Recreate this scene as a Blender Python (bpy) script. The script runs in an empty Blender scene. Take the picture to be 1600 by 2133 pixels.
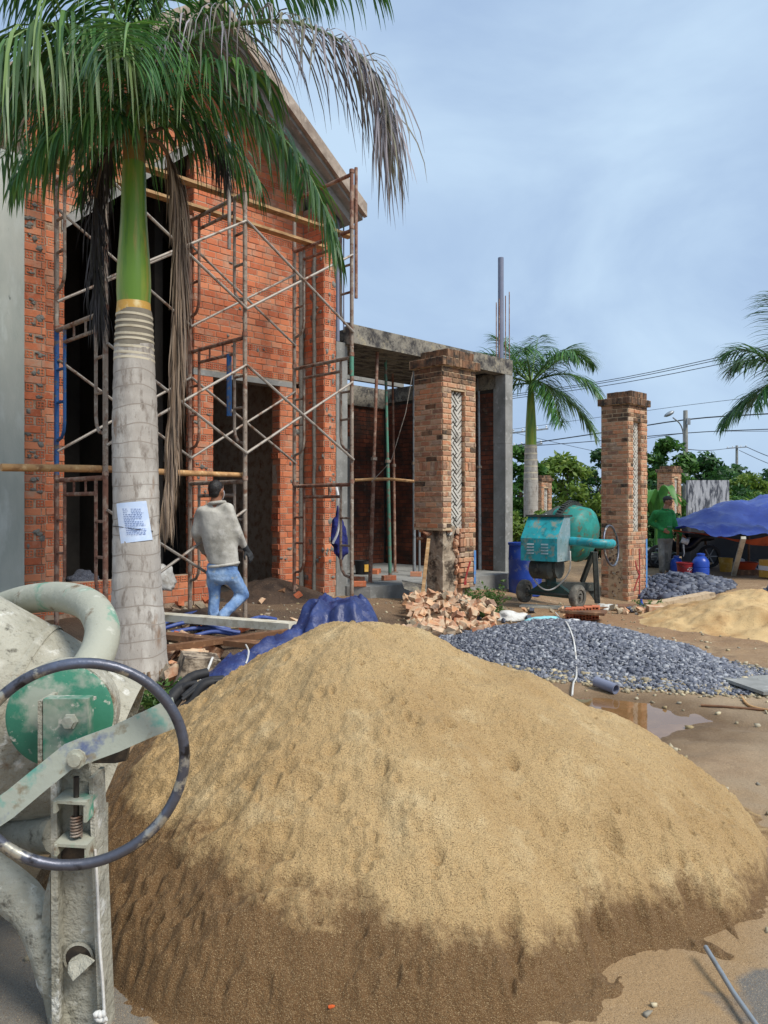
import bpy, math, random
import numpy as np
from mathutils import Vector, Matrix, Euler, noise
R = math.radians
random.seed(7)
rng = np.random.default_rng(7)
scene = bpy.context.scene
col = scene.collection

# ---------------------------------------------------------------- camera, world, sun, exposure
CH, H0, F = 1.45, 1056.0, 1600.0          # eye height (m), horizon row and focal length of the photograph
cam = bpy.data.objects.new('camera', bpy.data.cameras.new('camera'))
col.objects.link(cam)
cam.location = (0, 0, CH)
cam.rotation_euler = (R(90), 0, 0)
cam.data.sensor_fit = 'HORIZONTAL'
cam.data.sensor_width = 36
cam.data.lens = 36
cam.data.shift_y = -(2133 / 2 - H0) / 1600
cam.data.clip_start = 0.05
cam.data.clip_end = 3000
scene.camera = cam

SUN_TO = Vector((0.62, -0.52, 1.0)).normalized()
SUN_EL = math.asin(SUN_TO.z)
world = bpy.data.worlds.new('World')
scene.world = world
world.use_nodes = True
wn, wl = world.node_tree.nodes, world.node_tree.links
wn.clear()
w_out = wn.new('ShaderNodeOutputWorld')
w_bg = wn.new('ShaderNodeBackground')
w_bg.inputs['Strength'].default_value = 0.1
w_sky = wn.new('ShaderNodeTexSky')
w_sky.sky_type = 'NISHITA'
w_sky.sun_disc = False
w_sky.sun_elevation = SUN_EL
w_sky.sun_rotation = math.atan2(SUN_TO.x, SUN_TO.y)
w_sky.air_density = 1.0
w_sky.dust_density = 1.5
w_tc = wn.new('ShaderNodeTexCoord')
w_map = wn.new('ShaderNodeMapping')
w_map.inputs['Scale'].default_value = (1.0, 1.0, 1.7)
w_n1 = wn.new('ShaderNodeTexNoise')
w_n1.inputs['Scale'].default_value = 2.3
w_n1.inputs['Detail'].default_value = 6
w_n1.inputs['Roughness'].default_value = 0.52
w_n1.inputs['Distortion'].default_value = 0.5
w_r1 = wn.new('ShaderNodeValToRGB')
w_r1.color_ramp.elements[0].position = 0.38
w_r1.color_ramp.elements[0].color = (2.0, 2.75, 3.95, 1)
w_r1.color_ramp.elements[1].position = 0.64
w_r1.color_ramp.elements[1].color = (2.95, 3.85, 4.85, 1)
w_n2 = wn.new('ShaderNodeTexNoise')
w_n2.inputs['Scale'].default_value = 1.3
w_n2.inputs['Detail'].default_value = 5
w_r2 = wn.new('ShaderNodeValToRGB')
w_r2.color_ramp.elements[0].position = 0.3
w_r2.color_ramp.elements[0].color = (0.92, 0.92, 0.92, 1)
w_r2.color_ramp.elements[1].position = 0.7
w_r2.color_ramp.elements[1].color = (0.97, 0.97, 0.97, 1)
w_mix = wn.new('ShaderNodeMix')
w_mix.data_type = 'RGBA'
wl.new(w_tc.outputs['Generated'], w_map.inputs['Vector'])
wl.new(w_map.outputs['Vector'], w_n1.inputs['Vector'])
wl.new(w_map.outputs['Vector'], w_n2.inputs['Vector'])
wl.new(w_n1.outputs['Fac'], w_r1.inputs['Fac'])
wl.new(w_n2.outputs['Fac'], w_r2.inputs['Fac'])
wl.new(w_r2.outputs['Color'], w_mix.inputs['Factor'])
wl.new(w_sky.outputs['Color'], w_mix.inputs['A'])
wl.new(w_r1.outputs['Color'], w_mix.inputs['B'])
wl.new(w_mix.outputs['Result'], w_bg.inputs['Color'])
wl.new(w_bg.outputs['Background'], w_out.inputs['Surface'])

sun_data = bpy.data.lights.new('sun', 'SUN')
sun_data.energy = 2.0
sun_data.angle = R(22)
sun_data.color = (1.0, 0.95, 0.87)
sun = bpy.data.objects.new('sun', sun_data)
col.objects.link(sun)
sun.rotation_euler = (-SUN_TO).to_track_quat('-Z', 'Y').to_euler()

vs = scene.view_settings
vs.view_transform = 'Standard'
vs.look = 'None'
vs.exposure = 0.98
vs.gamma = 1.0
vs.use_curve_mapping = False

# ---------------------------------------------------------------- coordinate helpers
S2 = math.sqrt(0.5)
def P(px, py, Y):
    """a point seen at photo pixel (px, py) at depth Y"""
    return Vector(((px - 800) / F * Y, Y, CH + (H0 - py) / F * Y))
def G(px, py, z=0.0):
    """a point on level z seen at photo pixel (px, py)"""
    return P(px, py, (CH - z) * F / (py - H0))
def B(u, w, z):
    """building frame: u along the facade (away to the right), w behind it; the facade stands at 45 degrees"""
    return Vector(((u - w) * S2, (u + w) * S2, z))
RB = Matrix.Rotation(R(45), 3, 'Z')

# ---------------------------------------------------------------- mesh helpers
def ortho(d, up=(0, 0, 1)):
    d = d.normalized()
    u = Vector(up)
    if abs(d.dot(u)) > 0.98:
        u = Vector((1, 0, 0))
    a = d.cross(u).normalized()
    return a, a.cross(d).normalized()

class MB:
    def __init__(s):
        s.v, s.f, s.m = [], [], []
    def add(s, vs_, fs, mi=0):
        n = len(s.v)
        s.v.extend([tuple(p) for p in vs_])
        s.f.extend([tuple(i + n for i in f) for f in fs])
        s.m.extend([mi] * len(fs))
        return s
    def box(s, c, size, rot=None, mi=0, taper=1.0):
        c = Vector(c)
        hx, hy, hz = size[0] / 2, size[1] / 2, size[2] / 2
        q = []
        for z in (-1, 1):
            k = taper if z > 0 else 1.0
            for x, y in ((-1, -1), (1, -1), (1, 1), (-1, 1)):
                p = Vector((x * hx * k, y * hy * k, z * hz))
                if rot is not None:
                    p = rot @ p
                q.append(c + p)
        return s.add(q, [(3, 2, 1, 0), (4, 5, 6, 7), (0, 1, 5, 4), (1, 2, 6, 5), (2, 3, 7, 6), (3, 0, 4, 7)], mi)
    def bbox(s, u0, u1, w0, w1, z0, z1, mi=0):
        """box in the building frame"""
        return s.box(B((u0 + u1) / 2, (w0 + w1) / 2, (z0 + z1) / 2), (u1 - u0, w1 - w0, z1 - z0), RB, mi)
    def beam(s, p0, p1, wd, ht, up=(0, 0, 1), mi=0):
        p0, p1 = Vector(p0), Vector(p1)
        d = p1 - p0
        a, b = ortho(d, up)
        rot = Matrix((a, d.normalized(), b)).transposed()
        return s.box((p0 + p1) / 2, (wd, d.length, ht), rot, mi)
    def tube(s, pts, r, n=8, caps=True, mi=0, squash=None):
        pts = [Vector(p) for p in pts]
        k = len(pts)
        rs = r if isinstance(r, (list, tuple)) else [r] * k
        vs_, fs = [], []
        prev = None
        for i, p in enumerate(pts):
            d = (pts[min(i + 1, k - 1)] - pts[max(i - 1, 0)])
            if d.length < 1e-9:
                d = Vector((0, 0, 1))
            d.normalize()
            if prev is None:
                a, b = ortho(d)
            else:
                a = (prev - d * prev.dot(d))
                a = a.normalized() if a.length > 1e-6 else ortho(d)[0]
                b = a.cross(d)
            prev = a
            for j in range(n):
                t = 2 * math.pi * j / n
                vs_.append(p + (a * math.cos(t) + b * math.sin(t) * (squash or 1.0)) * rs[i])
        for i in range(k - 1):
            for j in range(n):
                j2 = (j + 1) % n
                fs.append((i * n + j, i * n + j2, (i + 1) * n + j2, (i + 1) * n + j))
        if caps:
            fs.append(tuple(range(n - 1, -1, -1)))
            fs.append(tuple((k - 1) * n + j for j in range(n)))
        return s.add(vs_, fs, mi)
    def lathe(s, prof, n=24, M=None, mi=0, cap=(True, True)):
        """prof: (radius, height) from one end to the other, about local Z, then placed by the 4x4 M"""
        M = M or Matrix.Identity(4)
        vs_, fs = [], []
        for rr, h in prof:
            for j in range(n):
                t = 2 * math.pi * j / n
                vs_.append(M @ Vector((rr * math.cos(t), rr * math.sin(t), h)))
        k = len(prof)
        for i in range(k - 1):
            for j in range(n):
                j2 = (j + 1) % n
                fs.append((i * n + j, i * n + j2, (i + 1) * n + j2, (i + 1) * n + j))
        if cap[0]:
            fs.append(tuple(range(n - 1, -1, -1)))
        if cap[1]:
            fs.append(tuple((k - 1) * n + j for j in range(n)))
        return s.add(vs_, fs, mi)
    def prism(s, poly, vec, mi=0):
        poly = [Vector(p) for p in poly]
        vec = Vector(vec)
        n = len(poly)
        vs_ = poly + [p + vec for p in poly]
        fs = [tuple(range(n - 1, -1, -1)), tuple(range(n, 2 * n))]
        fs += [(i, (i + 1) % n, n + (i + 1) % n, n + i) for i in range(n)]
        return s.add(vs_, fs, mi)
    def rock(s, c, size, rot=None, mi=0, rough=0.25):
        c = Vector(c)
        rot = rot or Euler((random.uniform(0, 6), random.uniform(0, 6), random.uniform(0, 6))).to_matrix()
        q = []
        for x, y, z in ROCK_V:
            k = 1 + random.uniform(-rough, rough)
            q.append(c + rot @ Vector((x * size[0] / 2 * k, y * size[1] / 2 * k, z * size[2] / 2 * k)))
        return s.add(q, ROCK_F, mi)
    def build(s, name, mats, parent=None, smooth=None, kind=None):
        me = bpy.data.meshes.new(name)
        off = parent_off(parent)
        me.from_pydata([(p[0] - off[0], p[1] - off[1], p[2] - off[2]) for p in s.v], [], s.f)
        return finish(name, me, mats, parent, smooth, kind, s.m)

_t = (1 + 5 ** 0.5) / 2
ROCK_V = [Vector(p).normalized() for p in ((-1, _t, 0), (1, _t, 0), (-1, -_t, 0), (1, -_t, 0), (0, -1, _t), (0, 1, _t), (0, -1, -_t), (0, 1, -_t), (_t, 0, -1), (_t, 0, 1), (-_t, 0, -1), (-_t, 0, 1))]
ROCK_F = [(0, 11, 5), (0, 5, 1), (0, 1, 7), (0, 7, 10), (0, 10, 11), (1, 5, 9), (5, 11, 4), (11, 10, 2), (10, 7, 6), (7, 1, 8), (3, 9, 4), (3, 4, 2), (3, 2, 6), (3, 6, 8), (3, 8, 9), (4, 9, 5), (2, 4, 11), (6, 2, 10), (8, 6, 7), (9, 8, 1)]

def parent_off(parent):
    o = Vector((0, 0, 0))
    while parent is not None:
        o += parent.location
        parent = parent.parent
    return o

def finish(name, me, mats, parent, smooth, kind, mi=None):
    if not isinstance(mats, (list, tuple)):
        mats = [mats]
    for m_ in mats:
        me.materials.append(m_)
    if mi is not None and len(mats) > 1:
        me.polygons.foreach_set('material_index', mi)
    if smooth is not None:
        me.polygons.foreach_set('use_smooth', [True] * len(me.polygons))
        if smooth < 180:
            me.set_sharp_from_angle(angle=R(smooth))
    me.update()
    o = bpy.data.objects.new(name, me)
    col.objects.link(o)
    if parent is not None:
        o.parent = parent
    if kind:
        o['kind'] = kind
    return o

def np_mesh(name, V, Q, mats, parent=None, smooth=None, kind=None):
    """V (n,3), Q (m,k) numpy arrays"""
    off = parent_off(parent)
    V = V - np.array(off)
    me = bpy.data.meshes.new(name)
    k = Q.shape[1]
    me.vertices.add(len(V))
    me.vertices.foreach_set('co', V.astype(np.float32).ravel())
    me.loops.add(Q.size)
    me.loops.foreach_set('vertex_index', Q.astype(np.int32).ravel())
    me.polygons.add(len(Q))
    me.polygons.foreach_set('loop_start', np.arange(0, Q.size, k, dtype=np.int32))
    me.update(calc_edges=True)
    return finish(name, me, mats, parent, smooth, kind)

def tag(o, label, cat, group=None, kind=None):
    o['label'] = label
    o['category'] = cat
    if group:
        o['group'] = group
    o['kind'] = kind or 'thing'
    return o
def thing(name, label, cat, loc=(0, 0, 0), group=None):
    o = bpy.data.objects.new(name, None)
    o.empty_display_size = 0.2
    col.objects.link(o)
    o.location = loc
    return tag(o, label, cat, group)
def struct(o):
    o['kind'] = 'structure'
    return o
def inst(name, me, M, parent=None):
    """an object that shares mesh me, at world matrix M, under an unrotated parent"""
    o = bpy.data.objects.new(name, me)
    col.objects.link(o)
    if parent is not None:
        o.parent = parent
        M = Matrix.Translation(-parent_off(parent)) @ M
    o.matrix_basis = M
    return o
def copy_tree(o, loc=None, rotz=None, label=None, parent=None, scale=None):
    c = o.copy()
    col.objects.link(c)
    if parent is not None:
        c.parent = parent
    if loc is not None:
        c.location = loc
    if rotz is not None:
        c.rotation_euler.z = rotz
    if scale is not None:
        c.scale = (scale,) * 3
    if label:
        c['label'] = label
    for ch in o.children:
        copy_tree(ch, parent=c)
    return c

def bez(pts, n=24):
    """Catmull-Rom curve through pts"""
    pts = [Vector(p) for p in pts]
    if len(pts) == 2:
        return [pts[0].lerp(pts[1], i / n) for i in range(n + 1)]
    ext = [pts[0] * 2 - pts[1]] + pts + [pts[-1] * 2 - pts[-2]]
    out = []
    segs = len(pts) - 1
    for s_ in range(segs):
        a, b, c, d = ext[s_:s_ + 4]
        k = max(2, n // segs)
        for i in range(k):
            t = i / k
            out.append(0.5 * ((2 * b) + (c - a) * t + (2 * a - 5 * b + 4 * c - d) * t * t + (3 * b - a - 3 * c + d) * t ** 3))
    out.append(pts[-1])
    return out
def fbm(x, y, z=0.0, o=4):
    return noise.fractal(Vector((x, y, z)), 1.0, 2.0, o)
def np_noise(X, Y, freq, seed, octaves=4, gain=0.5):
    """value noise on arrays"""
    out = np.zeros_like(X)
    amp, tot = 1.0, 0.0
    r_ = np.random.default_rng(seed)
    for o_ in range(octaves):
        T_ = r_.random((256, 256))
        x, y = X * freq + 37.7 * o_, Y * freq + 11.3 * o_
        xi, yi = np.floor(x).astype(int), np.floor(y).astype(int)
        fx, fy = x - xi, y - yi
        fx, fy = fx * fx * (3 - 2 * fx), fy * fy * (3 - 2 * fy)
        a = T_[xi % 256, yi % 256]; b = T_[(xi + 1) % 256, yi % 256]
        c = T_[xi % 256, (yi + 1) % 256]; d = T_[(xi + 1) % 256, (yi + 1) % 256]
        out += amp * ((a * (1 - fx) + b * fx) * (1 - fy) + (c * (1 - fx) + d * fx) * fy - 0.5)
        tot += amp
        amp *= gain
        freq *= 2.03
    return out / tot * 2

# ---------------------------------------------------------------- materials
def rgb(r, g, b):
    """sRGB 0-255 to linear"""
    f_ = lambda c: (c / 255 / 12.92) if c / 255 <= 0.04045 else ((c / 255 + 0.055) / 1.055) ** 2.4
    return (f_(r), f_(g), f_(b), 1)
def MAT(name, base, layers=(), rough=0.8, metal=0.0, bump=(), rnd=None, groove=None, trans=None, spec=0.5, rvar=0.0, coat=0.0, stretch=None, alpha_back=None):
    """base colour with noise layers (colour, scale, lo, hi[, detail]); rnd: list of colours picked per piece;
    bump: (scale, strength, distance) layers; trans: translucent colour share"""
    m = bpy.data.materials.new(name)
    m.use_nodes = True
    nt = m.node_tree
    N, L = nt.nodes, nt.links
    bs = N['Principled BSDF']
    bs.inputs['Roughness'].default_value = rough
    bs.inputs['Metallic'].default_value = metal
    bs.inputs['Specular IOR Level'].default_value = spec
    bs.inputs['Coat Weight'].default_value = coat
    geo = N.new('ShaderNodeNewGeometry')
    vec = geo.outputs['Position']
    if stretch:
        mp = N.new('ShaderNodeMapping')
        mp.inputs['Scale'].default_value = stretch
        L.new(vec, mp.inputs['Vector'])
        svec = mp.outputs['Vector']
    else:
        svec = vec
    oi = N.new('ShaderNodeObjectInfo')
    if rnd:
        ad = N.new('ShaderNodeMath'); ad.operation = 'ADD'
        L.new(geo.outputs['Random Per Island'], ad.inputs[0]); L.new(oi.outputs['Random'], ad.inputs[1])
        fr = N.new('ShaderNodeMath'); fr.operation = 'FRACT'
        L.new(ad.outputs[0], fr.inputs[0])
        cr = N.new('ShaderNodeValToRGB')
        cr.color_ramp.interpolation = 'LINEAR'
        els = cr.color_ramp.elements
        while len(els) < len(rnd):
            els.new(0.5)
        for i, c in enumerate(rnd):
            els[i].position = i / (len(rnd) - 1)
            els[i].color = c
        L.new(fr.outputs[0], cr.inputs['Fac'])
        cur = cr.outputs['Color']
    else:
        c_ = N.new('ShaderNodeRGB')
        c_.outputs[0].default_value = base
        cur = c_.outputs[0]
    for ly in layers:
        c, sc, lo, hi = ly[:4]
        nz = N.new('ShaderNodeTexNoise')
        nz.inputs['Scale'].default_value = sc
        nz.inputs['Detail'].default_value = ly[4] if len(ly) > 4 else 5
        nz.inputs['Roughness'].default_value = 0.62
        L.new(svec, nz.inputs['Vector'])
        mr = N.new('ShaderNodeMapRange')
        mr.inputs['From Min'].default_value = lo
        mr.inputs['From Max'].default_value = hi
        L.new(nz.outputs['Fac'], mr.inputs['Value'])
        mx = N.new('ShaderNodeMix'); mx.data_type = 'RGBA'
        L.new(mr.outputs['Result'], mx.inputs['Factor'])
        L.new(cur, mx.inputs['A'])
        mx.inputs['B'].default_value = c
        cur = mx.outputs['Result']
    L.new(cur, bs.inputs['Base Color'])
    if rvar:
        nz = N.new('ShaderNodeTexNoise')
        nz.inputs['Scale'].default_value = 9
        nz.inputs['Detail'].default_value = 4
        L.new(vec, nz.inputs['Vector'])
        mr = N.new('ShaderNodeMapRange')
        mr.inputs['To Min'].default_value = max(0.02, rough - rvar)
        mr.inputs['To Max'].default_value = min(1, rough + rvar)
        mr.inputs['From Min'].default_value = 0.3
        mr.inputs['From Max'].default_value = 0.7
        L.new(nz.outputs['Fac'], mr.inputs['Value'])
        L.new(mr.outputs['Result'], bs.inputs['Roughness'])
    nrm = None
    for b_ in bump:
        sc, st = b_[:2]
        nz = N.new('ShaderNodeTexNoise')
        nz.inputs['Scale'].default_value = sc
        nz.inputs['Detail'].default_value = 4
        L.new(svec, nz.inputs['Vector'])
        bp = N.new('ShaderNodeBump')
        bp.inputs['Strength'].default_value = st
        bp.inputs['Distance'].default_value = b_[2] if len(b_) > 2 else 0.01
        L.new(nz.outputs['Fac'], bp.inputs['Height'])
        if nrm is not None:
            L.new(nrm, bp.inputs['Normal'])
        nrm = bp.outputs['Normal']
    if groove:                                   # fine horizontal grooves, pitch in metres
        wv = N.new('ShaderNodeTexWave')
        wv.bands_direction = 'Z'
        wv.inputs['Scale'].default_value = 0.314 / groove
        wv.inputs['Distortion'].default_value = 0.4
        L.new(vec, wv.inputs['Vector'])
        bp = N.new('ShaderNodeBump')
        bp.inputs['Strength'].default_value = 0.6
        bp.inputs['Distance'].default_value = 0.004
        L.new(wv.outputs['Fac'], bp.inputs['Height'])
        if nrm is not None:
            L.new(nrm, bp.inputs['Normal'])
        nrm = bp.outputs['Normal']
    if nrm is not None:
        L.new(nrm, bs.inputs['Normal'])
    if trans:
        tr = N.new('ShaderNodeBsdfTranslucent')
        L.new(cur, tr.inputs['Color'])
        ms = N.new('ShaderNodeMixShader')
        ms.inputs[0].default_value = trans
        L.new(bs.outputs[0], ms.inputs[1])
        L.new(tr.outputs[0], ms.inputs[2])
        L.new(ms.outputs[0], N['Material Output'].inputs['Surface'])
    return m

HB = [rgb(202, 112, 74), rgb(214, 130, 90), rgb(184, 98, 64), rgb(220, 142, 102), rgb(204, 120, 82), rgb(174, 96, 66)]
M_hollow = MAT('hollow_brick', None, [(rgb(188, 158, 134), 4, 0.50, 0.74), (rgb(128, 66, 42), 14, 0.60, 0.8), (rgb(196, 186, 172), 22, 0.66, 0.76)], 0.9, rnd=HB, bump=[(120, 0.25, 0.003)], groove=0.012)
M_hollow_end = MAT('hollow_brick_end', None, [(rgb(160, 140, 122), 6, 0.62, 0.76)], 0.9, rnd=[rgb(196, 110, 72), rgb(176, 92, 60), rgb(208, 126, 86)], bump=[(90, 0.3, 0.004)])
M_mortar = MAT('cement_mortar', rgb(176, 154, 132), [(rgb(134, 92, 66), 9, 0.46, 0.70), (rgb(168, 156, 142), 21, 0.55, 0.75)], 0.95, bump=[(60, 0.5, 0.01), (220, 0.4, 0.004)])
M_daub = MAT('mortar_daub', rgb(128, 126, 118), [(rgb(100, 98, 92), 18, 0.45, 0.7)], 0.95, bump=[(70, 0.6, 0.01)])
CB = [rgb(190, 140, 106), rgb(166, 114, 86), rgb(202, 154, 118), rgb(150, 104, 80), rgb(184, 148, 120), rgb(194, 130, 92), rgb(134, 104, 86), rgb(178, 154, 132)]
M_brick = MAT('old_brick', None, [(rgb(104, 84, 68), 5, 0.56, 0.74), (rgb(200, 176, 148), 11, 0.52, 0.74), (rgb(84, 64, 50), 40, 0.62, 0.8)], 0.92, rnd=CB, bump=[(45, 0.5, 0.008), (160, 0.4, 0.003)])
M_brick_cap = MAT('weathered_brick', None, [(rgb(62, 54, 46), 8, 0.44, 0.62), (rgb(140, 118, 96), 22, 0.6, 0.8)], 0.95, rnd=[rgb(132, 96, 70), rgb(108, 78, 58), rgb(150, 116, 88), rgb(92, 70, 54)], bump=[(45, 0.6, 0.008)])
M_lime = MAT('lime_mortar', rgb(192, 168, 136), [(rgb(120, 100, 80), 12, 0.5, 0.72), (rgb(190, 172, 148), 30, 0.58, 0.75)], 0.95, bump=[(70, 0.6, 0.01)])
M_core = MAT('broken_concrete_core', rgb(158, 142, 122), [(rgb(78, 66, 54), 7, 0.50, 0.62), (rgb(186, 172, 150), 16, 0.55, 0.7), (rgb(60, 52, 44), 3.2, 0.56, 0.66)], 0.95, bump=[(14, 0.9, 0.03), (60, 0.6, 0.01)])
M_conc = MAT('grey_concrete', rgb(146, 146, 142), [(rgb(118, 118, 114), 2.2, 0.42, 0.66), (rgb(168, 168, 164), 11, 0.56, 0.72), (rgb(92, 92, 90), 34, 0.66, 0.8)], 0.9, bump=[(30, 0.25, 0.006), (130, 0.3, 0.003)])
M_conc_old = MAT('mouldy_concrete', rgb(138, 132, 120), [(rgb(60, 58, 58), 4.2, 0.42, 0.6), (rgb(160, 150, 126), 9, 0.54, 0.7), (rgb(40, 38, 40), 28, 0.54, 0.7), (rgb(150, 146, 134), 44, 0.6, 0.72)], 0.95, bump=[(30, 0.4, 0.008)])
M_plaster = MAT('grey_green_plaster', rgb(184, 186, 176), [(rgb(158, 164, 156), 1.6, 0.4, 0.65), (rgb(190, 196, 190), 4.5, 0.55, 0.75), (rgb(104, 112, 108), 12, 0.68, 0.76)], 0.9, bump=[(12, 0.2, 0.01), (90, 0.25, 0.004)], stretch=(1, 1, 0.35))
M_dark_in = MAT('shade_dark_render', rgb(62, 58, 54), [(rgb(44, 41, 38), 2, 0.4, 0.7)], 0.95)  # the near-black shade of the rooms is put into this colour
M_fascia = MAT('roof_edge_concrete', rgb(164, 150, 136), [(rgb(128, 114, 102), 3, 0.42, 0.62), (rgb(186, 174, 160), 8, 0.55, 0.7)], 0.9, bump=[(30, 0.3, 0.006)])
M_rust = MAT('scaffold_steel', rgb(146, 132, 118), [(rgb(112, 76, 56), 9, 0.50, 0.64), (rgb(176, 166, 152), 14, 0.56, 0.66), (rgb(84, 66, 56), 30, 0.58, 0.7)], 0.7, metal=0.15, bump=[(60, 0.3, 0.003)])
M_rust2 = MAT('red_rust_steel', rgb(132, 92, 74), [(rgb(164, 140, 122), 8, 0.48, 0.60), (rgb(86, 50, 38), 20, 0.52, 0.7)], 0.75, metal=0.1, bump=[(60, 0.3, 0.003)])
M_blue_steel = MAT('chipped_blue_paint', rgb(44, 92, 148), [(rgb(112, 104, 98), 11, 0.54, 0.62), (rgb(60, 50, 46), 26, 0.62, 0.7)], 0.6, metal=0.1)
M_green_steel = MAT('chipped_green_paint', rgb(84, 138, 116), [(rgb(124, 106, 92), 11, 0.52, 0.6)], 0.6, metal=0.1)
M_brace = MAT('galvanised_brace', rgb(158, 150, 140), [(rgb(118, 92, 74), 10, 0.52, 0.64)], 0.6, metal=0.25)
M_wood = MAT('pale_timber', rgb(178, 142, 98), [(rgb(140, 104, 68), 5, 0.45, 0.65), (rgb(204, 176, 136), 9, 0.56, 0.7)], 0.8, bump=[(60, 0.3, 0.004)], stretch=(1, 1, 4))
M_pole = MAT('round_wood_pole', rgb(186, 142, 92), [(rgb(138, 98, 62), 7, 0.48, 0.64), (rgb(210, 176, 128), 13, 0.56, 0.7)], 0.75, bump=[(30, 0.3, 0.004)])
M_wood_dk = MAT('wet_brown_timber', rgb(120, 84, 56), [(rgb(84, 56, 38), 6, 0.45, 0.65), (rgb(158, 118, 84), 11, 0.56, 0.7)], 0.8, bump=[(60, 0.3, 0.004)])
M_board = MAT('cement_splashed_board', rgb(206, 200, 182), [(rgb(170, 160, 138), 6, 0.5, 0.68), (rgb(130, 116, 96), 22, 0.62, 0.74)], 0.85, bump=[(50, 0.3, 0.004)])
M_sky_pipe = MAT('grey_plastic_pipe', rgb(112, 118, 138), [(rgb(128, 132, 150), 3, 0.4, 0.7)], 0.45)
M_black = MAT('black_rubber', rgb(34, 34, 36), [(rgb(60, 58, 56), 12, 0.5, 0.7)], 0.7)
M_tarp = MAT('blue_tarpaulin', rgb(36, 48, 94), [(rgb(48, 64, 116), 4, 0.45, 0.65), (rgb(30, 38, 86), 10, 0.54, 0.70), (rgb(104, 110, 140), 24, 0.62, 0.74)], 0.48, bump=[(26, 0.6, 0.012), (9, 0.6, 0.03)], spec=0.55, rvar=0.14)
M_tarp2 = MAT('bright_blue_tarpaulin', rgb(36, 58, 142), [(rgb(52, 76, 160), 2, 0.42, 0.62), (rgb(26, 42, 124), 6, 0.56, 0.72), (rgb(120, 130, 170), 18, 0.66, 0.78)], 0.4, bump=[(4, 0.4, 0.05)], trans=0.12)
M_orange_tarp = MAT('orange_tarpaulin', rgb(176, 76, 40), [(rgb(140, 56, 32), 4, 0.45, 0.65)], 0.5, trans=0.2)
M_white = MAT('white_plastic', rgb(222, 224, 226), [(rgb(186, 190, 194), 8, 0.5, 0.7)], 0.5)
M_sack = MAT('white_woven_sack', rgb(206, 204, 198), [(rgb(160, 152, 140), 7, 0.5, 0.68)], 0.7, bump=[(16, 0.5, 0.02)])
M_cyan_sack = MAT('pale_cyan_sack', rgb(140, 206, 214), [(rgb(190, 214, 214), 7, 0.5, 0.68)], 0.6, bump=[(16, 0.5, 0.02)])
M_pvc_blue = MAT('blue_conduit', rgb(58, 78, 140), [(rgb(96, 112, 158), 10, 0.5, 0.7)], 0.5)
# ---------------------------------------------------------------- ground
def gz(X, Y):
    X, Y = np.asarray(X, float), np.asarray(Y, float)
    z = -0.30 * np.exp(-(((X - 4.5) / 1.9) ** 2 + ((Y - 13.2) / 1.9) ** 2) ** 1.4)
    u, w = (X + Y) * S2, (Y - X) * S2
    z = z + 0.10 / (1 + np.exp(-(w - 7.0) * 4)) / (1 + np.exp((u - 8.2) * 4)) * (1 / (1 + np.exp(-(u - 1) * 3)))
    z = z - 0.080 * np.exp(-(((X - 1.52) / 0.62) ** 2 + ((Y - 5.35) / 0.66) ** 2) ** 1.5)
    near = np.exp(-((Y - 8) / 14) ** 2 - (X / 14) ** 2)
    z = z + near * (0.035 * np_noise(X, Y, 0.7, 3, 4) + 0.012 * np_noise(X, Y, 4.0, 4, 3))
    # wheel and shovel scrapes in the sandy ground on the right
    sc = np.exp(-(((X - 4.2) / 2.0) ** 2 + ((Y - 9.2) / 2.2) ** 2))
    rd = np.exp(-(((X - 2.4) / 1.6) ** 2 + ((Y - 4.6) / 1.9) ** 2))
    z = z + rd * (0.022 * np_noise(X * 0.8 + Y * 0.6, (Y * 0.8 - X * 0.6) * 0.35, 3.2, 61, 4) + 0.012 * np_noise(X, Y, 9.0, 62, 3))
    return z + 0.05 * sc * np_noise(X, Y * 1.6, 2.5, 9, 4)
def gz1(x, y):
    return float(gz(np.array([x]), np.array([y]))[0])
def graded(a, b, step, far_lo, far_hi):
    core = list(np.arange(a, b + 1e-6, step))
    hi, s_ = [], step
    x = core[-1]
    while x < far_hi:
        s_ *= 1.35
        x += s_
        hi.append(x)
    lo, s_ = [], step
    x = core[0]
    while x > far_lo:
        s_ *= 1.35
        x -= s_
        lo.append(x)
    return np.array(lo[::-1] + core + hi)
def grid_mesh(name, xs, ys, Z, mats, keep=None, **kw):
    nx, ny = len(xs), len(ys)
    XX, YY = np.meshgrid(xs, ys)
    V = np.stack([XX.ravel(), YY.ravel(), Z.ravel()], 1)
    i, j = np.meshgrid(np.arange(nx - 1), np.arange(ny - 1))
    a = (j * nx + i).ravel()
    Q = np.stack([a, a + 1, a + nx + 1, a + nx], 1)
    if keep is not None:
        k = keep.ravel()
        Q = Q[k[Q].any(1)]
        used = np.unique(Q)
        rm = np.full(len(V), -1)
        rm[used] = np.arange(len(used))
        V, Q = V[used], rm[Q]
    return np_mesh(name, V, Q, mats, smooth=180, **kw)

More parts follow.
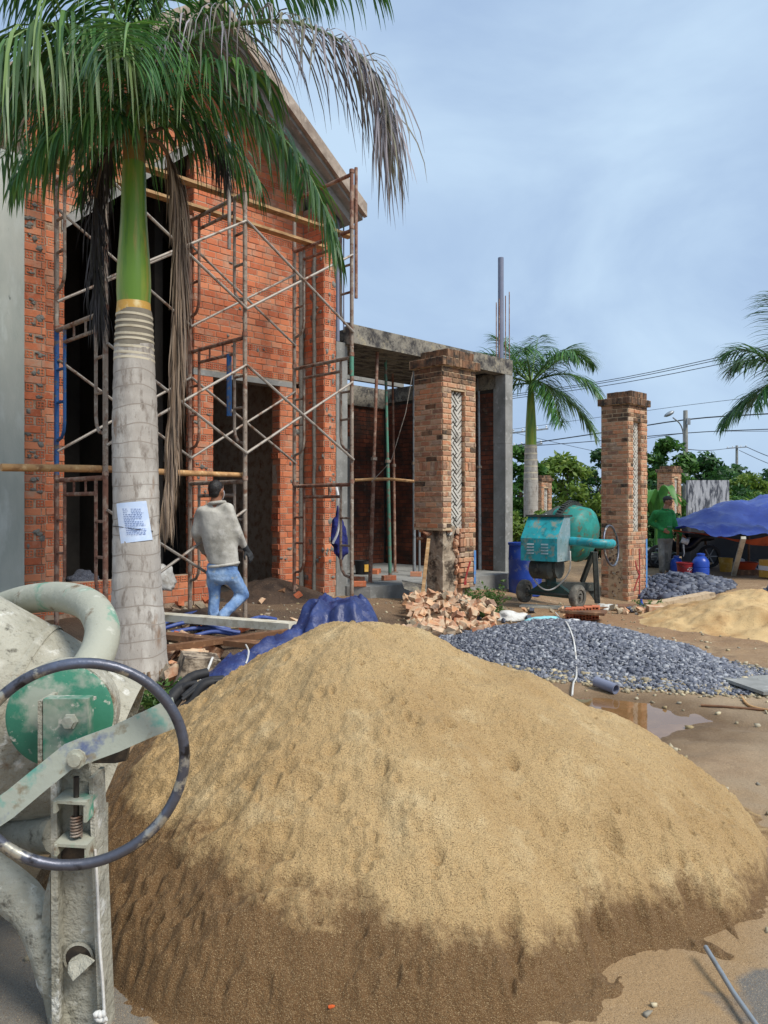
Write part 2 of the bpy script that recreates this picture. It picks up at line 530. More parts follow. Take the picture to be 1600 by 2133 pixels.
def blend_nodes(m, mask_builder, colB, fac=1.0):
    """mix colB into a MAT material by a mask socket built in its node tree"""
    nt = m.node_tree
    bs = nt.nodes['Principled BSDF']
    src = bs.inputs['Base Color'].links[0].from_socket
    mx = nt.nodes.new('ShaderNodeMix'); mx.data_type = 'RGBA'
    nt.links.new(mask_builder(nt), mx.inputs['Factor'])
    nt.links.new(src, mx.inputs['A'])
    if isinstance(colB, tuple):
        mx.inputs['B'].default_value = colB
    else:
        nt.links.new(colB, mx.inputs['B'])
    nt.links.new(mx.outputs['Result'], bs.inputs['Base Color'])
def patch_mask(cx, cy, rx, ry, nscale=3.0, namp=0.5, soft=0.35, rot=0.0):
    """irregular ground patch centred on a place, as a mask"""
    def f_(nt):
        N, L = nt.nodes, nt.links
        geo = N.new('ShaderNodeNewGeometry')
        mp = N.new('ShaderNodeMapping'); mp.vector_type = 'TEXTURE'
        mp.inputs['Location'].default_value = (cx, cy, 0)
        mp.inputs['Rotation'].default_value = (0, 0, rot)
        mp.inputs['Scale'].default_value = (rx, ry, 1e6)
        L.new(geo.outputs['Position'], mp.inputs['Vector'])
        ln = N.new('ShaderNodeVectorMath'); ln.operation = 'LENGTH'
        L.new(mp.outputs['Vector'], ln.inputs[0])
        nz = N.new('ShaderNodeTexNoise')
        nz.inputs['Scale'].default_value = nscale; nz.inputs['Detail'].default_value = 6
        L.new(geo.outputs['Position'], nz.inputs['Vector'])
        ma = N.new('ShaderNodeMath'); ma.operation = 'MULTIPLY_ADD'
        L.new(nz.outputs['Fac'], ma.inputs[0]); ma.inputs[1].default_value = namp * 2
        L.new(ln.outputs['Value'], ma.inputs[2])
        mr = N.new('ShaderNodeMapRange')
        mr.inputs['From Min'].default_value = 1 + namp + soft
        mr.inputs['From Max'].default_value = 1 + namp - soft
        L.new(ma.outputs[0], mr.inputs['Value'])
        return mr.outputs['Result']
    return f_
M_ground = MAT('sandy_ground', rgb(150, 122, 90), [(rgb(128, 100, 72), 0.9, 0.42, 0.62), (rgb(172, 146, 112), 3.5, 0.54, 0.72), (rgb(112, 88, 64), 9, 0.58, 0.74), (rgb(190, 166, 132), 60, 0.58, 0.74), (rgb(84, 66, 48), 110, 0.58, 0.72), (rgb(104, 82, 60), 2.2, 0.56, 0.70)], 0.95, bump=[(8, 0.4, 0.03), (60, 0.5, 0.01), (220, 0.5, 0.004)])
blend_nodes(M_ground, patch_mask(1.4, 3.0, 1.6, 1.3, 2.2, 0.9, 0.25), rgb(146, 126, 100))        # bare concrete road showing through
blend_nodes(M_ground, patch_mask(-1.6, 2.2, 0.8, 0.8, 2.2, 0.8, 0.25), rgb(134, 118, 98))
blend_nodes(M_ground, patch_mask(2.9, 5.2, 1.5, 1.2, 1.8, 0.7, 0.4), rgb(154, 134, 108))
blend_nodes(M_ground, patch_mask(-2.2, 8.6, 3.6, 2.6, 1.5, 0.5, 0.4), rgb(74, 58, 46))           # wet soil in front of the house
blend_nodes(M_ground, patch_mask(1.6, 5.3, 0.95, 0.8, 3, 0.5, 0.3), rgb(98, 76, 52))             # wet rim of the puddle
blend_nodes(M_ground, patch_mask(4.0, 10.2, 2.0, 1.6, 1.6, 0.6, 0.4), rgb(136, 102, 70))
blend_nodes(M_ground, patch_mask(-0.05, 3.55, 1.75, 1.75, 5.0, 0.30, 0.12), rgb(146, 118, 82))      # loose sand spread round the heap
blend_nodes(M_ground, patch_mask(1.22, 2.26, 0.20, 0.14, 7.0, 1.1, 0.2), rgb(98, 96, 92))
blend_nodes(M_ground, patch_mask(1.7, 2.95, 0.14, 0.26, 6.0, 1.2, 0.2), rgb(104, 102, 98))
blend_nodes(M_ground, patch_mask(-1.3, 2.3, 0.7, 0.6, 6.0, 1.0, 0.2), rgb(112, 108, 100))
blend_nodes(M_ground, patch_mask(0, 60, 60, 32, 0.1, 0.3, 0.3), rgb(70, 80, 44))                 # grass far behind
xs = graded(-5.5, 7.0, 0.04, -500, 600)
ys = graded(0.9, 15.0, 0.04, -60, 1500)
XX, YY = np.meshgrid(xs, ys)
struct(grid_mesh('ground', xs, ys, gz(XX, YY), M_ground))

def grains(sc, lo, hi):
    def f_(nt):
        N, L = nt.nodes, nt.links
        geo = N.new('ShaderNodeNewGeometry')
        nz = N.new('ShaderNodeTexNoise'); nz.inputs['Scale'].default_value = sc; nz.inputs['Detail'].default_value = 2
        L.new(geo.outputs['Position'], nz.inputs['Vector'])
        mr = N.new('ShaderNodeMapRange'); mr.inputs['From Min'].default_value = lo; mr.inputs['From Max'].default_value = hi
        L.new(nz.outputs['Fac'], mr.inputs['Value'])
        return mr.outputs['Result']
    return f_
blend_nodes(M_ground, grains(280, 0.52, 0.72), rgb(92, 72, 50))
blend_nodes(M_ground, grains(400, 0.56, 0.76), rgb(190, 166, 132))
# puddle
M_puddle = MAT('muddy_water', rgb(120, 88, 54), [(rgb(140, 106, 70), 2.5, 0.45, 0.65)], 0.03, spec=0.5, bump=[(3, 0.02, 0.01)])
mb = MB()
cx, cy = 1.5, 5.35
ring = [(cx + 0.95 * math.cos(t), cy + 0.95 * math.sin(t), -0.026) for t in np.linspace(0, 2 * math.pi, 49)[:-1]]
mb.add(ring, [tuple(range(48))])
o = struct(mb.build('puddle', M_puddle))
o.name = 'puddle_water'

# ---------------------------------------------------------------- the big sand heap
HP = dict(cx=-0.125, cy=3.5, H=1.085, Rr=1.72, Rl=1.32, Rf=1.38, Rb=1.92)
def heap_h(X, Y):
    dx, dy = X - HP['cx'], Y - HP['cy']
    ex = np.where(dx > 0, dx / HP['Rr'], dx / HP['Rl'])
    ey = np.where(dy > 0, dy / HP['Rb'], dy / HP['Rf'])
    th = np.arctan2(dy, dx)
    wob = 1 + 0.035 * np.sin(3 * th + 1) + 0.03 * np.sin(5 * th + 2.2) + 0.02 * np.sin(9 * th)
    t = np.sqrt(ex ** 2 + ey ** 2 + 0.045) / wob
    c = np.clip(1.02 - t, 0, None)
    h = HP['H'] * c ** 0.76
    h = h + 0.035 * np.clip((1.16 - t) / 0.2, 0, 1) ** 1.5
    return h, t
hx = np.arange(-1.9, 2.2, 0.0066)
hy = np.arange(1.7, 5.8, 0.0072)
HX, HY = np.meshgrid(hx, hy)
h, tt = heap_h(HX, HY)
h = np.clip(h - 0.022 * (0.5 + np_noise(HX, HY, 5.0, 31, 4)) * np.clip(1.3 - h / 0.08, 0, 1), 0, None)      # ragged toe
on = np.clip(h / 0.08, 0, 1)
low = np.clip(0.75 - h / 0.55, 0, 1)                         # the slumped, lumpy lower flank
n1 = np_noise(HX, HY, 1.6, 21, 4)
n2 = np_noise(HX, HY, 7.0, 22, 4)
n3 = np_noise(HX, HY, 26.0, 23, 3)
n4 = np_noise(HX, HY, 48.0, 24, 3)
n6 = np_noise(HX, HY, 90.0, 27, 1)
ang = np.arctan2(HY - HP['cy'], HX - HP['cx'])
rad = np.hypot(HX - HP['cx'], HY - HP['cy'])
run = np_noise(ang * 9, rad * 1.6, 1.6, 25, 3)               # streaks running down the slope
right = np.clip((HX - 0.5) / 0.8, 0, 1) * np.clip((tt - 0.5) / 0.3, 0, 1)
left = np.clip((-0.2 - HX) / 0.5, 0, 1)
n5 = np_noise(HX, HY, 3.3, 26, 3)
z = h + on * (0.045 * n1 + 0.022 * n5 * np.clip(h / 0.3, 0, 1) + (0.016 + 0.020 * low + 0.020 * left) * n2 + (0.007 + 0.020 * low + 0.012 * left) * n3 + (0.006 + 0.010 * low) * n4 + (0.0028 + 0.003 * low) * n6 + 0.011 * np.tanh(9 * np_noise(HX, HY, 2.4, 28, 3)) * np.clip(h / 0.25, 0, 1) + (0.008 + 0.03 * right) * run)
z = z * (0.925 / z.max())
def heap_hit(px, py):
    for k in range(300):
        Y_ = 1.7 + k * 0.012
        p = P(px, py, Y_)
        if p.z <= float(heap_h(np.array([p.x]), np.array([p.y]))[0][0]):
            return p
    return None
def dent(px, py, rx, ry, d, rim=0.3):
    global z
    p = heap_hit(px, py)
    if p is None:
        return
    i0, i1 = np.searchsorted(hx, (p.x - 4 * rx, p.x + 4 * rx)); j0, j1 = np.searchsorted(hy, (p.y - 4 * ry, p.y + 4 * ry))
    q = ((HX[j0:j1, i0:i1] - p.x) / rx) ** 2 + ((HY[j0:j1, i0:i1] - p.y) / ry) ** 2
    z[j0:j1, i0:i1] += -d * np.exp(-q) + rim * d * np.exp(-((np.sqrt(q) - 1.7) / 0.5) ** 2)
for a in ((1262, 1722, 0.035, 0.03, 0.06), (1290, 1750, 0.03, 0.025, 0.025), (936, 1505, 0.02, 0.018, 0.03), (862, 1496, 0.03, 0.02, 0.025), (1066, 1572, 0.02, 0.02, 0.025), (692, 1546, 0.022, 0.02, 0.025),
          (908, 1765, 0.02, 0.018, 0.03), (326, 1922, 0.016, 0.014, 0.05), (266, 1906, 0.016, 0.014, 0.045), (300, 1890, 0.016, 0.014, 0.04), (590, 1716, 0.02, 0.02, 0.02), (600, 1585, 0.025, 0.02, 0.02),
          (1060, 1790, 0.05, 0.03, 0.03), (800, 1700, 0.06, 0.035, 0.025), (1130, 1720, 0.05, 0.04, 0.022), (460, 1690, 0.05, 0.04, 0.03), (700, 1640, 0.03, 0.02, 0.016), (980, 1380, 0.06, 0.05, 0.02),
          (1480, 1905, 0.03, 0.10, 0.05), (1505, 1930, 0.025, 0.09, 0.05), (1440, 1850, 0.03, 0.09, 0.035), (1250, 1960, 0.03, 0.08, 0.05), (1330, 1905, 0.025, 0.07, 0.03), (1060, 1925, 0.03, 0.08, 0.04), (500, 1850, 0.05, 0.05, 0.03)):
    dent(*a)
for k in range(230):
    dent(random.uniform(220, 1450), random.uniform(1340, 2080), random.uniform(0.007, 0.02), random.uniform(0.007, 0.016), random.uniform(0.008, 0.024))
for k in range(16):
    dent(random.uniform(220, 700), random.uniform(1500, 1900), random.uniform(0.02, 0.05), random.uniform(0.015, 0.03), random.uniform(0.012, 0.03))
for k in range(26):
    dent(random.uniform(500, 1400), random.uniform(1350, 1850), random.uniform(0.03, 0.07), random.uniform(0.02, 0.04), random.uniform(0.008, 0.02))
def lumpy(nt):
    N, L = nt.nodes, nt.links
    geo = N.new('ShaderNodeNewGeometry')
    sx = N.new('ShaderNodeSeparateXYZ'); L.new(geo.outputs['Position'], sx.inputs[0])
    nz = N.new('ShaderNodeTexNoise'); nz.inputs['Scale'].default_value = 2.6; nz.inputs['Detail'].default_value = 10; nz.inputs['Roughness'].default_value = 0.78
    L.new(geo.outputs['Position'], nz.inputs['Vector'])
    a = N.new('ShaderNodeMath'); a.operation = 'MULTIPLY_ADD'
    L.new(nz.outputs['Fac'], a.inputs[0]); a.inputs[1].default_value = -0.60
    L.new(sx.outputs['Z'], a.inputs[2])
    b = N.new('ShaderNodeMath'); b.operation = 'MULTIPLY_ADD'           # damper towards the mixer side
    L.new(sx.outputs['X'], b.inputs[0]); b.inputs[1].default_value = 0.14
    L.new(a.outputs[0], b.inputs[2])
    mr = N.new('ShaderNodeMapRange')
    mr.inputs['From Min'].default_value = -0.02
    mr.inputs['From Max'].default_value = -0.10
    L.new(b.outputs[0], mr.inputs['Value'])
    return mr.outputs['Result']
M_sand = MAT('coarse_yellow_sand', rgb(196, 165, 116), [(rgb(180, 147, 98), 1.6, 0.42, 0.62), (rgb(210, 184, 138), 5, 0.54, 0.72)], 0.95, bump=[(34, 0.45, 0.014), (120, 0.9, 0.010), (330, 1.0, 0.006)])
blend_nodes(M_sand, lumpy, rgb(110, 80, 46))
blend_nodes(M_sand, grains(300, 0.50, 0.72), rgb(100, 72, 42))
blend_nodes(M_sand, grains(420, 0.54, 0.76), rgb(196, 172, 130))
z = np.maximum(z, 0.5 * h)
zz = gz(HX, HY) + z - 0.014 * np.clip(1 - h / 0.02, 0, 1)
tag(grid_mesh('sand_heap', hx, hy, zz, M_sand, keep=(h > 0.0015)), 'big heap of coarse yellow sand, damp and brown at its foot', 'sand heap')

# second, smaller sand heap
x2 = np.arange(2.6, 6.8, 0.03); y2 = np.arange(7.6, 11.9, 0.03)
X2, Y2 = np.meshgrid(x2, y2)
q = np.sqrt(((X2 - 4.75) / 1.55) ** 2 + ((Y2 - 9.6) / 1.45) ** 2 + 0.02)
h2 = 0.50 * np.clip(1.03 - q, 0, None) ** 1.25
z2 = gz(X2, Y2) + h2 + np.clip(h2 / 0.05, 0, 1) * (0.08 * np_noise(X2, Y2, 2.2, 41, 4) + 0.035 * np_noise(X2, Y2, 9, 42, 3)) - 0.01
M_sand2 = MAT('pale_sand', rgb(196, 166, 118), [(rgb(168, 132, 86), 2, 0.44, 0.62), (rgb(140, 106, 68), 5, 0.58, 0.72), (rgb(112, 84, 54), 70, 0.58, 0.7)], 0.95, bump=[(30, 0.4, 0.012), (120, 0.6, 0.006)])
tag(grid_mesh('sand_heap', x2, y2, z2, M_sand2, keep=(h2 > 0.003)), 'small pale sand heap in front of the stone slabs and blue tent', 'sand heap')

# ---------------------------------------------------------------- crushed stone
def stones(n, sampler, size, jit=0.45):
    c = sampler(n)
    n = len(c)
    base = np.array([(x, y, z_) for z_ in (-1, 1) for x, y in ((-1, -1), (1, -1), (1, 1), (-1, 1))], float)
    pts = base[None] * (1 + rng.uniform(-jit, jit, (n, 8, 3)))
    sz = size * rng.lognormal(0, 0.34, (n, 1, 1)).clip(0.45, 2.2) * np.stack([np.ones(n), rng.uniform(0.6, 1, n), rng.uniform(0.4, 0.8, n)], 1)[:, None, :]
    pts = pts * sz * 0.5
    a, b, g_ = rng.uniform(0, 6.28, (3, n))
    tilt = rng.normal(0, 0.7, n)
    ca, sa, cb, sb = np.cos(a), np.sin(a), np.cos(tilt), np.sin(tilt)
    Rz = np.zeros((n, 3, 3)); Rz[:, 0, 0] = ca; Rz[:, 0, 1] = -sa; Rz[:, 1, 0] = sa; Rz[:, 1, 1] = ca; Rz[:, 2, 2] = 1
    Rx = np.zeros((n, 3, 3)); Rx[:, 0, 0] = 1; Rx[:, 1, 1] = cb; Rx[:, 1, 2] = -sb; Rx[:, 2, 1] = sb; Rx[:, 2, 2] = cb
    M = Rz @ Rx
    V = np.einsum('nij,nkj->nki', M, pts) + c[:, None, :]
    f_ = np.array([(3, 2, 1, 0), (4, 5, 6, 7), (0, 1, 5, 4), (1, 2, 6, 5), (2, 3, 7, 6), (3, 0, 4, 7)])
    Q = (f_[None] + (np.arange(n) * 8)[:, None, None]).reshape(-1, 4)
    return V.reshape(-1, 3), Q
GREY = [rgb(86, 90, 102), rgb(112, 116, 128), rgb(64, 68, 80), rgb(140, 142, 150), rgb(96, 100, 112), rgb(170, 172, 176), rgb(78, 82, 94)]
M_gravel = MAT('blue_grey_crushed_stone', None, [], 0.8, rnd=GREY, bump=[(120, 0.3, 0.003)])
M_gravel_bed = MAT('stone_bed', rgb(74, 78, 90), [(rgb(104, 108, 118), 40, 0.5, 0.7)], 0.9, bump=[(60, 0.8, 0.02)])
M_pebble = MAT('washed_yellow_pebbles', None, [], 0.85, rnd=[rgb(176, 160, 126), rgb(140, 128, 104), rgb(196, 182, 150), rgb(120, 116, 108), rgb(160, 142, 104)])
GC = (1.92, 7.5)
def gravel_h(X, Y):
    dx, dy = X - GC[0], Y - GC[1]
    a = R(-38)
    ex, ey = dx * math.cos(a) - dy * math.sin(a), dx * math.sin(a) + dy * math.cos(a)
    th = np.arctan2(ey, ex)
    rr = 1.0 + 0.06 * np.sin(3 * th) + 0.05 * np.sin(4 * th + 1)
    t = np.sqrt((ex / 1.06) ** 2 + (ey / 1.52) ** 2) / rr
    return 0.30 * np.clip(1 - t ** 1.7, 0, None) ** 0.95, t
def gravel_pts(n):
    X = rng.uniform(0.2, 3.8, n); Y = rng.uniform(5.2, 9.6, n)
    h_, t_ = gravel_h(X, Y)
    k = (t_ < 1.0) | ((t_ < 1.12) & (rng.random(n) < 0.4))
    X, Y, h_ = X[k], Y[k], h_[k]
    return np.stack([X, Y, gz(X, Y) + h_ + rng.uniform(-0.006, 0.016, len(X)) + 0.03 * np_noise(X, Y, 2.5, 51, 3) * np.clip(h_ / 0.05, 0, 1)], 1)
V, Q = stones(115000, gravel_pts, 0.0215)
gp = thing('gravel_heap', 'low heap of blue-grey crushed stone beside the muddy puddle', 'gravel heap', (GC[0], GC[1], 0))
np_mesh('stones', V, Q, M_gravel, gp, kind='stuff')
gx = np.arange(0.2, 3.8, 0.05); gy = np.arange(5.3, 9.6, 0.05)
GX, GY = np.meshgrid(gx, gy)
gh, gt = gravel_h(GX, GY)
o = grid_mesh('stone_bed', gx, gy, gz(GX, GY) + gh + 0.03 * np_noise(GX, GY, 2.5, 51, 3) * np.clip(gh / 0.05, 0, 1) - 0.012, M_gravel_bed, keep=(gt < 1.0))
o.parent = gp
o.location = -gp.location
def pebble_pts(n):
    X = rng.uniform(0.8, 4.2, n); Y = rng.uniform(4.9, 7.6, n)
    h_, t_ = gravel_h(X, Y)
    dd = np.hypot(X - 1.6, Y - 5.15)
    k = (t_ > 0.93) & (t_ < 1.22) & (rng.random(n) < np.clip((1.28 - t_) * 3.4, 0.05, 1)) & (dd > 0.42) & (Y < 7.2)
    X, Y, h_ = X[k], Y[k], h_[k]
    return np.stack([X, Y, gz(X, Y) + h_ + 0.004], 1)
V, Q = stones(14000, pebble_pts, 0.025, 0.3)
o = np_mesh('pebbles', V, Q, M_pebble, kind='stuff')
tag(o, 'washed yellow pebbles strewn along the puddle edge of the gravel heap', 'pebbles', kind='stuff')

M_slate = MAT('dark_slate_stone', None, [], 0.7, rnd=[rgb(66, 72, 90), rgb(86, 92, 108), rgb(50, 54, 68), rgb(120, 124, 134), rgb(74, 80, 96)], bump=[(60, 0.3, 0.005)])
def pile(name, label, cx, cy, rx, ry, hh, n, size):
    def f_(k):
        t = np.sqrt(rng.random(k)); a = rng.uniform(0, 6.28, k)
        X, Y = cx + rx * t * np.cos(a), cy + ry * t * np.sin(a)
        return np.stack([X, Y, gz(X, Y) + hh * (1 - t ** 1.5) * rng.uniform(0.55, 1.05, k) + size * 0.15], 1)
    V, Q = stones(n, f_, size)
    tag(np_mesh(name, V, Q, M_slate), label, 'stone pile', 'piles of dark broken stone')['kind'] = 'stuff'
pile('stone_pile', 'wide pile of dark broken stone in front of the red bucket and blue water jug', 5.6, 14.7, 1.05, 0.75, 0.24, 2600, 0.075)
pile('stone_pile', 'small pile of dark broken stone beyond the small sand heap', 6.6, 12.6, 0.75, 0.5, 0.22, 1100, 0.075)
# loose chips on the ground
def chips(n):
    X = rng.uniform(-3, 6, n); Y = rng.uniform(2.2, 13, n)
    k = heap_h(X, Y)[0] < 0.01
    X, Y = X[k], Y[k]
    return np.stack([X, Y, gz(X, Y) + 0.004], 1)
V, Q = stones(1500, chips, 0.022)
tag(np_mesh('stone_chips', V, Q, M_pebble), 'scattered stone chips lying on the sandy ground', 'stone chips', kind='stuff')
# ---------------------------------------------------------------- brick pieces
def end_mesh(name, mats, hw=0.044, ht=0.08, dep=0.055):
    """hollow brick seen on its end: four real holes; front in the plane y = 0, facing -y"""
    mb = MB()
    xs_ = [-hw, -hw * 0.70, -hw * 0.14, hw * 0.14, hw * 0.70, hw]
    zs_ = [0, ht * 0.15, ht * 0.43, ht * 0.57, ht * 0.85, ht]
    for i in range(5):
        for j in range(5):
            a, b, c, d = xs_[i], xs_[i + 1], zs_[j], zs_[j + 1]
            if i in (1, 3) and j in (1, 3):
                k = (b - a) * 0.22
                # octagonal mouth
                oc = [(a + k, c), (b - k, c), (b, c + k), (b, d - k), (b - k, d), (a + k, d), (a, d - k), (a, c + k)]
                vs_ = [(x, 0, z_) for x, z_ in oc] + [(x, dep, z_) for x, z_ in oc]
                fs = [(q, 8 + q, 8 + (q + 1) % 8, (q + 1) % 8) for q in range(8)] + [tuple(range(15, 7, -1))]
                mb.add(vs_, fs)
                mb.add([(a, 0, c), (a + k, 0, c), (a, 0, c + k)], [(0, 1, 2)])
                mb.add([(b, 0, c), (b, 0, c + k), (b - k, 0, c)], [(0, 1, 2)])
                mb.add([(b, 0, d), (b - k, 0, d), (b, 0, d - k)], [(0, 1, 2)])
                mb.add([(a, 0, d), (a, 0, d - k), (a + k, 0, d)], [(0, 1, 2)])
            else:
                mb.add([(a, 0, c), (b, 0, c), (b, 0, d), (a, 0, d)], [(0, 1, 2, 3)])
    mb.add([(-hw, 0, 0), (hw, 0, 0), (hw, 0, ht), (-hw, 0, ht), (-hw, 0.08, 0), (hw, 0.08, 0), (hw, 0.08, ht), (-hw, 0.08, ht)],
           [(0, 4, 5, 1), (1, 5, 6, 2), (2, 6, 7, 3), (3, 7, 4, 0), (4, 7, 6, 5)])
    # weld so that each end is one island
    me = bpy.data.meshes.new(name)
    key, vv, mp = {}, [], []
    for p in mb.v:
        k = (round(p[0], 5), round(p[1], 5), round(p[2], 5))
        if k not in key:
            key[k] = len(vv)
            vv.append(p)
        mp.append(key[k])
    ff = [tuple(mp[i] for i in f) for f in mb.f]
    me.from_pydata(vv, [], ff)
    me.materials.append(mats)
    return me, vv, ff
def solid_mesh(name, mats, ht=0.08, dep=0.08, ch=0.004):
    """unit-long brick, front face y = 0 with a small worn chamfer"""
    c = ch
    fr = [(-0.5 + c * 2, 0, c), (0.5 - c * 2, 0, c), (0.5 - c * 2, 0, ht - c), (-0.5 + c * 2, 0, ht - c)]
    md = [(-0.5, c, 0), (0.5, c, 0), (0.5, c, ht), (-0.5, c, ht)]
    bk = [(-0.5, dep, 0), (0.5, dep, 0), (0.5, dep, ht), (-0.5, dep, ht)]
    vv = fr + md + bk
    ff = [(0, 1, 2, 3)] + [(i, i + 4, (i + 1) % 4 + 4, (i + 1) % 4) for i in range(4)] + [(i + 4, i + 8, (i + 1) % 4 + 8, (i + 1) % 4 + 4) for i in range(4)] + [(11, 10, 9, 8)]
    me = bpy.data.meshes.new(name)
    me.from_pydata(vv, [], ff)
    me.materials.append(mats)
    return me, vv, ff
END = end_mesh('hollow_end', M_hollow_end)
STR = solid_mesh('hollow_stretcher', M_hollow)
FACE_FRONT = Matrix.Rotation(R(45), 4, 'Z')
FACE_SIDE = Matrix.Rotation(R(45), 4, 'Z') @ Matrix.Rotation(R(-90), 4, 'Z')
def place_bricks(parent, rest_name, items, limit=300, kinds=None):
    """items: (kind, matrix, ...) ; the ones nearest the camera become objects of their own, the rest one stuff part"""
    kinds = kinds or {'E': END, 'S': STR}
    items = sorted(items, key=lambda t: t[1].translation.length)
    for k, M in items[:limit]:
        inst('brick', kinds[k][0], M, parent)
    byk = {}
    for k, M in items[limit:]:
        byk.setdefault(k, []).append(M)
    for k, Ms in byk.items():
        mb = MB()
        _, vv, ff = kinds[k]
        vv = [Vector(p) for p in vv]
        for M in Ms:
            mb.add([M @ p for p in vv], ff)
        mb.build(rest_name, kinds[k][0].materials[0], parent, kind='stuff')
def bm_(face, a, plane, z, sx=1.0, jit=0.004):
    """matrix for a brick: face 'F' (front, a = u, plane = w) or 'L' (side, a = w, plane = u)"""
    j = random.uniform(-jit, jit)
    if face == 'F':
        M = Matrix.Translation(B(a, plane + j, z)) @ FACE_FRONT
    else:
        M = Matrix.Translation(B(plane + j, a, z)) @ FACE_SIDE
    return M @ Matrix.Rotation(random.uniform(-0.01, 0.01), 4, 'Y') @ Matrix.Diagonal((sx, 1, 1, 1))
CP = 0.092                                     # course pitch
def course(items, face, a0, a1, plane, z, kind, off=0.0, jit=0.004):
    ln = a1 - a0
    if kind == 'E':
        n = max(1, int(round(ln / 0.098)))
        p = ln / n
        for i in range(n):
            items.append(('E', bm_(face, a0 + p * (i + 0.5), plane, z, min(1.0, p / 0.094), jit)))
    else:
        x = a0 - (off % 0.192)
        while x < a1 - 0.02:
            s, e = max(x, a0), min(x + 0.192, a1)
            if e - s > 0.03:
                items.append(('S', bm_(face, (s + e) / 2, plane, z, e - s - 0.010, jit)))
            x += 0.192

# ---------------------------------------------------------------- the brick house with the gable
UL0, UL1, UR0, UR1 = 3.18, 3.42, 7.53, 7.765        # side walls
WF, WP = 9.30, 8.80                                  # wall face, pier front
RIDGE_U, RIDGE_Z, SLOPE = 5.47, 7.99, 0.75
zroof = lambda u: RIDGE_Z - 0.24 - SLOPE * abs(u - RIDGE_U)
zlin = lambda u: 4.87 + 0.86 * (u - 3.9)             # raking lintel over the tall opening
house = thing('brick_house', 'unfinished tall red hollow-brick house with a gable roof behind scaffolding', 'house', B(5.4, 9.3, 0.1))
items = []
z = 0.16
ci = 0
while z < 7.7:
    hdr = ci in (34, 35 - 0) and False
    zt = z + CP
    head = (ci % 9 == 3 and z > 3.3)
    if z < 3.22:
        for (a, b_, face_off) in ((5.61, 5.92, 0), (7.08, 7.53, 0.1)):
            if ci % 2:
                course(items, 'F', a, b_, WF, z, 'S', 0.05 if ci % 4 == 1 else 0.14)
            else:
                # toothed jamb: an end at the opening, the rest stretchers
                if a < 6:
                    course(items, 'F', b_ - 0.098, b_, WF, z, 'E')
                    course(items, 'F', a, b_ - 0.10, WF, z, 'S' if ci % 4 else 'E', 0)
                else:
                    course(items, 'F', a, a + 0.098, WF, z, 'E')
                    course(items, 'F', a + 0.10, b_, WF, z, 'S', 0.03)
        # door reveal and tall-opening reveal
        j = random.uniform(-0.03, 0.02) if z < 2.2 else 0
        course(items, 'L', WF + 0.012, WF + 0.19, 7.08 + j, z, 'S' if ci % 2 else 'E')
        course(items, 'L', WF + 0.012, WF + 0.21, 5.61, z, 'S' if ci % 2 else 'E')
    elif z >= 3.36:
        ub = min(UR0, RIDGE_U + (RIDGE_Z - 0.24 - zt) / SLOPE)
        ua = 5.61
        if ub - ua > 0.1:
            course(items, 'F', ua, ub, WF, z, 'E' if (z < 3.44 or head) else 'S', (ci * 0.096 + 0.03 * (ci % 3)))
        if zt < 6.2:
            course(items, 'L', WF + 0.012, WF + 0.21, 5.61, z, 'S' if ci % 2 else 'E')
    # left side: pier beside the opening and the triangle above the raking lintel
    if z < zlin(3.84) - 0.1:
        course(items, 'F', UL1, 3.84, WF, z, 'S', 0.0 if ci % 2 else 0.1) if ci % 3 else course(items, 'F', UL1, 3.84, WF, z, 'E')
    else:
        ua = max(UL1, RIDGE_U - (RIDGE_Z - 0.24 - zt) / SLOPE)
        ub = min(5.61, 3.9 + (z - 4.87 - 0.16) / 0.86)
        if ub - ua > 0.1:
            course(items, 'F', ua, ub, WF, z, 'E' if ci % 8 == 0 else 'S', ci * 0.096)
    # side-wall piers
    if zt < zroof(UR1):
        course(items, 'F', UR0, UR1, WP, z, 'S' if ci % 2 else 'E')
        course(items, 'L', WP + 0.012, WF, UR0, z, 'S', 0.0 if ci % 2 else 0.1)
        course(items, 'F', UL0, UL1, WP, z, 'S' if ci % 2 else 'E')
    # low sill wall in the tall opening
    if z < 0.52:
        course(items, 'F', 3.84, 5.61, WF + 0.02, z, 'E' if z > 0.42 else 'S', ci * 0.09)
    z += CP
    ci += 1
place_bricks(house, 'bricks', items, 300)
# mortar cores behind the bricks
mb = MB()
rec = 0.007
def wall_poly(poly, w0, w1):
    pts = [B(u, w0, z_) for u, z_ in poly]
    mb.prism(pts, B(0, w1, 0) - B(0, w0, 0))
wall_poly([(5.61 + rec, 0), (5.92 - rec, 0), (5.92 - rec, 3.27), (5.61 + rec, 3.27)], WF + rec, WF + 0.20)
wall_poly([(7.08 + rec, 0), (7.54, 0), (7.54, 3.27), (7.08 + rec, 3.27)], WF + rec, WF + 0.20)
wall_poly([(5.61 + rec, 3.35), (UR0 + 0.01, 3.35), (UR0 + 0.01, zroof(UR0)), (5.61 + rec, zroof(5.61))], WF + rec, WF + 0.20)
wall_poly([(UL1 - 0.01, 0), (3.84 - rec, 0), (3.84 - rec, zlin(3.84) - 0.005), (UL1 - 0.01, zlin(3.84) - 0.005)], WF + rec, WF + 0.20)
wall_poly([(UL1 - 0.01, zlin(3.84)), (3.84, zlin(3.84)), (3.9, 5.03), (5.60, zlin(5.60) + 0.16), (5.60, zroof(5.60)), (RIDGE_U, zroof(RIDGE_U)), (UL1 - 0.01, zroof(UL1))], WF + rec, WF + 0.20)
mb.bbox(3.84, 5.61, WF + 0.028, WF + 0.2, 0, 0.52)
mb.build('mortar_core', M_mortar, house)
mb = MB()
mb.bbox(UR0 + rec, UR1 - 0.004, WP + rec, 13.2, 0, zroof(UR1))
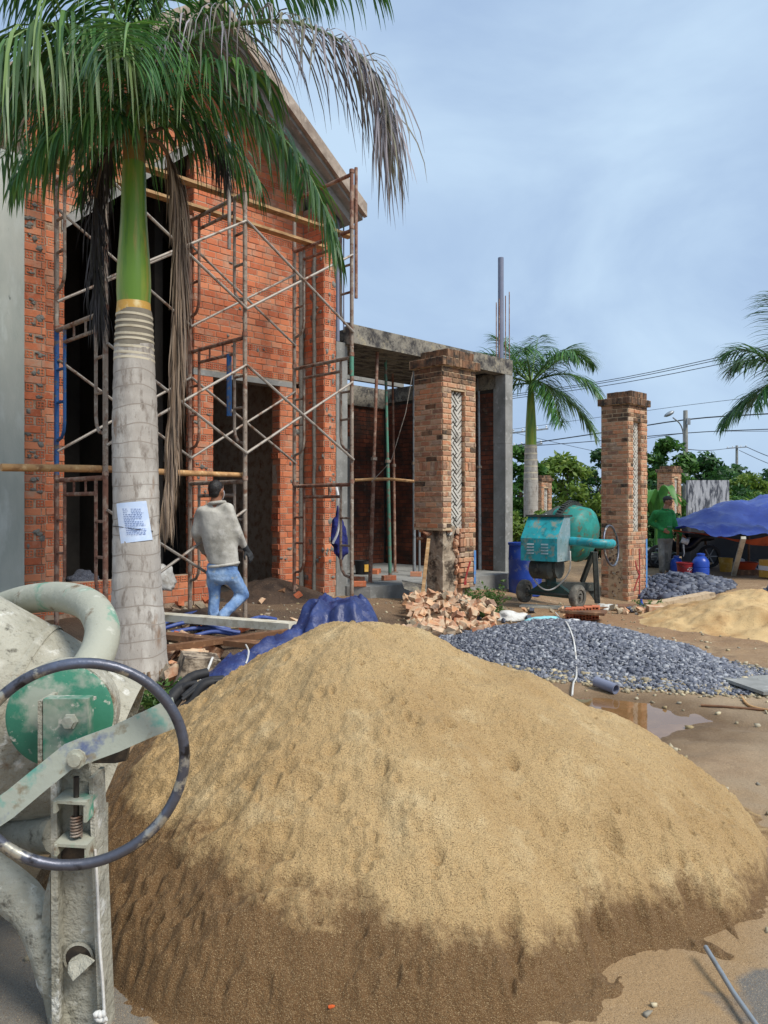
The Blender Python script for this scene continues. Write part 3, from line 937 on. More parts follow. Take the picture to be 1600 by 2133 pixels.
mb.bbox(UL0 + 0.004, UL1 - rec, WP + rec, 13.2, 0, zroof(UL0))
mb.build('side_wall', M_mortar, house)
mb = MB()
mb.prism([B(u, 13.0, z_) for u, z_ in ((UL1, 0), (UR0, 0), (UR0, zroof(UR0)), (RIDGE_U, zroof(RIDGE_U)), (UL1, zroof(UL1)))], B(0, 13.2, 0) - B(0, 13.0, 0))
mb.bbox(5.62, 5.75, 10.4, 13.0, 0, 6.2)
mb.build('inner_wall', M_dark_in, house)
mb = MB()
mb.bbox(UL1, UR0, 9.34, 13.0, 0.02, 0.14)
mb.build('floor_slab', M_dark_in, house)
mb = MB()                                             # roof: two raking slabs, gable wall at the back
for sgn, u_e in ((1, 8.06), (-1, 2.88)):
    ze = RIDGE_Z - SLOPE * abs(u_e - RIDGE_U)
    poly = [(RIDGE_U, RIDGE_Z), (u_e, ze), (u_e, ze - 0.22), (RIDGE_U, RIDGE_Z - 0.22)]
    pts = [B(u, 8.52, z_) for u, z_ in poly]
    mb.prism(pts, B(0, 13.4, 0) - B(0, 8.52, 0))
mb.build('roof_slab', M_conc, house)
mb = MB()
for sgn, u_e in ((1, 8.08), (-1, 2.86)):
    ze = RIDGE_Z + 0.03 - SLOPE * abs(u_e - RIDGE_U)
    poly = [(RIDGE_U + sgn * 0.003, RIDGE_Z + 0.03), (u_e, ze), (u_e, ze - 0.20), (RIDGE_U + sgn * 0.003, RIDGE_Z - 0.17)]
    mb.prism([B(u, 8.44, z_) for u, z_ in poly], B(0, 8.515, 0) - B(0, 8.44, 0))
mb.build('roof_fascia', M_fascia, house)
mb = MB()
for sgn, u_e in ((1, 7.95), (-1, 2.99)):               # raking beam under the overhang
    ze = RIDGE_Z - 0.225 - SLOPE * abs(u_e - RIDGE_U)
    poly = [(RIDGE_U + sgn * 0.003, RIDGE_Z - 0.225), (u_e, ze), (u_e, ze - 0.13), (RIDGE_U + sgn * 0.003, RIDGE_Z - 0.355)]
    mb.prism([B(u, 8.66, z_) for u, z_ in poly], B(0, 8.80, 0) - B(0, 8.66, 0))
mb.build('raking_beam', M_conc, house)
mb = MB()
mb.bbox(5.60, 7.36, WF - 0.006, WF + 0.19, 3.272, 3.352)
mb.build('door_lintel', M_conc, house)
mb = MB()
pts = [B(u, WF - 0.012, z_) for u, z_ in ((3.80, zlin(3.80)), (5.62, zlin(5.62)), (5.62, zlin(5.62) + 0.15), (3.80, zlin(3.80) + 0.15))]
mb.prism(pts, B(0, 9.5, 0) - B(0, 9.288, 0))
mb.build('raking_lintel', M_conc, house)
# mortar daubs and the rendered chases
mb = MB()
def daub(face, a, plane, z_, sx, sz):
    n = 11
    ring = []
    for k in range(n):
        t = 2 * math.pi * k / n
        q = random.uniform(0.6, 1.15)
        da, dz = math.cos(t) * sx * q, math.sin(t) * sz * q
        ring.append(B(a + da, plane, z_ + dz) if face == 'F' else B(plane, a + da, z_ + dz))
    nrm = (B(0, -1, 0) if face == 'F' else B(-1, 0, 0)) * random.uniform(0.007, 0.014)
    c = (B(a, plane, z_) if face == 'F' else B(plane, a, z_)) + nrm
    inner = [p.lerp(c, 0.45) + nrm * 0.8 for p in ring]
    base = len(ring)
    mb.add(ring + inner + [c], [(i, (i + 1) % n, n + (i + 1) % n, n + i) for i in range(n)] + [(n + i, n + (i + 1) % n, 2 * n) for i in range(n)])
for k in range(44):
    daub('F', random.uniform(UL0 + 0.04, UL1 - 0.04), WP, 0.4 + random.random() * 5, random.uniform(0.02, 0.055), random.uniform(0.015, 0.045))
for k in range(30):
    daub('F', random.uniform(UR0 + 0.03, UR1 - 0.03), WP, 0.3 + random.random() * 5, random.uniform(0.02, 0.05), random.uniform(0.02, 0.06))
for k in range(26):
    daub('L', random.uniform(WP + 0.03, WF - 0.03), UR0, 0.3 + random.random() * 5, random.uniform(0.02, 0.05), random.uniform(0.02, 0.06))
for k in range(40):
    a = random.choice((random.uniform(5.64, 5.9), random.uniform(7.1, 7.5), random.uniform(5.65, 7.5)))
    zz_ = random.uniform(0.3, 3.2) if a < 5.9 or a > 7.1 else random.uniform(3.5, 6)
    daub('F', a, WF, zz_, random.uniform(0.02, 0.05), random.uniform(0.015, 0.05))
mb.build('mortar_daubs', M_daub, house, smooth=60, kind='stuff')
mb = MB()
pts = [B(UR0 - 0.012, 9.02 + 0.008 * math.sin(k * 1.3), 0.1 + k * 0.16) for k in range(34)]
mb.tube(pts, [0.028 + 0.008 * random.random() for _ in pts], 7)
pts = [B(7.48, WF - 0.006, 0.1 + k * 0.16) for k in range(34)]
mb.tube(pts, [0.035 + 0.012 * random.random() for _ in pts], 7)
mb.build('mortar_chase', M_daub, house, smooth=60)
mb = MB()
for du, dw, r_, z1 in ((0.10, 0.03, 0.035, 6.05), (0.17, 0.12, 0.028, 5.7), (0.22, 0.02, 0.012, 6.2)):
    mb = MB()
    mb.tube([B(UR1 + du, WP + dw + 0.05, 4.0), B(UR1 + du, WP + dw + 0.05, z1)], r_, 10)
    mb.build('drain_pipe', M_sky_pipe, house, smooth=50)

# rendered wall at the left edge
mb = MB()
mb.bbox(1.9, 3.165, 8.74, 9.1, -0.05, 5.3)
tag(mb.build('rendered_wall', M_plaster), 'smooth grey-green rendered wall standing against the brick pier', 'wall')

# ---------------------------------------------------------------- the flat-roofed wing
wing = thing('concrete_wing', 'low flat-roofed wing of raw concrete frame open at the front, mouldy roof edge', 'building', B(10, 9, 0))
mb = MB()
mb.bbox(7.95, 12.06, 8.60, 8.82, 3.95, 4.235)
mb.build('roof_beam', M_conc_old, wing)
mb = MB()
mb.bbox(7.95, 12.06, 8.82, 11.05, 4.02, 4.19)  # slab extended further back to shade the wing interior
mb.bbox(11.83, 12.05, 8.83, 12.0, 3.70, 4.0)
mb.build('roof_slab', M_conc_old, wing)
mb = MB()
mb.bbox(7.78, 12.05, 11.80, 12.0, 3.58, 4.0)
mb.build('back_beam', M_conc_old, wing)
mb = MB()
mb.bbox(7.80, 11.9, 11.3, 11.42, 4.0, 4.14)
mb.build('cross_beam', M_conc, wing)
mb = MB(); mb.bbox(7.772, 8.0, 8.80, 9.05, -0.05, 3.98); mb.build('column', M_conc, wing)
for z0_, z1_, m_ in ((0.2, 1.35, M_conc), (1.353, 2.65, M_conc), (2.653, 3.945, M_conc)):
    mb = MB(); mb.bbox(11.83 + (0.004 if z0_ > 1 and z0_ < 2 else 0), 12.06, 8.60, 8.88, z0_, z1_); mb.build('column', m_, wing)
mb = MB()
poly = [B(7.95, 8.75, 0), B(8.15, 8.45, 0), B(8.6, 8.36, 0), B(12.25, 8.34, 0), B(12.25, 12, 0), B(7.95, 12, 0)]
mb.prism([p + Vector((0, 0, -0.35)) for p in poly][::-1], (0, 0, 0.58))
mb.build('plinth', M_conc, wing)
mb = MB()
mb.bbox(11.857, 12.0, 8.885, 11.8, 0.23, 3.70)
mb.bbox(7.78, 12.0, 11.85, 11.98, 0.23, 3.58)
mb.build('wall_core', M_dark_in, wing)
items = []
z, ci = 0.24, 0
while z < 3.6:
    course(items, 'L', 8.89, 11.8, 11.85, z, 'S', ci * 0.096)
    course(items, 'F', 9.3, 11.84, 11.843, z, 'S', ci * 0.096)
    z += CP
    ci += 1
M_hollow_dk = MAT('shade_darkened_hollow_brick', None, [(rgb(70, 48, 38), 3, 0.40, 0.62), (rgb(120, 100, 86), 7, 0.6, 0.74)], 0.95, rnd=[rgb(126, 66, 44), rgb(108, 56, 38), rgb(140, 78, 54)], bump=[(120, 0.25, 0.003)])  # darker brick colour carries the shade inside the wing
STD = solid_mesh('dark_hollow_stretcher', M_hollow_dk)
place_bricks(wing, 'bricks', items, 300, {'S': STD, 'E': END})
mb = MB()
mb.bbox(10.3, 10.7, 11.70, 11.83, 0.23, 2.9)
mb.build('render_panel', M_conc, wing)
mb = MB()
mb.tube([B(11.93, 8.78, 4.2), B(11.93, 8.78, 6.2)], 0.055, 14)
mb.build('vent_pipe', M_sky_pipe, wing, smooth=50)
for px, top in ((1034, 630), (1040, 622), (1053, 616), (1061, 608)):
    p0 = B(11.93, 8.75, 4.2)
    p1 = P(px, top, 14.6)
    mb = MB()
    mb.tube([Vector((p1.x, p1.y, 4.0)), p1], 0.010, 6)
    mb.build('starter_bar', M_rust2, wing)
mb = MB()                                               # cable across the slab soffit and form joints
for k in range(5):
    mb.bbox(8.1, 11.8, 9.0 + k * 0.33, 9.012 + k * 0.33, 4.005, 4.02)
mb.build('form_joint', M_conc, wing)

# shoring props under the wing roof
def prop(px, py, top_px, m_, label, rr=0.03):
    p = G(px, py, 0.232)
    q = Vector((P(top_px, 800, p.y).x, p.y + 0.05, 3.945))
    t = thing('shoring_prop', label, 'prop', p, 'steel props holding up the wing roof')
    mb = MB(); mb.tube([p, p.lerp(q, 0.55)], rr, 10); mb.build('outer_tube', m_, t, smooth=50)
    mb = MB(); mb.tube([p.lerp(q, 0.53), q], rr * 0.8, 10); mb.build('inner_tube', m_, t, smooth=50)
    mb = MB(); mb.lathe([(rr * 1.5, 0), (rr * 1.5, 0.05)], 10, Matrix.Translation(p.lerp(q, 0.53))); mb.build('collar', M_rust, t)
    mb = MB(); mb.box(p + Vector((0, 0, 0.008)), (0.12, 0.12, 0.012)); mb.build('base_plate', M_rust, t)
M_galv = MAT('galvanised_tube', rgb(150, 156, 160), [(rgb(118, 120, 120), 8, 0.5, 0.66)], 0.45, metal=0.5)
prop(771, 1214, 786, M_rust2, 'red rusty steel prop at the open front of the wing', 0.034)
prop(813, 1206, 803, M_green_steel, 'green-painted steel prop under the wing roof', 0.032)
prop(823, 1192, 818, M_rust2, 'thin rusty prop just behind the green prop', 0.028)
prop(863, 1199, 862, M_galv, 'grey steel prop standing on a hollow brick behind the broken gate pillar', 0.03)
prop(874, 1192, 873, M_galv, 'thin grey prop beside the wooden stake', 0.022)
prop(1000, 1187, 998, M_galv, 'tall grey prop between the broken gate pillar and the wing column', 0.036)
prop(1009, 1187, 1004, M_galv, 'slim grey prop next to the wing column', 0.018)
# rough timber rail lashed across the props, thin wire
p0, p1 = P(738, 1000, 12.0), P(868, 1003, 12.9)
mb = MB(); mb.tube(bez([p0, p0.lerp(p1, 0.5) + Vector((0, 0, 0.03)), p1], 10), 0.024, 7)
tag(mb.build('timber_rail', M_pole, smooth=50), 'pale round timber rail tied across the wing props', 'rail')
mb = MB(); mb.tube([P(860, 775, 12.4), P(845, 860, 12.4), P(815, 960, 12.4), P(775, 1003, 12.2)], 0.006, 5)
tag(mb.build('tie_wire', M_brace), 'thin pale wire hanging from the wing roof to the timber rail', 'wire')
# ---------------------------------------------------------------- gate pillars of old solid brick
OB = solid_mesh('old_brick_piece', M_brick, ht=0.061, dep=0.09, ch=0.006)
OC = solid_mesh('weathered_brick_piece', M_brick_cap, ht=0.064, dep=0.09, ch=0.006)
OS = solid_mesh('soldier_brick_piece', M_brick, ht=0.118, dep=0.09, ch=0.005)
OSC = solid_mesh('weathered_soldier_piece', M_brick_cap, ht=0.118, dep=0.09, ch=0.005)
OK_ = {'B': OB, 'C': OC, 'S': OS, 'SC': OSC}
M_tile = MAT('grey_fret_tile', rgb(196, 192, 182), [(rgb(134, 130, 122), 8, 0.48, 0.68), (rgb(196, 194, 186), 20, 0.58, 0.72)], 0.75, bump=[(60, 0.3, 0.004)])
M_tile_dk = MAT('fret_groove', rgb(62, 58, 52), [(rgb(84, 78, 70), 20, 0.5, 0.7)], 0.9)
M_red_paint = MAT('red_spray_paint', rgb(150, 44, 44), [(rgb(170, 96, 76), 20, 0.56, 0.68)], 0.8)
M_blue_paint = MAT('blue_spray_paint', rgb(92, 142, 196), [(rgb(160, 150, 140), 18, 0.56, 0.66), (rgb(66, 110, 180), 6, 0.5, 0.7)], 0.8)
PC = 0.0762
def clip_poly(poly, x0, x1, y0, y1):
    def cut(pl, f, g):
        out = []
        for i in range(len(pl)):
            a, b = pl[i], pl[(i + 1) % len(pl)]
            fa, fb = f(a), f(b)
            if fa >= 0:
                out.append(a)
            if fa * fb < 0:
                t = fa / (fa - fb)
                out.append((a[0] + (b[0] - a[0]) * t, a[1] + (b[1] - a[1]) * t))
        return out
    for f in (lambda p: p[0] - x0, lambda p: x1 - p[0], lambda p: p[1] - y0, lambda p: y1 - p[1]):
        if poly:
            poly = cut(poly, f, None)
    return poly
def gate_pillar(label, uc, wc, du, dw, zb, zt, broken=False, gouge=False, simple=False, rec_lo=1.08, rec_hi=3.2, mb_limit=300, sc=1.0):
    """uc, wc: the corner towards the camera; du along the front (recessed) face, dw along the side face"""
    t = thing('gate_pillar', label, 'pillar', B(uc + du / 2, wc + dw / 2, zb), 'old brick gate pillars')
    u0, u1, w0, w1 = uc, uc + du, wc, wc + dw
    rl, rr = u0 + du * 0.26, u0 + du * 0.665                # recess
    items = []
    ncap = zt - 0.25
    z_, ci = zb, 0
    def ring(z0_, kind, height, lo=None):
        def row(face, a0, a1, plane, off, vertical=False):
            L_ = 0.075 if vertical else 0.212
            x = a0 - (off % L_)
            while x < a1 - 0.012:
                s_, e_ = max(x, a0), min(x + L_, a1)
                if e_ - s_ > 0.025:
                    M = bm_(face, (s_ + e_) / 2, plane, z0_, e_ - s_ - 0.014, 0.005)
                    k = kind
                    if height > 3.3 and kind == 'B' and random.random() < 0.8:
                        k = 'C'
                    elif kind == 'B' and random.random() < 0.06:
                        k = 'C'
                    items.append((k, M))
                x += L_
        vert = kind[0] == 'S'
        off = 0.106 * (ci % 2) + random.uniform(-0.02, 0.02)
        in_rec = rec_lo < height < rec_hi
        if broken and height < 1.16:
            # only the far part of the front face still carries its bricks
            if height > 0.30:
                row('F', u0 + du * random.uniform(0.46, 0.53), u1, w0, off, vert)
            return
        segs = [(u0, rl), (rr, u1)] if in_rec else [(u0, u1)]
        for a, b in segs:
            row('F', a, b, w0, off, vert)
        if gouge and height < 1.02:
            row('L', w0 + 0.012, w0 + dw * 0.22, u0, off, vert)
            row('L', w0 + dw * 0.72, w1, u0, off, vert)
        else:
            row('L', w0 + 0.012, w1, u0, off, vert)
        if in_rec:
            row('L', w0 + 0.012, w0 + 0.088, rr, 0, vert)
    while z_ < ncap - 0.05:
        hgt = z_ - zb
        if abs(hgt - 2.02) < PC * 0.51 or abs(hgt - 0.92) < PC * 0.51 or (gouge and abs(hgt - 0.66) < PC * 0.51):
            ring(z_, 'S', hgt)
            z_ += 0.13
        else:
            ring(z_, 'B', hgt)
            z_ += PC
        ci += 1
    # cap: a corbelled tier and a smaller upper tier of bricks on end
    ov = 0.05
    zc = z_
    for face, a0, a1, pl in (('F', u0 - ov, u1 + ov, w0 - ov), ('L', w0 - ov + 0.012, w1 + ov, u0 - ov)):
        x = a0
        while x < a1 - 0.02:
            e = min(x + random.uniform(0.062, 0.08), a1)
            items.append(('SC', bm_(face, (x + e) / 2, pl, zc + random.uniform(-0.004, 0.004), e - x - 0.008, 0.006)))
            x = e
    for face, a0, a1, pl in (('F', u0 + 0.06, u1 - 0.10, w0 - ov + 0.012), ('L', w0 - ov + 0.024, w1 - 0.08, u0 + 0.06)):
        x = a0
        while x < a1 - 0.02:
            e = min(x + random.uniform(0.062, 0.08), a1)
            items.append(('SC', bm_(face, (x + e) / 2, pl, zc + 0.124 + random.uniform(-0.004, 0.004), e - x - 0.008, 0.006)))
            x = e
    place_bricks(t, 'bricks', items, mb_limit, OK_)
    # mortar body
    mb = MB()
    g = 0.009
    lo = zb + 1.16 if broken else zb - 0.05
    mb.bbox(u0 + g, rl - g * 0, w0 + g, w1, lo, zc)
    mb.bbox(rr + g, u1, w0 + g, w1 + 0.002, lo if not broken else zb + 0.32, zc)
    mb.bbox(rl, rr + g, w0 + 0.096, w1 - 0.002, lo, zc)
    mb.bbox(rl + 0.002, rr + g - 0.002, w0 + g + 0.001, w0 + 0.098, zb + rec_hi, zc)
    if not broken:
        mb.bbox(rl + 0.002, rr + g - 0.002, w0 + g + 0.001, w0 + 0.098, zb - 0.05, zb + rec_lo)
    mb.bbox(u0 - ov + g, u1 + ov - 0.002, w0 - ov + g, w1 + ov, zc, zc + 0.122)
    mb.bbox(u0 + 0.06 + g, u1 - 0.10, w0 - ov + 0.012 + g, w1 - 0.08, zc + 0.122, zc + 0.24)
    mb.build('mortar_core', M_lime, t)
    # fret panel: diagonal basket weave of raised bars
    pn = MB()
    pn.bbox(rl - 0.02, rr + 0.01, w0 + 0.080, w0 + 0.094, zb + rec_lo, zb + rec_hi)
    panel = pn.build('fret_panel', M_tile_dk, t)
    bars = MB()
    cell = 0.165
    cu, cz = (rl + rr) / 2, zb + rec_lo
    for i in range(-30, 40):
        for j in range(-30, 40):
            ccx, ccy = (i + 0.5) * cell, (j + 0.5) * cell
            X_, Y_ = (ccx - ccy) * S2, (ccx + ccy) * S2
            if not (-0.3 < X_ < 0.3 and -0.2 < Y_ < rec_hi - rec_lo + 0.2):
                continue
            horiz = (i + j) % 2
            for k in (-1, 0, 1):
                a, b = (cell * 0.60 if k == 0 else cell * 0.48), 0.0165
                d = k * cell / 3
                sh = 0.012 * k
                loc = [(-a + sh, d - b), (a + sh, d - b), (a + sh, d + b), (-a + sh, d + b)]
                if not horiz:
                    loc = [(-y, x) for x, y in loc]
                pl = [((ccx + x - ccy - y) * S2, (ccx + x + ccy + y) * S2) for x, y in loc]
                pl = clip_poly(pl, rl - cu - 0.005, rr - cu + 0.005, 0.004, rec_hi - rec_lo - 0.004)
                if len(pl) >= 3:
                    bars.prism([B(cu + x, w0 + 0.0795, cz + y) for x, y in pl][::-1], B(0, -0.012, 0) - B(0, 0, 0))
    bars.build('fret_bars', M_tile, panel)
    return t, (u0, u1, w0, w1)
pil1, d1 = gate_pillar('old brick gate pillar with its foot smashed down to a concrete core', 8.37, 7.18, 0.76, 0.565, -0.05, 3.76, broken=True)
pil2, d2 = gate_pillar('old brick gate pillar beside the teal concrete mixer, side face gouged', 13.05, 6.75, 0.75, 0.55, -0.33, 3.58, gouge=True, rec_lo=1.32, rec_hi=3.36)
# far pillars
pil3, d3 = gate_pillar('far old brick gate pillar in front of the bushes behind the teal mixer', 27.6, 18.2, 0.78, 0.66, 0.0, 2.78, rec_lo=0.5, rec_hi=2.25, mb_limit=0)
pil4, d4 = gate_pillar('far old brick gate pillar joined to the mould-streaked wall', 28.4, 12.9, 0.80, 0.60, 0.0, 3.05, rec_lo=0.3, rec_hi=2.55, mb_limit=0)
# broken foot of the first pillar: concrete core, ragged bricks, debris
def ragged_block(u0, u1, w0, w1, z0, z1, nz, amp, seed):
    """a rough four-sided post: rings with noisy outline"""
    mb = MB()
    n = 20
    vs_ = []
    for k in range(nz + 1):
        z_ = z0 + (z1 - z0) * k / nz
        for i in range(n):
            s_ = i / n * 4
            q = int(s_) % 4
            f_ = s_ - int(s_)
            cx_ = [(u0, w0), (u1, w0), (u1, w1), (u0, w1)]
            a, b = cx_[q], cx_[(q + 1) % 4]
            uu, ww = a[0] + (b[0] - a[0]) * f_, a[1] + (b[1] - a[1]) * f_
            nn = amp * fbm(uu * 9 + seed, ww * 9, z_ * 5, 4)
            du_, dw_ = uu - (u0 + u1) / 2, ww - (w0 + w1) / 2
            l_ = math.hypot(du_, dw_)
            vs_.append(B(uu + du_ / l_ * nn, ww + dw_ / l_ * nn, z_))
    fs = [(k * n + i, k * n + (i + 1) % n, (k + 1) * n + (i + 1) % n, (k + 1) * n + i) for k in range(nz) for i in range(n)]
    fs += [tuple(range(n - 1, -1, -1)), tuple(nz * n + i for i in range(n))]
    mb.add(vs_, fs)
    return mb
ragged_block(8.44, 8.70, 7.24, 7.56, -0.2, 1.17, 22, 0.05, 3).build('concrete_core', M_core, pil1, smooth=35)
ragged_block(8.69, 8.86, 7.24, 7.62, -0.1, 1.12, 18, 0.06, 8).build('broken_brickwork', M_brick, pil1, smooth=20)
ragged_block(8.74, 9.06, 7.26, 7.66, -0.2, 0.31, 8, 0.06, 18).build('broken_brickwork', M_core, pil1, smooth=20)
for k in range(16):
    z_ = 0.35 + k * 0.05
    mb = MB(); mb.rock(B(8.75 + random.uniform(-0.05, 0.04), 7.20 + random.uniform(0, 0.05), z_), (0.11, 0.08, 0.07), mi=0)
    mb.build('broken_brick', M_brick, pil1)
for uu, ww, zz_, s_ in ((8.42, 7.62, 1.10, 0.16), (8.40, 7.5, 1.06, 0.14), (8.46, 7.7, 0.98, 0.15), (8.5, 7.35, 1.12, 0.13), (8.58, 7.25, 1.1, 0.12)):
    mb = MB(); mb.rock(B(uu, ww, zz_), (s_, s_ * 0.8, 0.06), Euler((0.1, 0.1, random.random() * 3)).to_matrix()); mb.build('broken_brick', M_brick, pil1)
# gouge in the side of the second pillar
u0, u1, w0, w1 = d2
for k in range(70):
    z_ = -0.3 + random.random() * 1.0
    a = w0 + 0.55 * random.uniform(0.24, 0.70)
    mb = MB(); mb.rock(B(u0 + random.uniform(0.015, 0.06), a, z_), (random.uniform(0.05, 0.1),) * 2 + (0.06,)); mb.build('broken_brick', M_brick_cap if k % 3 else M_core, pil2)
# spray-painted marks on both pillars
def paint_strip(parent, pts, wd, plane, face, m_):
    mb = MB()
    for (a0, z0_), (a1, z1_) in zip(pts[:-1], pts[1:]):
        d = Vector((a1 - a0, z1_ - z0_)).normalized()
        nx, nz = -d.y * wd / 2, d.x * wd / 2
        q = [(a0 + nx, z0_ + nz), (a0 - nx, z0_ - nz), (a1 - nx, z1_ - nz), (a1 + nx, z1_ + nz)]
        mk = (lambda a, zq: B(a, plane, zq)) if face == 'F' else (lambda a, zq: B(plane, a, zq))
        mb.add([mk(*p) for p in q], [(0, 1, 2, 3)])
    mb.build('paint_mark', m_, parent)
u0, u1, w0, w1 = d1
paint_strip(pil1, [(u0 + 0.62, 0.64), (u0 + 0.55, 0.50), (u0 + 0.50, 0.36), (u0 + 0.51, 0.30)], 0.035, w0 - 0.008, 'F', M_red_paint)
paint_strip(pil1, [(u0 + 0.47, 0.33), (u0 + 0.53, 0.33)], 0.06, w0 - 0.009, 'F', M_red_paint)
paint_strip(pil1, [(u1 - 0.03, 0.80), (u1 - 0.028, 0.55), (u1 - 0.03, 0.30)], 0.05, w0 - 0.0075, 'F', M_blue_paint)
u0, u1, w0, w1 = d2
paint_strip(pil2, [(u0 + 0.42, 0.68), (u0 + 0.43, 0.3), (u0 + 0.42, -0.2)], 0.035, w0 - 0.008, 'F', M_red_paint)
paint_strip(pil2, [(u0 + 0.24, 0.46), (u0 + 0.34, 0.28), (u0 + 0.42, 0.20)], 0.035, w0 - 0.009, 'F', M_red_paint)
paint_strip(pil2, [(u0 + 0.40, 0.18), (u0 + 0.28, 0.02), (u0 + 0.2, -0.1)], 0.035, w0 - 0.009, 'F', M_red_paint)
paint_strip(pil2, [(u1 - 0.05, 0.85), (u1 - 0.045, 0.3), (u1 - 0.05, -0.1)], 0.06, w0 - 0.0075, 'F', M_blue_paint)

# mould-streaked wall beside the far pillar
mb = MB(); mb.box(P(1476, 1052, 30.5) - Vector((0, 0, 0.0)), (1.75, 0.2, 2.0))
w_ = P(1474, 1056, 30.2)
mb = MB(); mb.box((w_.x, w_.y, 1.25), (1.62, 0.18, 2.5))
tag(mb.build('boundary_wall', MAT('mould_streaked_render', rgb(168, 170, 176), [(rgb(70, 74, 84), 3.2, 0.46, 0.58), (rgb(194, 196, 200), 9, 0.56, 0.7)], 0.9, stretch=(2.5, 2.5, 0.5))), 'grey boundary wall streaked black with mould next to the far brick pillar', 'wall')

# ---------------------------------------------------------------- scaffolding
scaf = thing('scaffolding', 'rusty steel frame scaffolding three lifts high in front of the brick house', 'scaffolding', B(5.25, 8.2, 0.1))
SU = (3.54, 5.25, 6.96)
SW0, SW1 = 7.57, 8.80
LZ = 0.10
def frame(u, lvl, h=1.70, mats=(M_rust, M_rust, M_rust)):
    z0_ = LZ + lvl * 1.70
    zt = z0_ + h
    root = MB()
    root.tube([B(u, SW0, zt - 0.05), B(u, SW1, zt - 0.05)], 0.026, 8)
    fr = root.build('frame', mats[0], scaf, smooth=50)
    for w_, m_ in ((SW0, mats[1]), (SW1, mats[2])):
        mb = MB(); mb.tube([B(u, w_, z0_ + 0.005), B(u, w_, zt)], 0.027, 10); mb.build('post', m_, fr, smooth=50)
        mb = MB(); mb.lathe([(0.034, 0), (0.034, 0.05)], 10, Matrix.Translation(B(u, w_, zt - 0.035))); mb.build('coupling', M_rust2, fr, smooth=50)
    if h < 1.2:
        return
    mb = MB(); mb.tube([B(u, SW0 + 0.22, zt - 0.21), B(u, SW1 - 0.22, zt - 0.21)], 0.021, 8); mb.build('rail', mats[0], fr, smooth=50)
    for w_, s_, m_ in ((SW0, 1, mats[1]), (SW1, -1, mats[2])):
        q = w_ + s_ * 0.22
        mb = MB()
        mb.tube([B(u, q, zt - 0.06), B(u, q, zt - 1.1), B(u, q - s_ * 0.02, zt - 1.2), B(u, q - s_ * 0.08, zt - 1.27), B(u, w_ + s_ * 0.02, zt - 1.30)], 0.019, 8)
        mb.build('inner_tube', m_, fr, smooth=50)
        for k in (0.45, 0.82):
            mb = MB(); mb.tube([B(u, w_, zt - k - 0.05), B(u, q, zt - k - 0.05)], 0.017, 6); mb.build('rung', m_, fr, smooth=50)
    for k in (0.38, 0.62):
        mb = MB(); mb.tube([B(u, SW0 + (SW1 - SW0) * k, zt - 0.06), B(u, SW0 + (SW1 - SW0) * k, zt - 0.20)], 0.012, 6); mb.build('rung', mats[0], fr, smooth=50)
fm = {(0, 0): (M_rust2, M_rust2, M_rust2), (0, 1): (M_rust, M_rust, M_blue_steel), (0, 2): (M_rust, M_rust, M_rust), (1, 0): (M_rust, M_rust, M_rust), (1, 1): (M_rust2, M_rust, M_rust2),
      (1, 2): (M_rust, M_rust, M_rust2), (2, 0): (M_rust2, M_rust, M_rust2), (2, 1): (M_rust, M_rust, M_rust), (2, 2): (M_rust2, M_rust, M_rust)}
for i, u in enumerate(SU):
    for l in range(3):
        frame(u, l, mats=fm[(i, l)])
frame(SU[2], 3, 0.75, (M_rust2, M_rust2, M_rust))
def cross(u0, u1, w_, z0_):
    for a, b in (((u0, z0_ + 0.28), (u1, z0_ + 1.32)), ((u0, z0_ + 1.32), (u1, z0_ + 0.28))):
        mb = MB()
        e = 0.02 if a[1] < b[1] else -0.02
        mb.tube([B(a[0], w_ - 0.03 + e * 0.5, a[1]), B(b[0], w_ - 0.03 + e * 0.5, b[1])], 0.0165, 7)
        mb.build('cross_brace', M_brace, scaf, smooth=50)
for l in range(3):
    z0_ = LZ + l * 1.7
    cross(SU[0], SU[1], SW0, z0_)
    if l:
        cross(SU[1], SU[2], SW0, z0_)
        cross(SU[1], SU[2], SW1, z0_)
        cross(SU[0], SU[1], SW1, z0_)
# painted pieces
for (u, w_, z0_, z1_, m_) in ((SU[1], SW1 - 0.9, 2.55, 3.3, M_blue_steel), (SU[2], SW0, 3.2, 3.46, M_green_steel)):
    mb = MB(); mb.tube([B(u - 0.002, w_, z0_), B(u - 0.002, w_, z1_)], 0.031, 10); mb.build('painted_sleeve', m_, scaf, smooth=50)
# working boards and ledgers at the third lift
for w_, z_ in ((7.85, 5.19), (8.45, 5.19)):
    mb = MB(); mb.beam(B(3.2, w_, z_), B(7.2, w_, z_), 0.13, 0.035)
    tag(mb.build('scaffold_board', M_wood), 'long timber board laid across the top scaffold lift' if w_ < 8 else 'long timber board on the top lift, close to the brick wall', 'board')
mb = MB(); mb.tube(bez([B(2.55, 7.62, 1.82), B(3.6, 7.62, 1.84), B(4.5, 7.66, 1.83), B(5.32, 7.66, 1.83)], 14), [0.038] * 5 + [0.034] * 5 + [0.03] * 5, 10)
tag(mb.build('wooden_pole', M_pole, smooth=60), 'pale round wooden pole lying across the lowest scaffold lift', 'pole')
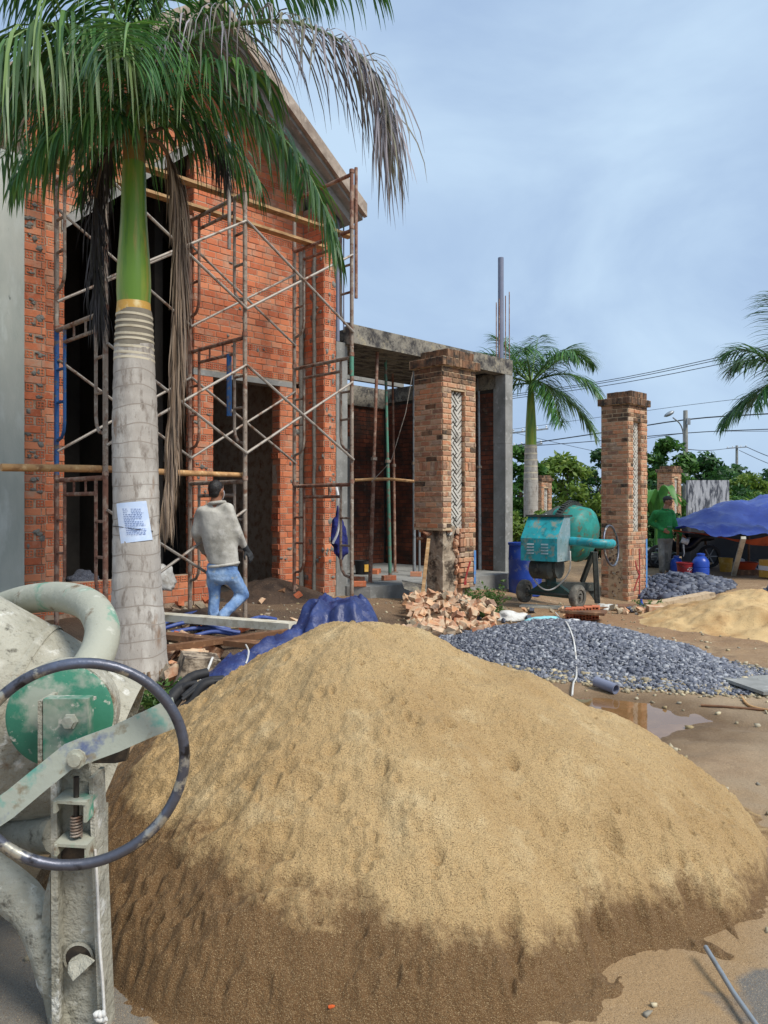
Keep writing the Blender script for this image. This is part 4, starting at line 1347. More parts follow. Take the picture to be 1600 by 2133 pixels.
# upright loose tubes tied to the outer tower
mb = MB(); mb.tube([B(SU[2] + 0.06, SW0 - 0.02, 4.25), B(SU[2] + 0.06, SW0 - 0.02, 6.0)], 0.024, 10)
tag(mb.build('steel_tube', M_rust2, smooth=50), 'loose rusty tube tied upright to the outer scaffold tower', 'tube')
mb = MB(); mb.tube([B(SU[1] - 0.12, SW0 + 0.15, 4.5), B(SU[1] - 0.12, SW0 + 0.15, 5.9)], 0.022, 10)
tag(mb.build('steel_tube', M_brace, smooth=50), 'short grey tube hung on the middle scaffold tower under the palm frond', 'tube')
for u, w_ in ((SU[2], SW1), (SU[1], SW1), (SU[0], SW1)):
    pass
for u, w_, s_ in ((SU[2], SW0, 0.3), (SU[2], SW1, 0.34), (SU[1], SW0, 0.26)):
    mb = MB(); mb.box(B(u, w_, LZ - 0.02), (s_, 0.22, 0.045), Matrix.Rotation(random.random(), 3, 'Z')); mb.build('sole_plate', M_wood_dk, scaf)
# ---------------------------------------------------------------- royal palms
def leaf_mat(name, cols, tr=0.25, rough=0.45, layers=()):
    return MAT(name, None, layers, rough, rnd=cols, trans=tr)
M_frond = leaf_mat('palm_leaflet', [rgb(52, 98, 46), rgb(78, 126, 54), rgb(38, 78, 42), rgb(110, 148, 64), rgb(58, 110, 60), rgb(98, 132, 92)])
M_frond_yel = leaf_mat('pale_palm_leaflet', [rgb(94, 130, 60), rgb(66, 108, 48), rgb(124, 150, 84), rgb(50, 88, 44), rgb(84, 112, 52)])
M_frond_dry = leaf_mat('dry_palm_leaflet', [rgb(140, 134, 140), rgb(110, 104, 106), rgb(164, 158, 164), rgb(92, 86, 78), rgb(120, 120, 92), rgb(128, 122, 128)], 0.1, 0.7)
M_frond_dead = leaf_mat('dead_palm_leaflet', [rgb(158, 134, 110), rgb(118, 98, 80), rgb(182, 160, 136), rgb(98, 82, 70), rgb(144, 126, 110)], 0.05, 0.8)
M_frond_dark = leaf_mat('dead_grey_leaflet', [rgb(70, 66, 66), rgb(54, 50, 50), rgb(92, 88, 90), rgb(44, 42, 40), rgb(80, 76, 66)], 0.05, 0.8)
M_rachis = MAT('palm_midrib', rgb(88, 120, 56), [(rgb(120, 140, 80), 6, 0.5, 0.7)], 0.5)
M_rachis_dead = MAT('dead_midrib', rgb(120, 98, 76), [(rgb(84, 66, 52), 6, 0.5, 0.7)], 0.7)
def frond(parent, path, n=80, llen=0.8, lw=0.028, droop=1.0, out=0.9, fwd=0.5, m_leaf=None, m_rib=None, r0=0.028, start=0.12, curl=0.0, seed=0, name='frond', tipf=0.45, ranks=2):
    """midrib along path (world points) with two rows of narrow leaflets that droop under their weight"""
    rnd_ = random.Random(seed)
    pts = bez(path, 40)
    n = int(n * 0.86)
    mb = MB()
    mb.tube(pts, [r0 * (1 - 0.85 * i / (len(pts) - 1)) for i in range(len(pts))], 6, mi=1)
    K = len(pts) - 1
    V, Fq = [], []
    for i in range(n):
        t = start + (1 - start) * (i + 0.5) / n
        s_ = t * K
        k = min(int(s_), K - 1)
        p = pts[k].lerp(pts[k + 1], s_ - k)
        d = (pts[min(k + 2, K)] - pts[max(k - 1, 0)]).normalized()
        side, up = ortho(d)
        prof = min(1.0, (t - start) / 0.15 + 0.55) * (1 - (1 - tipf) * max(0, (t - 0.55) / 0.45) ** 1.3)
        for sg in (-1, 1):
            for rk in range(ranks // 2 + (1 if rnd_.random() < 0.35 else 0)):
                L_ = llen * prof * rnd_.uniform(0.8, 1.12)
                dirv = (side * sg * out * rnd_.uniform(0.6, 1.15) + d * fwd * rnd_.uniform(0.6, 1.3) + up * rnd_.uniform(-0.25, 0.55)).normalized()
                w_ = lw * rnd_.uniform(0.75, 1.15)
                q = p + d * rnd_.uniform(-0.01, 0.01)
                seg = 5
                step = L_ / seg
                cur = dirv.copy()
                wid = cur.cross(Vector((0, 0, 1)))
                wid = (wid.normalized() if wid.length > 1e-3 else side) + d * rnd_.uniform(-0.5, 0.5)
                wid.normalize()
                tw = rnd_.uniform(-1, 1) * curl
                b0 = len(V)
                for a in range(seg + 1):
                    f_ = a / seg
                    ww = w_ * (0.35 + 1.1 * f_) if f_ < 0.35 else w_ * (1 - ((f_ - 0.35) / 0.65) ** 1.6 * 0.94) * 0.74
                    wd = Matrix.Rotation(tw * f_ * 3, 3, cur) @ wid
                    V.append(q + wd * ww * 0.5)
                    V.append(q - wd * ww * 0.5)
                    cur = (cur + Vector((rnd_.uniform(-1, 1) * curl * 0.4, rnd_.uniform(-1, 1) * curl * 0.4, -droop * (0.30 + 0.28 * f_)))).normalized()
                    q = q + cur * step
                for a in range(seg):
                    Fq.append((b0 + 2 * a, b0 + 2 * a + 1, b0 + 2 * a + 3, b0 + 2 * a + 2))
    mb.add(V, Fq, 0)
    return mb.build(name, [m_leaf or M_frond, m_rib or M_rachis], parent, smooth=180)
M_trunk = MAT('palm_trunk', rgb(170, 163, 154), [(rgb(192, 187, 178), 3, 0.48, 0.66), (rgb(124, 114, 104), 7, 0.52, 0.68), (rgb(140, 112, 88), 2.1, 0.60, 0.72), (rgb(98, 90, 82), 40, 0.62, 0.76)], 0.9, bump=[(9, 0.35, 0.01), (90, 0.4, 0.004)], stretch=(2.2, 2.2, 0.8))
def ring_bands(m, z_lo, z_hi, pitch, col_, width):
    """leaf-scar rings: pale bands around the trunk between two heights"""
    def f_(nt):
        N, L = nt.nodes, nt.links
        geo = N.new('ShaderNodeNewGeometry')
        sx = N.new('ShaderNodeSeparateXYZ'); L.new(geo.outputs['Position'], sx.inputs[0])
        nz = N.new('ShaderNodeTexNoise'); nz.inputs['Scale'].default_value = 1.1
        L.new(geo.outputs['Position'], nz.inputs['Vector'])
        a = N.new('ShaderNodeMath'); a.operation = 'MULTIPLY_ADD'
        L.new(nz.outputs['Fac'], a.inputs[0]); a.inputs[1].default_value = pitch * 2.6
        L.new(sx.outputs['Z'], a.inputs[2])
        d = N.new('ShaderNodeMath'); d.operation = 'DIVIDE'; L.new(a.outputs[0], d.inputs[0]); d.inputs[1].default_value = pitch
        fr = N.new('ShaderNodeMath'); fr.operation = 'FRACT'; L.new(d.outputs[0], fr.inputs[0])
        lt = N.new('ShaderNodeMath'); lt.operation = 'LESS_THAN'; L.new(fr.outputs[0], lt.inputs[0]); lt.inputs[1].default_value = width
        lo = N.new('ShaderNodeMath'); lo.operation = 'GREATER_THAN'; L.new(sx.outputs['Z'], lo.inputs[0]); lo.inputs[1].default_value = z_lo
        hi = N.new('ShaderNodeMath'); hi.operation = 'LESS_THAN'; L.new(sx.outputs['Z'], hi.inputs[0]); hi.inputs[1].default_value = z_hi
        m1 = N.new('ShaderNodeMath'); m1.operation = 'MULTIPLY'; L.new(lt.outputs[0], m1.inputs[0]); L.new(lo.outputs[0], m1.inputs[1])
        m2 = N.new('ShaderNodeMath'); m2.operation = 'MULTIPLY'; L.new(m1.outputs[0], m2.inputs[0]); L.new(hi.outputs[0], m2.inputs[1])
        return m2.outputs[0]
    blend_nodes(m, f_, col_)
ring_bands(M_trunk, 0.02, 2.80, 0.136, rgb(148, 139, 129), 0.07)
M_trunk_young = MAT('young_palm_trunk', rgb(120, 112, 98), [(rgb(140, 132, 116), 5, 0.46, 0.66)], 0.85, bump=[(40, 0.3, 0.004)])
M_scar = MAT('pale_leaf_scar', rgb(206, 196, 172), [(rgb(180, 168, 142), 9, 0.5, 0.7)], 0.85)
M_shaft = MAT('green_crownshaft', rgb(100, 138, 36), [(rgb(146, 156, 52), 2.2, 0.45, 0.62), (rgb(54, 100, 46), 3.1, 0.52, 0.68), (rgb(150, 138, 62), 4.5, 0.54, 0.70), (rgb(96, 78, 40), 16, 0.66, 0.74)], 0.4, stretch=(3, 3, 0.35), bump=[(20, 0.15, 0.006)], coat=0.08)
M_shaft_base = MAT('yellow_sheath_scar', rgb(206, 160, 74), [(rgb(228, 206, 150), 8, 0.5, 0.66)], 0.6)
M_shaft_old = MAT('brown_sheath', rgb(134, 108, 50), [(rgb(66, 50, 30), 6, 0.5, 0.64), (rgb(96, 110, 60), 4, 0.55, 0.7)], 0.7)
PX, PY = P(285, 1056, 6.44).x, 6.44
palm = thing('royal_palm', 'tall royal palm with ringed grey trunk and paper notice, in front of the house', 'palm tree', (PX, PY, 0))
zp = lambda py: CH + (H0 - py) / F * PY
prof = [(0.262, -0.1), (0.255, zp(1400)), (0.238, zp(1370)), (0.222, zp(1300)), (0.206, zp(1240)), (0.196, zp(1180)), (0.188, zp(1050)), (0.186, zp(950)), (0.184, zp(880)), (0.178, zp(820)), (0.168, zp(760)), (0.158, zp(720))]
lean = lambda z_: Matrix.Translation((PX - 0.012 * (z_ - 1), PY, 0))
fine = []
for (r0, z0_), (r1, z1_) in zip(prof[:-1], prof[1:]):
    k = max(1, int((z1_ - z0_) / 0.03))
    for i in range(k):
        fine.append((r0 + (r1 - r0) * i / k, z0_ + (z1_ - z0_) * i / k))
fine.append(prof[-1])
rings = [0.0, 0.13, 0.25, 0.40, 0.52, 0.66, 0.79, 0.95, 1.10, 1.22, 1.36, 1.50, 1.66, 1.80, 1.93, 2.05, 2.18, 2.30, 2.42, 2.53, 2.63, 2.72]
def trunk_mb(fine, n=36, amp=0.006, seed=2, cxf=lambda z_: PX - 0.012 * (z_ - 1), cy=PY):
    mb = MB()
    vs_ = []
    for r_, z_ in fine:
        rz = r_
        for q in rings:
            dq = abs(z_ - q - 0.1)
            if dq < 0.02:
                rz -= 0.004 * (1 - dq / 0.02)
        for j in range(n):
            t = 2 * math.pi * j / n
            k = rz + amp * fbm(math.cos(t) * 2 + seed, math.sin(t) * 2, z_ * 3, 3)
            vs_.append((cxf(z_) + k * math.cos(t), cy + k * math.sin(t), z_ + 0.012 * math.sin(t * 2 + z_ * 5)))
    K = len(fine)
    mb.add(vs_, [(i * n + j, i * n + (j + 1) % n, (i + 1) * n + (j + 1) % n, (i + 1) * n + j) for i in range(K - 1) for j in range(n)])
    return mb
trunk_mb(fine).build('trunk', M_trunk, palm, smooth=60)
# young ringed part below the crownshaft: dark bands and pale scars
zs0, zs1 = zp(722), zp(655)
mb = MB()
mb.lathe([(0.1585, zp(724)), (0.152, zp(690)), (0.145, zp(655)), (0.14, zp(648))], 36, Matrix.Translation((PX - 0.02, PY, 0)), cap=(False, False))
mb.build('young_trunk', M_trunk_young, palm, smooth=60)
for q in (660, 673, 686, 699, 712, 725, 738, 751):
    z_ = zp(q)
    rr = 0.158 - (722 - q) / 67 * 0.012 + 0.004
    mb = MB(); mb.lathe([(rr - 0.012, -0.016), (rr, -0.012), (rr, 0.006), (rr - 0.012, 0.010)], 36, Matrix.Translation((PX - 0.02, PY, z_)) @ Matrix.Rotation(R(random.uniform(-3, 3)), 4, 'X') @ Matrix.Rotation(R(random.uniform(1, 4)), 4, 'Y'), cap=(False, False))
    mb.build('leaf_scar', M_scar, palm, smooth=60)
sx_ = PX - 0.025
mb = MB(); mb.lathe([(0.139, zp(662)), (0.142, zp(655)), (0.137, zp(640)), (0.134, zp(630))], 36, Matrix.Translation((sx_, PY, 0)), cap=(False, False)); mb.build('sheath_scar', M_shaft_base, palm, smooth=60)
sh = [(0.134, 634), (0.139, 610), (0.139, 580), (0.132, 545), (0.118, 500), (0.108, 460), (0.102, 420), (0.098, 385), (0.093, 350), (0.088, 322)]
mb = MB(); mb.lathe([(r_, zp(q)) for r_, q in sh], 36, Matrix.Translation((sx_, PY, 0)), cap=(False, True)); mb.build('crownshaft', M_shaft, palm, smooth=60)
mb = MB(); mb.lathe([(0.090, zp(360)), (0.092, zp(335)), (0.088, zp(315)), (0.09, zp(295)), (0.07, zp(250)), (0.05, zp(210)), (0.03, zp(150))], 24, Matrix.Translation((sx_, PY, 0)), cap=(False, True)); mb.build('old_sheath', M_shaft_old, palm, smooth=60)
# roots / ragged base
mb = MB()
for k in range(60):
    t = random.uniform(0, 6.28)
    r_ = 0.255 + random.uniform(-0.01, 0.05)
    p = Vector((PX + r_ * math.cos(t), PY + r_ * math.sin(t), 0.06))
    mb.tube([p + Vector((-0.02 * math.cos(t), -0.02 * math.sin(t), 0.05)), p, p + Vector((0.04 * math.cos(t), 0.04 * math.sin(t), -0.1))], 0.012, 5)
mb.build('root_mass', M_rachis_dead, palm, kind='stuff')
C0 = lambda dz=0.0: Vector((sx_, PY, zp(300) + dz))
def PF(*pts):
    return [P(*q) for q in pts]
c_ = (280, 275, PY)
# each frond: path in picture terms with its own depth, from the crown outwards
fr = [
    (PF(c_, (262, 150, 6.35), (200, 75, 6.1), (110, 50, 5.8), (20, 85, 5.5), (-60, 190, 5.3)), dict(n=90, llen=1.35, droop=1.35, m_leaf=M_frond_yel, lw=0.036, seed=1)),
    (PF(c_, (250, 190, 6.5), (190, 130, 6.5), (110, 120, 6.5), (20, 170, 6.4), (-60, 260, 6.3)), dict(n=64, llen=1.15, droop=1.3, lw=0.034, seed=2)),
    (PF(c_, (245, 225, 6.6), (180, 215, 6.8), (90, 250, 6.9), (0, 330, 7.0)), dict(n=48, llen=0.95, droop=1.3, lw=0.032, seed=3)),
    (PF(c_, (310, 170, 6.4), (370, 100, 6.2), (470, 55, 6.0), (600, 45, 5.9), (700, 80, 5.8), (768, 135, 5.8), (795, 205, 5.8), (800, 260, 5.8)), dict(n=120, llen=0.84, droop=1.15, m_leaf=M_frond_dry, lw=0.022, curl=0.35, seed=4, tipf=0.9, start=0.2)),
    (PF(c_, (320, 210, 6.3), (390, 150, 6.2), (470, 130, 6.1), (560, 160, 6.0)), dict(n=46, llen=0.85, droop=1.2, lw=0.034, seed=5)),
    (PF(c_, (330, 225, 6.4), (420, 190, 6.5), (520, 230, 6.5), (600, 300, 6.5), (662, 400, 6.4), (702, 520, 6.4)), dict(n=84, llen=0.72, droop=1.15, lw=0.032, seed=6)),
    (PF(c_, (320, 240, 6.7), (400, 240, 6.9), (480, 300, 7.0), (540, 380, 7.0)), dict(n=40, llen=0.7, droop=1.2, lw=0.03, seed=7)),
    (PF(c_, (270, 120, 6.4), (240, 20, 6.3), (190, -60, 6.1), (120, -100, 5.9), (20, -90, 5.7)), dict(n=84, llen=1.0, droop=1.1, lw=0.034, seed=8)),
    (PF(c_, (295, 110, 6.4), (340, 0, 6.4), (420, -90, 6.2), (540, -130, 6.0), (680, -110, 5.9), (780, -60, 5.8)), dict(n=84, llen=0.85, droop=1.0, lw=0.034, seed=9)),
    (PF(c_, (283, 80, 6.6), (290, -80, 6.9), (310, -220, 7.1), (350, -300, 7.3)), dict(n=70, llen=0.8, droop=0.6, lw=0.034, seed=10)),
    (PF(c_, (280, 160, 6.0), (275, 80, 5.6), (268, 50, 5.2), (262, 70, 4.8), (258, 120, 4.5)), dict(n=60, llen=0.75, droop=1.0, lw=0.034, seed=11)),
    (PF(c_, (240, 240, 6.2), (170, 250, 6.0), (90, 300, 5.9), (30, 380, 5.8)), dict(n=64, llen=0.62, droop=1.2, lw=0.03, seed=15, m_leaf=M_frond)),
    (PF(c_, (262, 265, 6.6), (225, 270, 6.7), (190, 320, 6.8), (165, 420, 6.8)), dict(n=60, llen=0.5, droop=1.0, lw=0.026, seed=16, m_leaf=M_frond)),
    (PF(c_, (350, 120, 6.6), (440, 20, 6.7), (560, -40, 6.8), (690, -30, 6.8)), dict(n=74, llen=0.7, droop=1.0, lw=0.032, seed=17)),
    # dead fronds hanging down the shaft
    (PF((300, 290, 6.45), (335, 300, 6.5), (362, 360, 6.55), (372, 470, 6.55), (372, 650, 6.55), (360, 850, 6.55), (345, 1040, 6.5)), dict(n=230, llen=0.62, droop=2.2, out=0.42, fwd=0.8, ranks=4, m_leaf=M_frond_dead, m_rib=M_rachis_dead, lw=0.020, curl=0.28, seed=13, start=0.22, r0=0.022, tipf=0.7)),
    (PF((270, 290, 6.6), (235, 300, 6.7), (208, 360, 6.8), (198, 450, 6.85), (200, 560, 6.85), (205, 640, 6.85)), dict(n=110, llen=0.62, droop=1.9, out=0.45, fwd=0.7, m_leaf=M_frond_dark, m_rib=M_rachis_dead, lw=0.018, curl=0.4, seed=14, start=0.2, r0=0.02, tipf=0.7)),
    (PF((300, 280, 6.7), (400, 250, 6.9), (450, 290, 7.0), (470, 360, 7.0)), dict(n=50, llen=0.6, droop=1.8, out=0.4, m_leaf=M_frond_dark, m_rib=M_rachis_dead, lw=0.018, curl=0.4, seed=18, r0=0.018)),
]
for path, kw in fr:
    frond(palm, path, **kw)

def far_palm(label, base, ztop, r_, seed, paths, zsh):
    t = thing('royal_palm', label, 'palm tree', base)
    mb = MB(); mb.lathe([(r_ * 1.25, -0.1), (r_ * 1.1, 0.8), (r_ * 1.15, 2), (r_ * 0.95, zsh)], 18, Matrix.Translation(base)); mb.build('trunk', M_trunk, t, smooth=60)
    for k in range(7):
        z_ = zsh - 0.06 - k * 0.17
        mb = MB(); mb.lathe([(r_ * 1.0 + k * 0.004, z_ - 0.02), (r_ * 1.0 + k * 0.004, z_ + 0.02)], 18, Matrix.Translation(base), cap=(False, False)); mb.build('leaf_scar', M_scar, t, smooth=60)
    mb = MB(); mb.lathe([(r_ * 0.9, zsh), (r_ * 0.85, zsh + 0.5), (r_ * 0.6, zsh + 1.2), (r_ * 0.35, ztop)], 18, Matrix.Translation(base)); mb.build('crownshaft', M_shaft, t, smooth=60)
    for i, (az, rise, ln, droop_) in enumerate(paths):
        d = Vector((math.cos(az), math.sin(az), 0))
        p0 = Vector(base) + Vector((0, 0, ztop))
        pts = []
        for k in range(7):
            f_ = k / 6
            pts.append(p0 + d * (ln * (f_ - 0.25 * f_ * f_ * droop_)) + Vector((0, 0, rise * ln * f_ - droop_ * ln * 0.62 * f_ * f_)))
        frond(t, pts, n=74, llen=0.78, lw=0.042, droop=0.5, out=0.9, fwd=0.8, seed=seed + i, r0=0.03, m_leaf=M_frond if i % 4 else M_frond_yel, start=0.08)
b2 = P(1106, 1056, 20.5); b2.z = 0
far_palm('smaller royal palm standing beyond the wing, between wing and far gate pillar', b2, 4.75, 0.17, 100,
         [(0.1, 1.0, 2.5, 1.25), (0.5, 1.1, 2.3, 1.1), (-0.4, 0.45, 2.6, 1.1), (3.0, 1.0, 2.3, 1.2), (2.6, 0.5, 2.3, 1.1), (1.6, 1.0, 2.2, 1.0), (4.4, 0.9, 2.3, 1.1), (5.3, 0.9, 2.4, 1.2), (3.7, 0.6, 2.3, 1.2), (1.2, 1.5, 1.3, 0.6), (5.0, 0.1, 2.1, 1.1), (2.2, 1.4, 1.6, 0.8), (-0.1, -0.1, 2.2, 0.9), (3.4, 0.0, 2.1, 1.0), (0.8, 0.3, 2.3, 1.1)], 3.1)
b3 = P(1672, 1056, 15.0); b3.z = 0
far_palm('royal palm beside the road whose fronds reach over the blue tent', b3, 3.9, 0.17, 200,
         [(3.14, 0.75, 1.75, 0.95), (3.6, 0.25, 1.8, 0.9), (2.8, 0.05, 1.8, 0.8), (2.5, 1.0, 1.9, 1.0), (0, 0.8, 2.0, 1.0), (1.2, 0.7, 2.0, 1.0), (4.4, 0.7, 2.0, 1.0), (5.2, 0.5, 2.0, 1.0), (3.9, 1.3, 1.8, 0.8), (0.7, 1.5, 1.7, 0.7)], 2.9)

# notice on the trunk
M_paper = MAT('laminated_paper', rgb(196, 214, 240), [(rgb(214, 226, 244), 10, 0.45, 0.65)], 0.3, coat=0.3)
M_ink = MAT('faded_print', rgb(128, 150, 196), [(rgb(150, 170, 210), 60, 0.5, 0.7)], 0.5)
notice = thing('paper_notice', 'small laminated paper notice wired to the palm trunk', 'notice', P(280, 1088, PY - 0.2))
def on_trunk(px, py, off=0.004):
    """front of the trunk at a picture position"""
    z_ = CH + (H0 - py) / F * (PY - 0.18)
    cx_ = PX - 0.012 * (z_ - 1)
    x = (px - 800) / F * (PY - 0.17)
    dx = max(-0.17, min(0.17, x - cx_))
    return Vector((cx_ + dx, PY - math.sqrt(0.1905 ** 2 - dx * dx) - off, z_))
def sheet(c4, n, m_, name, off, parent):
    mb = MB()
    vs_ = []
    for j in range(n + 1):
        for i in range(n + 1):
            a, b = i / n, j / n
            px = (c4[0][0] * (1 - a) + c4[1][0] * a) * (1 - b) + (c4[3][0] * (1 - a) + c4[2][0] * a) * b
            py = (c4[0][1] * (1 - a) + c4[1][1] * a) * (1 - b) + (c4[3][1] * (1 - a) + c4[2][1] * a) * b
            vs_.append(on_trunk(px, py, off + 0.004 * math.sin(a * 3 + b * 4)))
    fs = [(j * (n + 1) + i, (j + 1) * (n + 1) + i, (j + 1) * (n + 1) + i + 1, j * (n + 1) + i + 1) for j in range(n) for i in range(n)]
    mb.add(vs_, fs)
    return mb.build(name, m_, parent, smooth=180)
sheet([(242, 1049), (303, 1043), (313, 1125), (253, 1132)], 10, M_paper, 'paper', 0.008, notice)
rp = random.Random(5)
for k in range(15):
    y0 = 1060 + k * 3.7
    x0 = 256 + k * 0.75
    if k < 3:
        segs = [(x0, x0 + rp.uniform(8, 12)), (x0 + 18, x0 + 18 + rp.uniform(10, 24))]
    else:
        segs = [(x0, x0 + rp.uniform(36, 42))] if k not in (6, 10) else [(x0, x0 + 22)]
    for a, b in segs:
        x = a
        while x < b:
            e = min(b, x + rp.uniform(2, 6))
            sheet([(x, y0), (e, y0 - (e - x) * 0.1), (e + 0.1, y0 + 1.6 - (e - x) * 0.1), (x + 0.1, y0 + 1.6)], 1, M_ink, 'print_line', 0.012, notice)
            x = e + 1.0
mb = MB(); mb.tube([on_trunk(228, 1096, 0.012), on_trunk(250, 1097, 0.016), on_trunk(285, 1102, 0.018), on_trunk(322, 1107, 0.014)], 0.0035, 5)
mb.build('tie_wire', M_black, notice)
# ---------------------------------------------------------------- trees, bushes, poles beyond the site
def leaves_np(centres, radii, per, size, seed, flat=0.6):
    r_ = np.random.default_rng(seed)
    n = len(centres)
    c = np.repeat(np.array(centres), per, 0)
    rad = np.repeat(np.array(radii), per, 0)[:, None]
    d = r_.normal(0, 1, (n * per, 3)); d /= np.linalg.norm(d, axis=1)[:, None]
    p = c + d * rad * (r_.random((n * per, 1)) ** 0.45) * np.array([1, 1, flat])
    N_ = len(p)
    a = r_.normal(0, 1, (N_, 3)); a[:, 2] *= 0.6; a /= np.linalg.norm(a, axis=1)[:, None]
    b = r_.normal(0, 1, (N_, 3)); b -= (b * a).sum(1)[:, None] * a; b /= np.linalg.norm(b, axis=1)[:, None]
    s_ = size * r_.uniform(0.6, 1.3, (N_, 1))
    V = np.stack([p - a * s_, p + b * s_ * 0.42 - a * s_ * 0.1, p + a * s_, p - b * s_ * 0.42 - a * s_ * 0.1], 1).reshape(-1, 3)
    Q = np.arange(N_ * 4).reshape(-1, 4)
    return V, Q
M_leaf = [leaf_mat('mid_green_foliage', [rgb(56, 96, 38), rgb(80, 124, 48), rgb(40, 76, 34), rgb(98, 140, 58), rgb(64, 104, 40)], 0.35, 0.6),
          leaf_mat('yellow_green_foliage', [rgb(98, 128, 44), rgb(124, 150, 56), rgb(80, 108, 40), rgb(140, 158, 70), rgb(72, 104, 40)], 0.35, 0.6),
          leaf_mat('deep_green_foliage', [rgb(40, 78, 38), rgb(56, 96, 44), rgb(30, 62, 32), rgb(72, 112, 52), rgb(46, 86, 40)], 0.3, 0.6)]
M_bark = MAT('grey_brown_bark', rgb(104, 90, 74), [(rgb(74, 62, 50), 4, 0.45, 0.65)], 0.9, bump=[(20, 0.5, 0.02)])
def tree(label, px, top, wpx, Y, mi, seed, group='trees beyond the site', base_z=0.0, per=90, lsize=0.16):
    r_ = random.Random(seed)
    base = P(px, H0, Y); base.z = base_z
    ht = CH + (H0 - top) / F * Y
    rx = wpx / F * Y / 2
    t = thing('leafy_tree', label, 'tree', base, group)
    mb = MB()
    trunk = bez([base + Vector((0, 0, -0.1)), base + Vector((r_.uniform(-.2, .2), 0, ht * 0.3)), base + Vector((r_.uniform(-.3, .3), 0, ht * 0.62))], 10)
    mb.tube(trunk, [0.16 - 0.08 * i / (len(trunk) - 1) for i in range(len(trunk))], 8)
    top_p = trunk[-1]
    cs, rs = [], []
    nc = 46
    for k in range(nc):
        a = r_.uniform(0, 6.283)
        q = r_.random() ** 0.5
        hz = r_.uniform(0.05, 1.0)
        env = math.sin(math.pi * min(1, hz * 0.88 + 0.12)) ** 0.6
        c = base + Vector((math.cos(a) * rx * q * env, math.sin(a) * rx * 0.8 * q * env, ht * (0.12 + 0.84 * hz)))
        cs.append(c); rs.append(rx * r_.uniform(0.2, 0.36))
        if k % 6 == 0:
            mb.tube([trunk[r_.randrange(3, len(trunk))], c.lerp(top_p, 0.4), c], [0.05, 0.03, 0.012], 5)
    mb.build('trunk', M_bark, t, smooth=60)
    V, Q = leaves_np(cs, rs, per, lsize, seed)
    np_mesh('crown', V, Q, M_leaf[mi], t)
    return t
tree('mid-green bushy tree rising close behind the smaller royal palm', 1082, 925, 130, 36, 0, 1)
tree('broad yellow-green tree behind the far gate pillar near the teal mixer', 1170, 950, 170, 40, 1, 2)
tree('dark tree right behind the gouged gate pillar', 1262, 930, 130, 42, 2, 3)
tree('mid-green round tree behind the green-shirted worker', 1385, 912, 130, 34, 0, 4)
tree('wide deep-green tree behind the mould-streaked wall', 1470, 950, 170, 41, 2, 5)
tree('low pale tree near the small utility pole', 1560, 990, 130, 44, 1, 6)
tree('dark tree standing beyond the blue tent', 1620, 975, 150, 46, 2, 7)
tree('yellowish tree beyond the road, past the tent', 1720, 960, 170, 40, 1, 8)
tree('tree between the wing and the palm, half hidden by the concrete column', 1020, 960, 140, 34, 0, 9)
# far wood as one mass
r_ = random.Random(3)
cs, rs = [], []
for k in range(240):
    x = r_.uniform(4, 62)
    y = r_.uniform(62, 74)
    hh = 3.0 + 1.8 * math.sin(x * 0.31) + r_.uniform(-0.8, 0.8)
    for j in range(2):
        cs.append((x, y, r_.uniform(0.2, hh))); rs.append(r_.uniform(1.0, 1.7))
V, Q = leaves_np(cs, rs, 70, 0.34, 5)
tag(np_mesh('woodland', V, Q, M_leaf[2]), 'far strip of dense green woodland along the horizon', 'woodland', kind='stuff')
def shrub(label, px, top, wpx, Y, mi, seed, lsize=0.075, n=26, per=60):
    r_ = random.Random(seed)
    base = P(px, H0, Y); base.z = gz1(base.x, Y)
    ht = CH + (H0 - top) / F * Y - base.z
    rx = wpx / F * Y / 2
    t = thing('leafy_shrub', label, 'shrub', base, 'bushes behind the site')
    cs, rs = [], []
    mb = MB()
    for k in range(n):
        a, q, hz = r_.uniform(0, 6.28), r_.random() ** 0.5, r_.random()
        c = base + Vector((math.cos(a) * rx * q, math.sin(a) * rx * 0.7 * q, ht * (0.08 + 0.86 * hz * (1 - 0.35 * q))))
        cs.append(c); rs.append(rx * r_.uniform(0.18, 0.32))
        if k % 3 == 0:
            mb.tube([base + Vector((0, 0, -0.05)), base.lerp(c, 0.6) + Vector((0, 0, 0.1)), c], [0.02, 0.014, 0.006], 5)
    mb.build('stems', M_bark, t)
    V, Q = leaves_np(cs, rs, per, lsize, seed, 0.8)
    np_mesh('foliage', V, Q, M_leaf[mi], t)
shrub('bright leafy bush beside the concrete wing column', 1100, 1038, 120, 19, 1, 11, n=40, per=110)
shrub('rounded bush under the smaller royal palm', 1148, 1050, 90, 22, 0, 12, n=40, per=110)
shrub('dark bush between the far pillar and the gouged gate pillar', 1240, 1070, 70, 21, 2, 13, n=34, per=110)
shrub('tall dark bush behind the green-shirted worker', 1375, 1050, 110, 21, 2, 14, n=40, per=110)
shrub('bush growing at the foot of the mould-streaked wall', 1345, 1080, 80, 22, 0, 15, n=30, per=100)
shrub('bush far behind the tent beside the small utility pole', 1500, 1010, 140, 36, 1, 16, 0.12, n=36, per=100)
shrub('bush far behind the tent where the road bends', 1600, 1010, 160, 38, 0, 17, 0.12, n=36, per=100)
shrub('big bush behind the teal mixer drum', 1075, 1060, 110, 17.5, 1, 18, n=36, per=110)
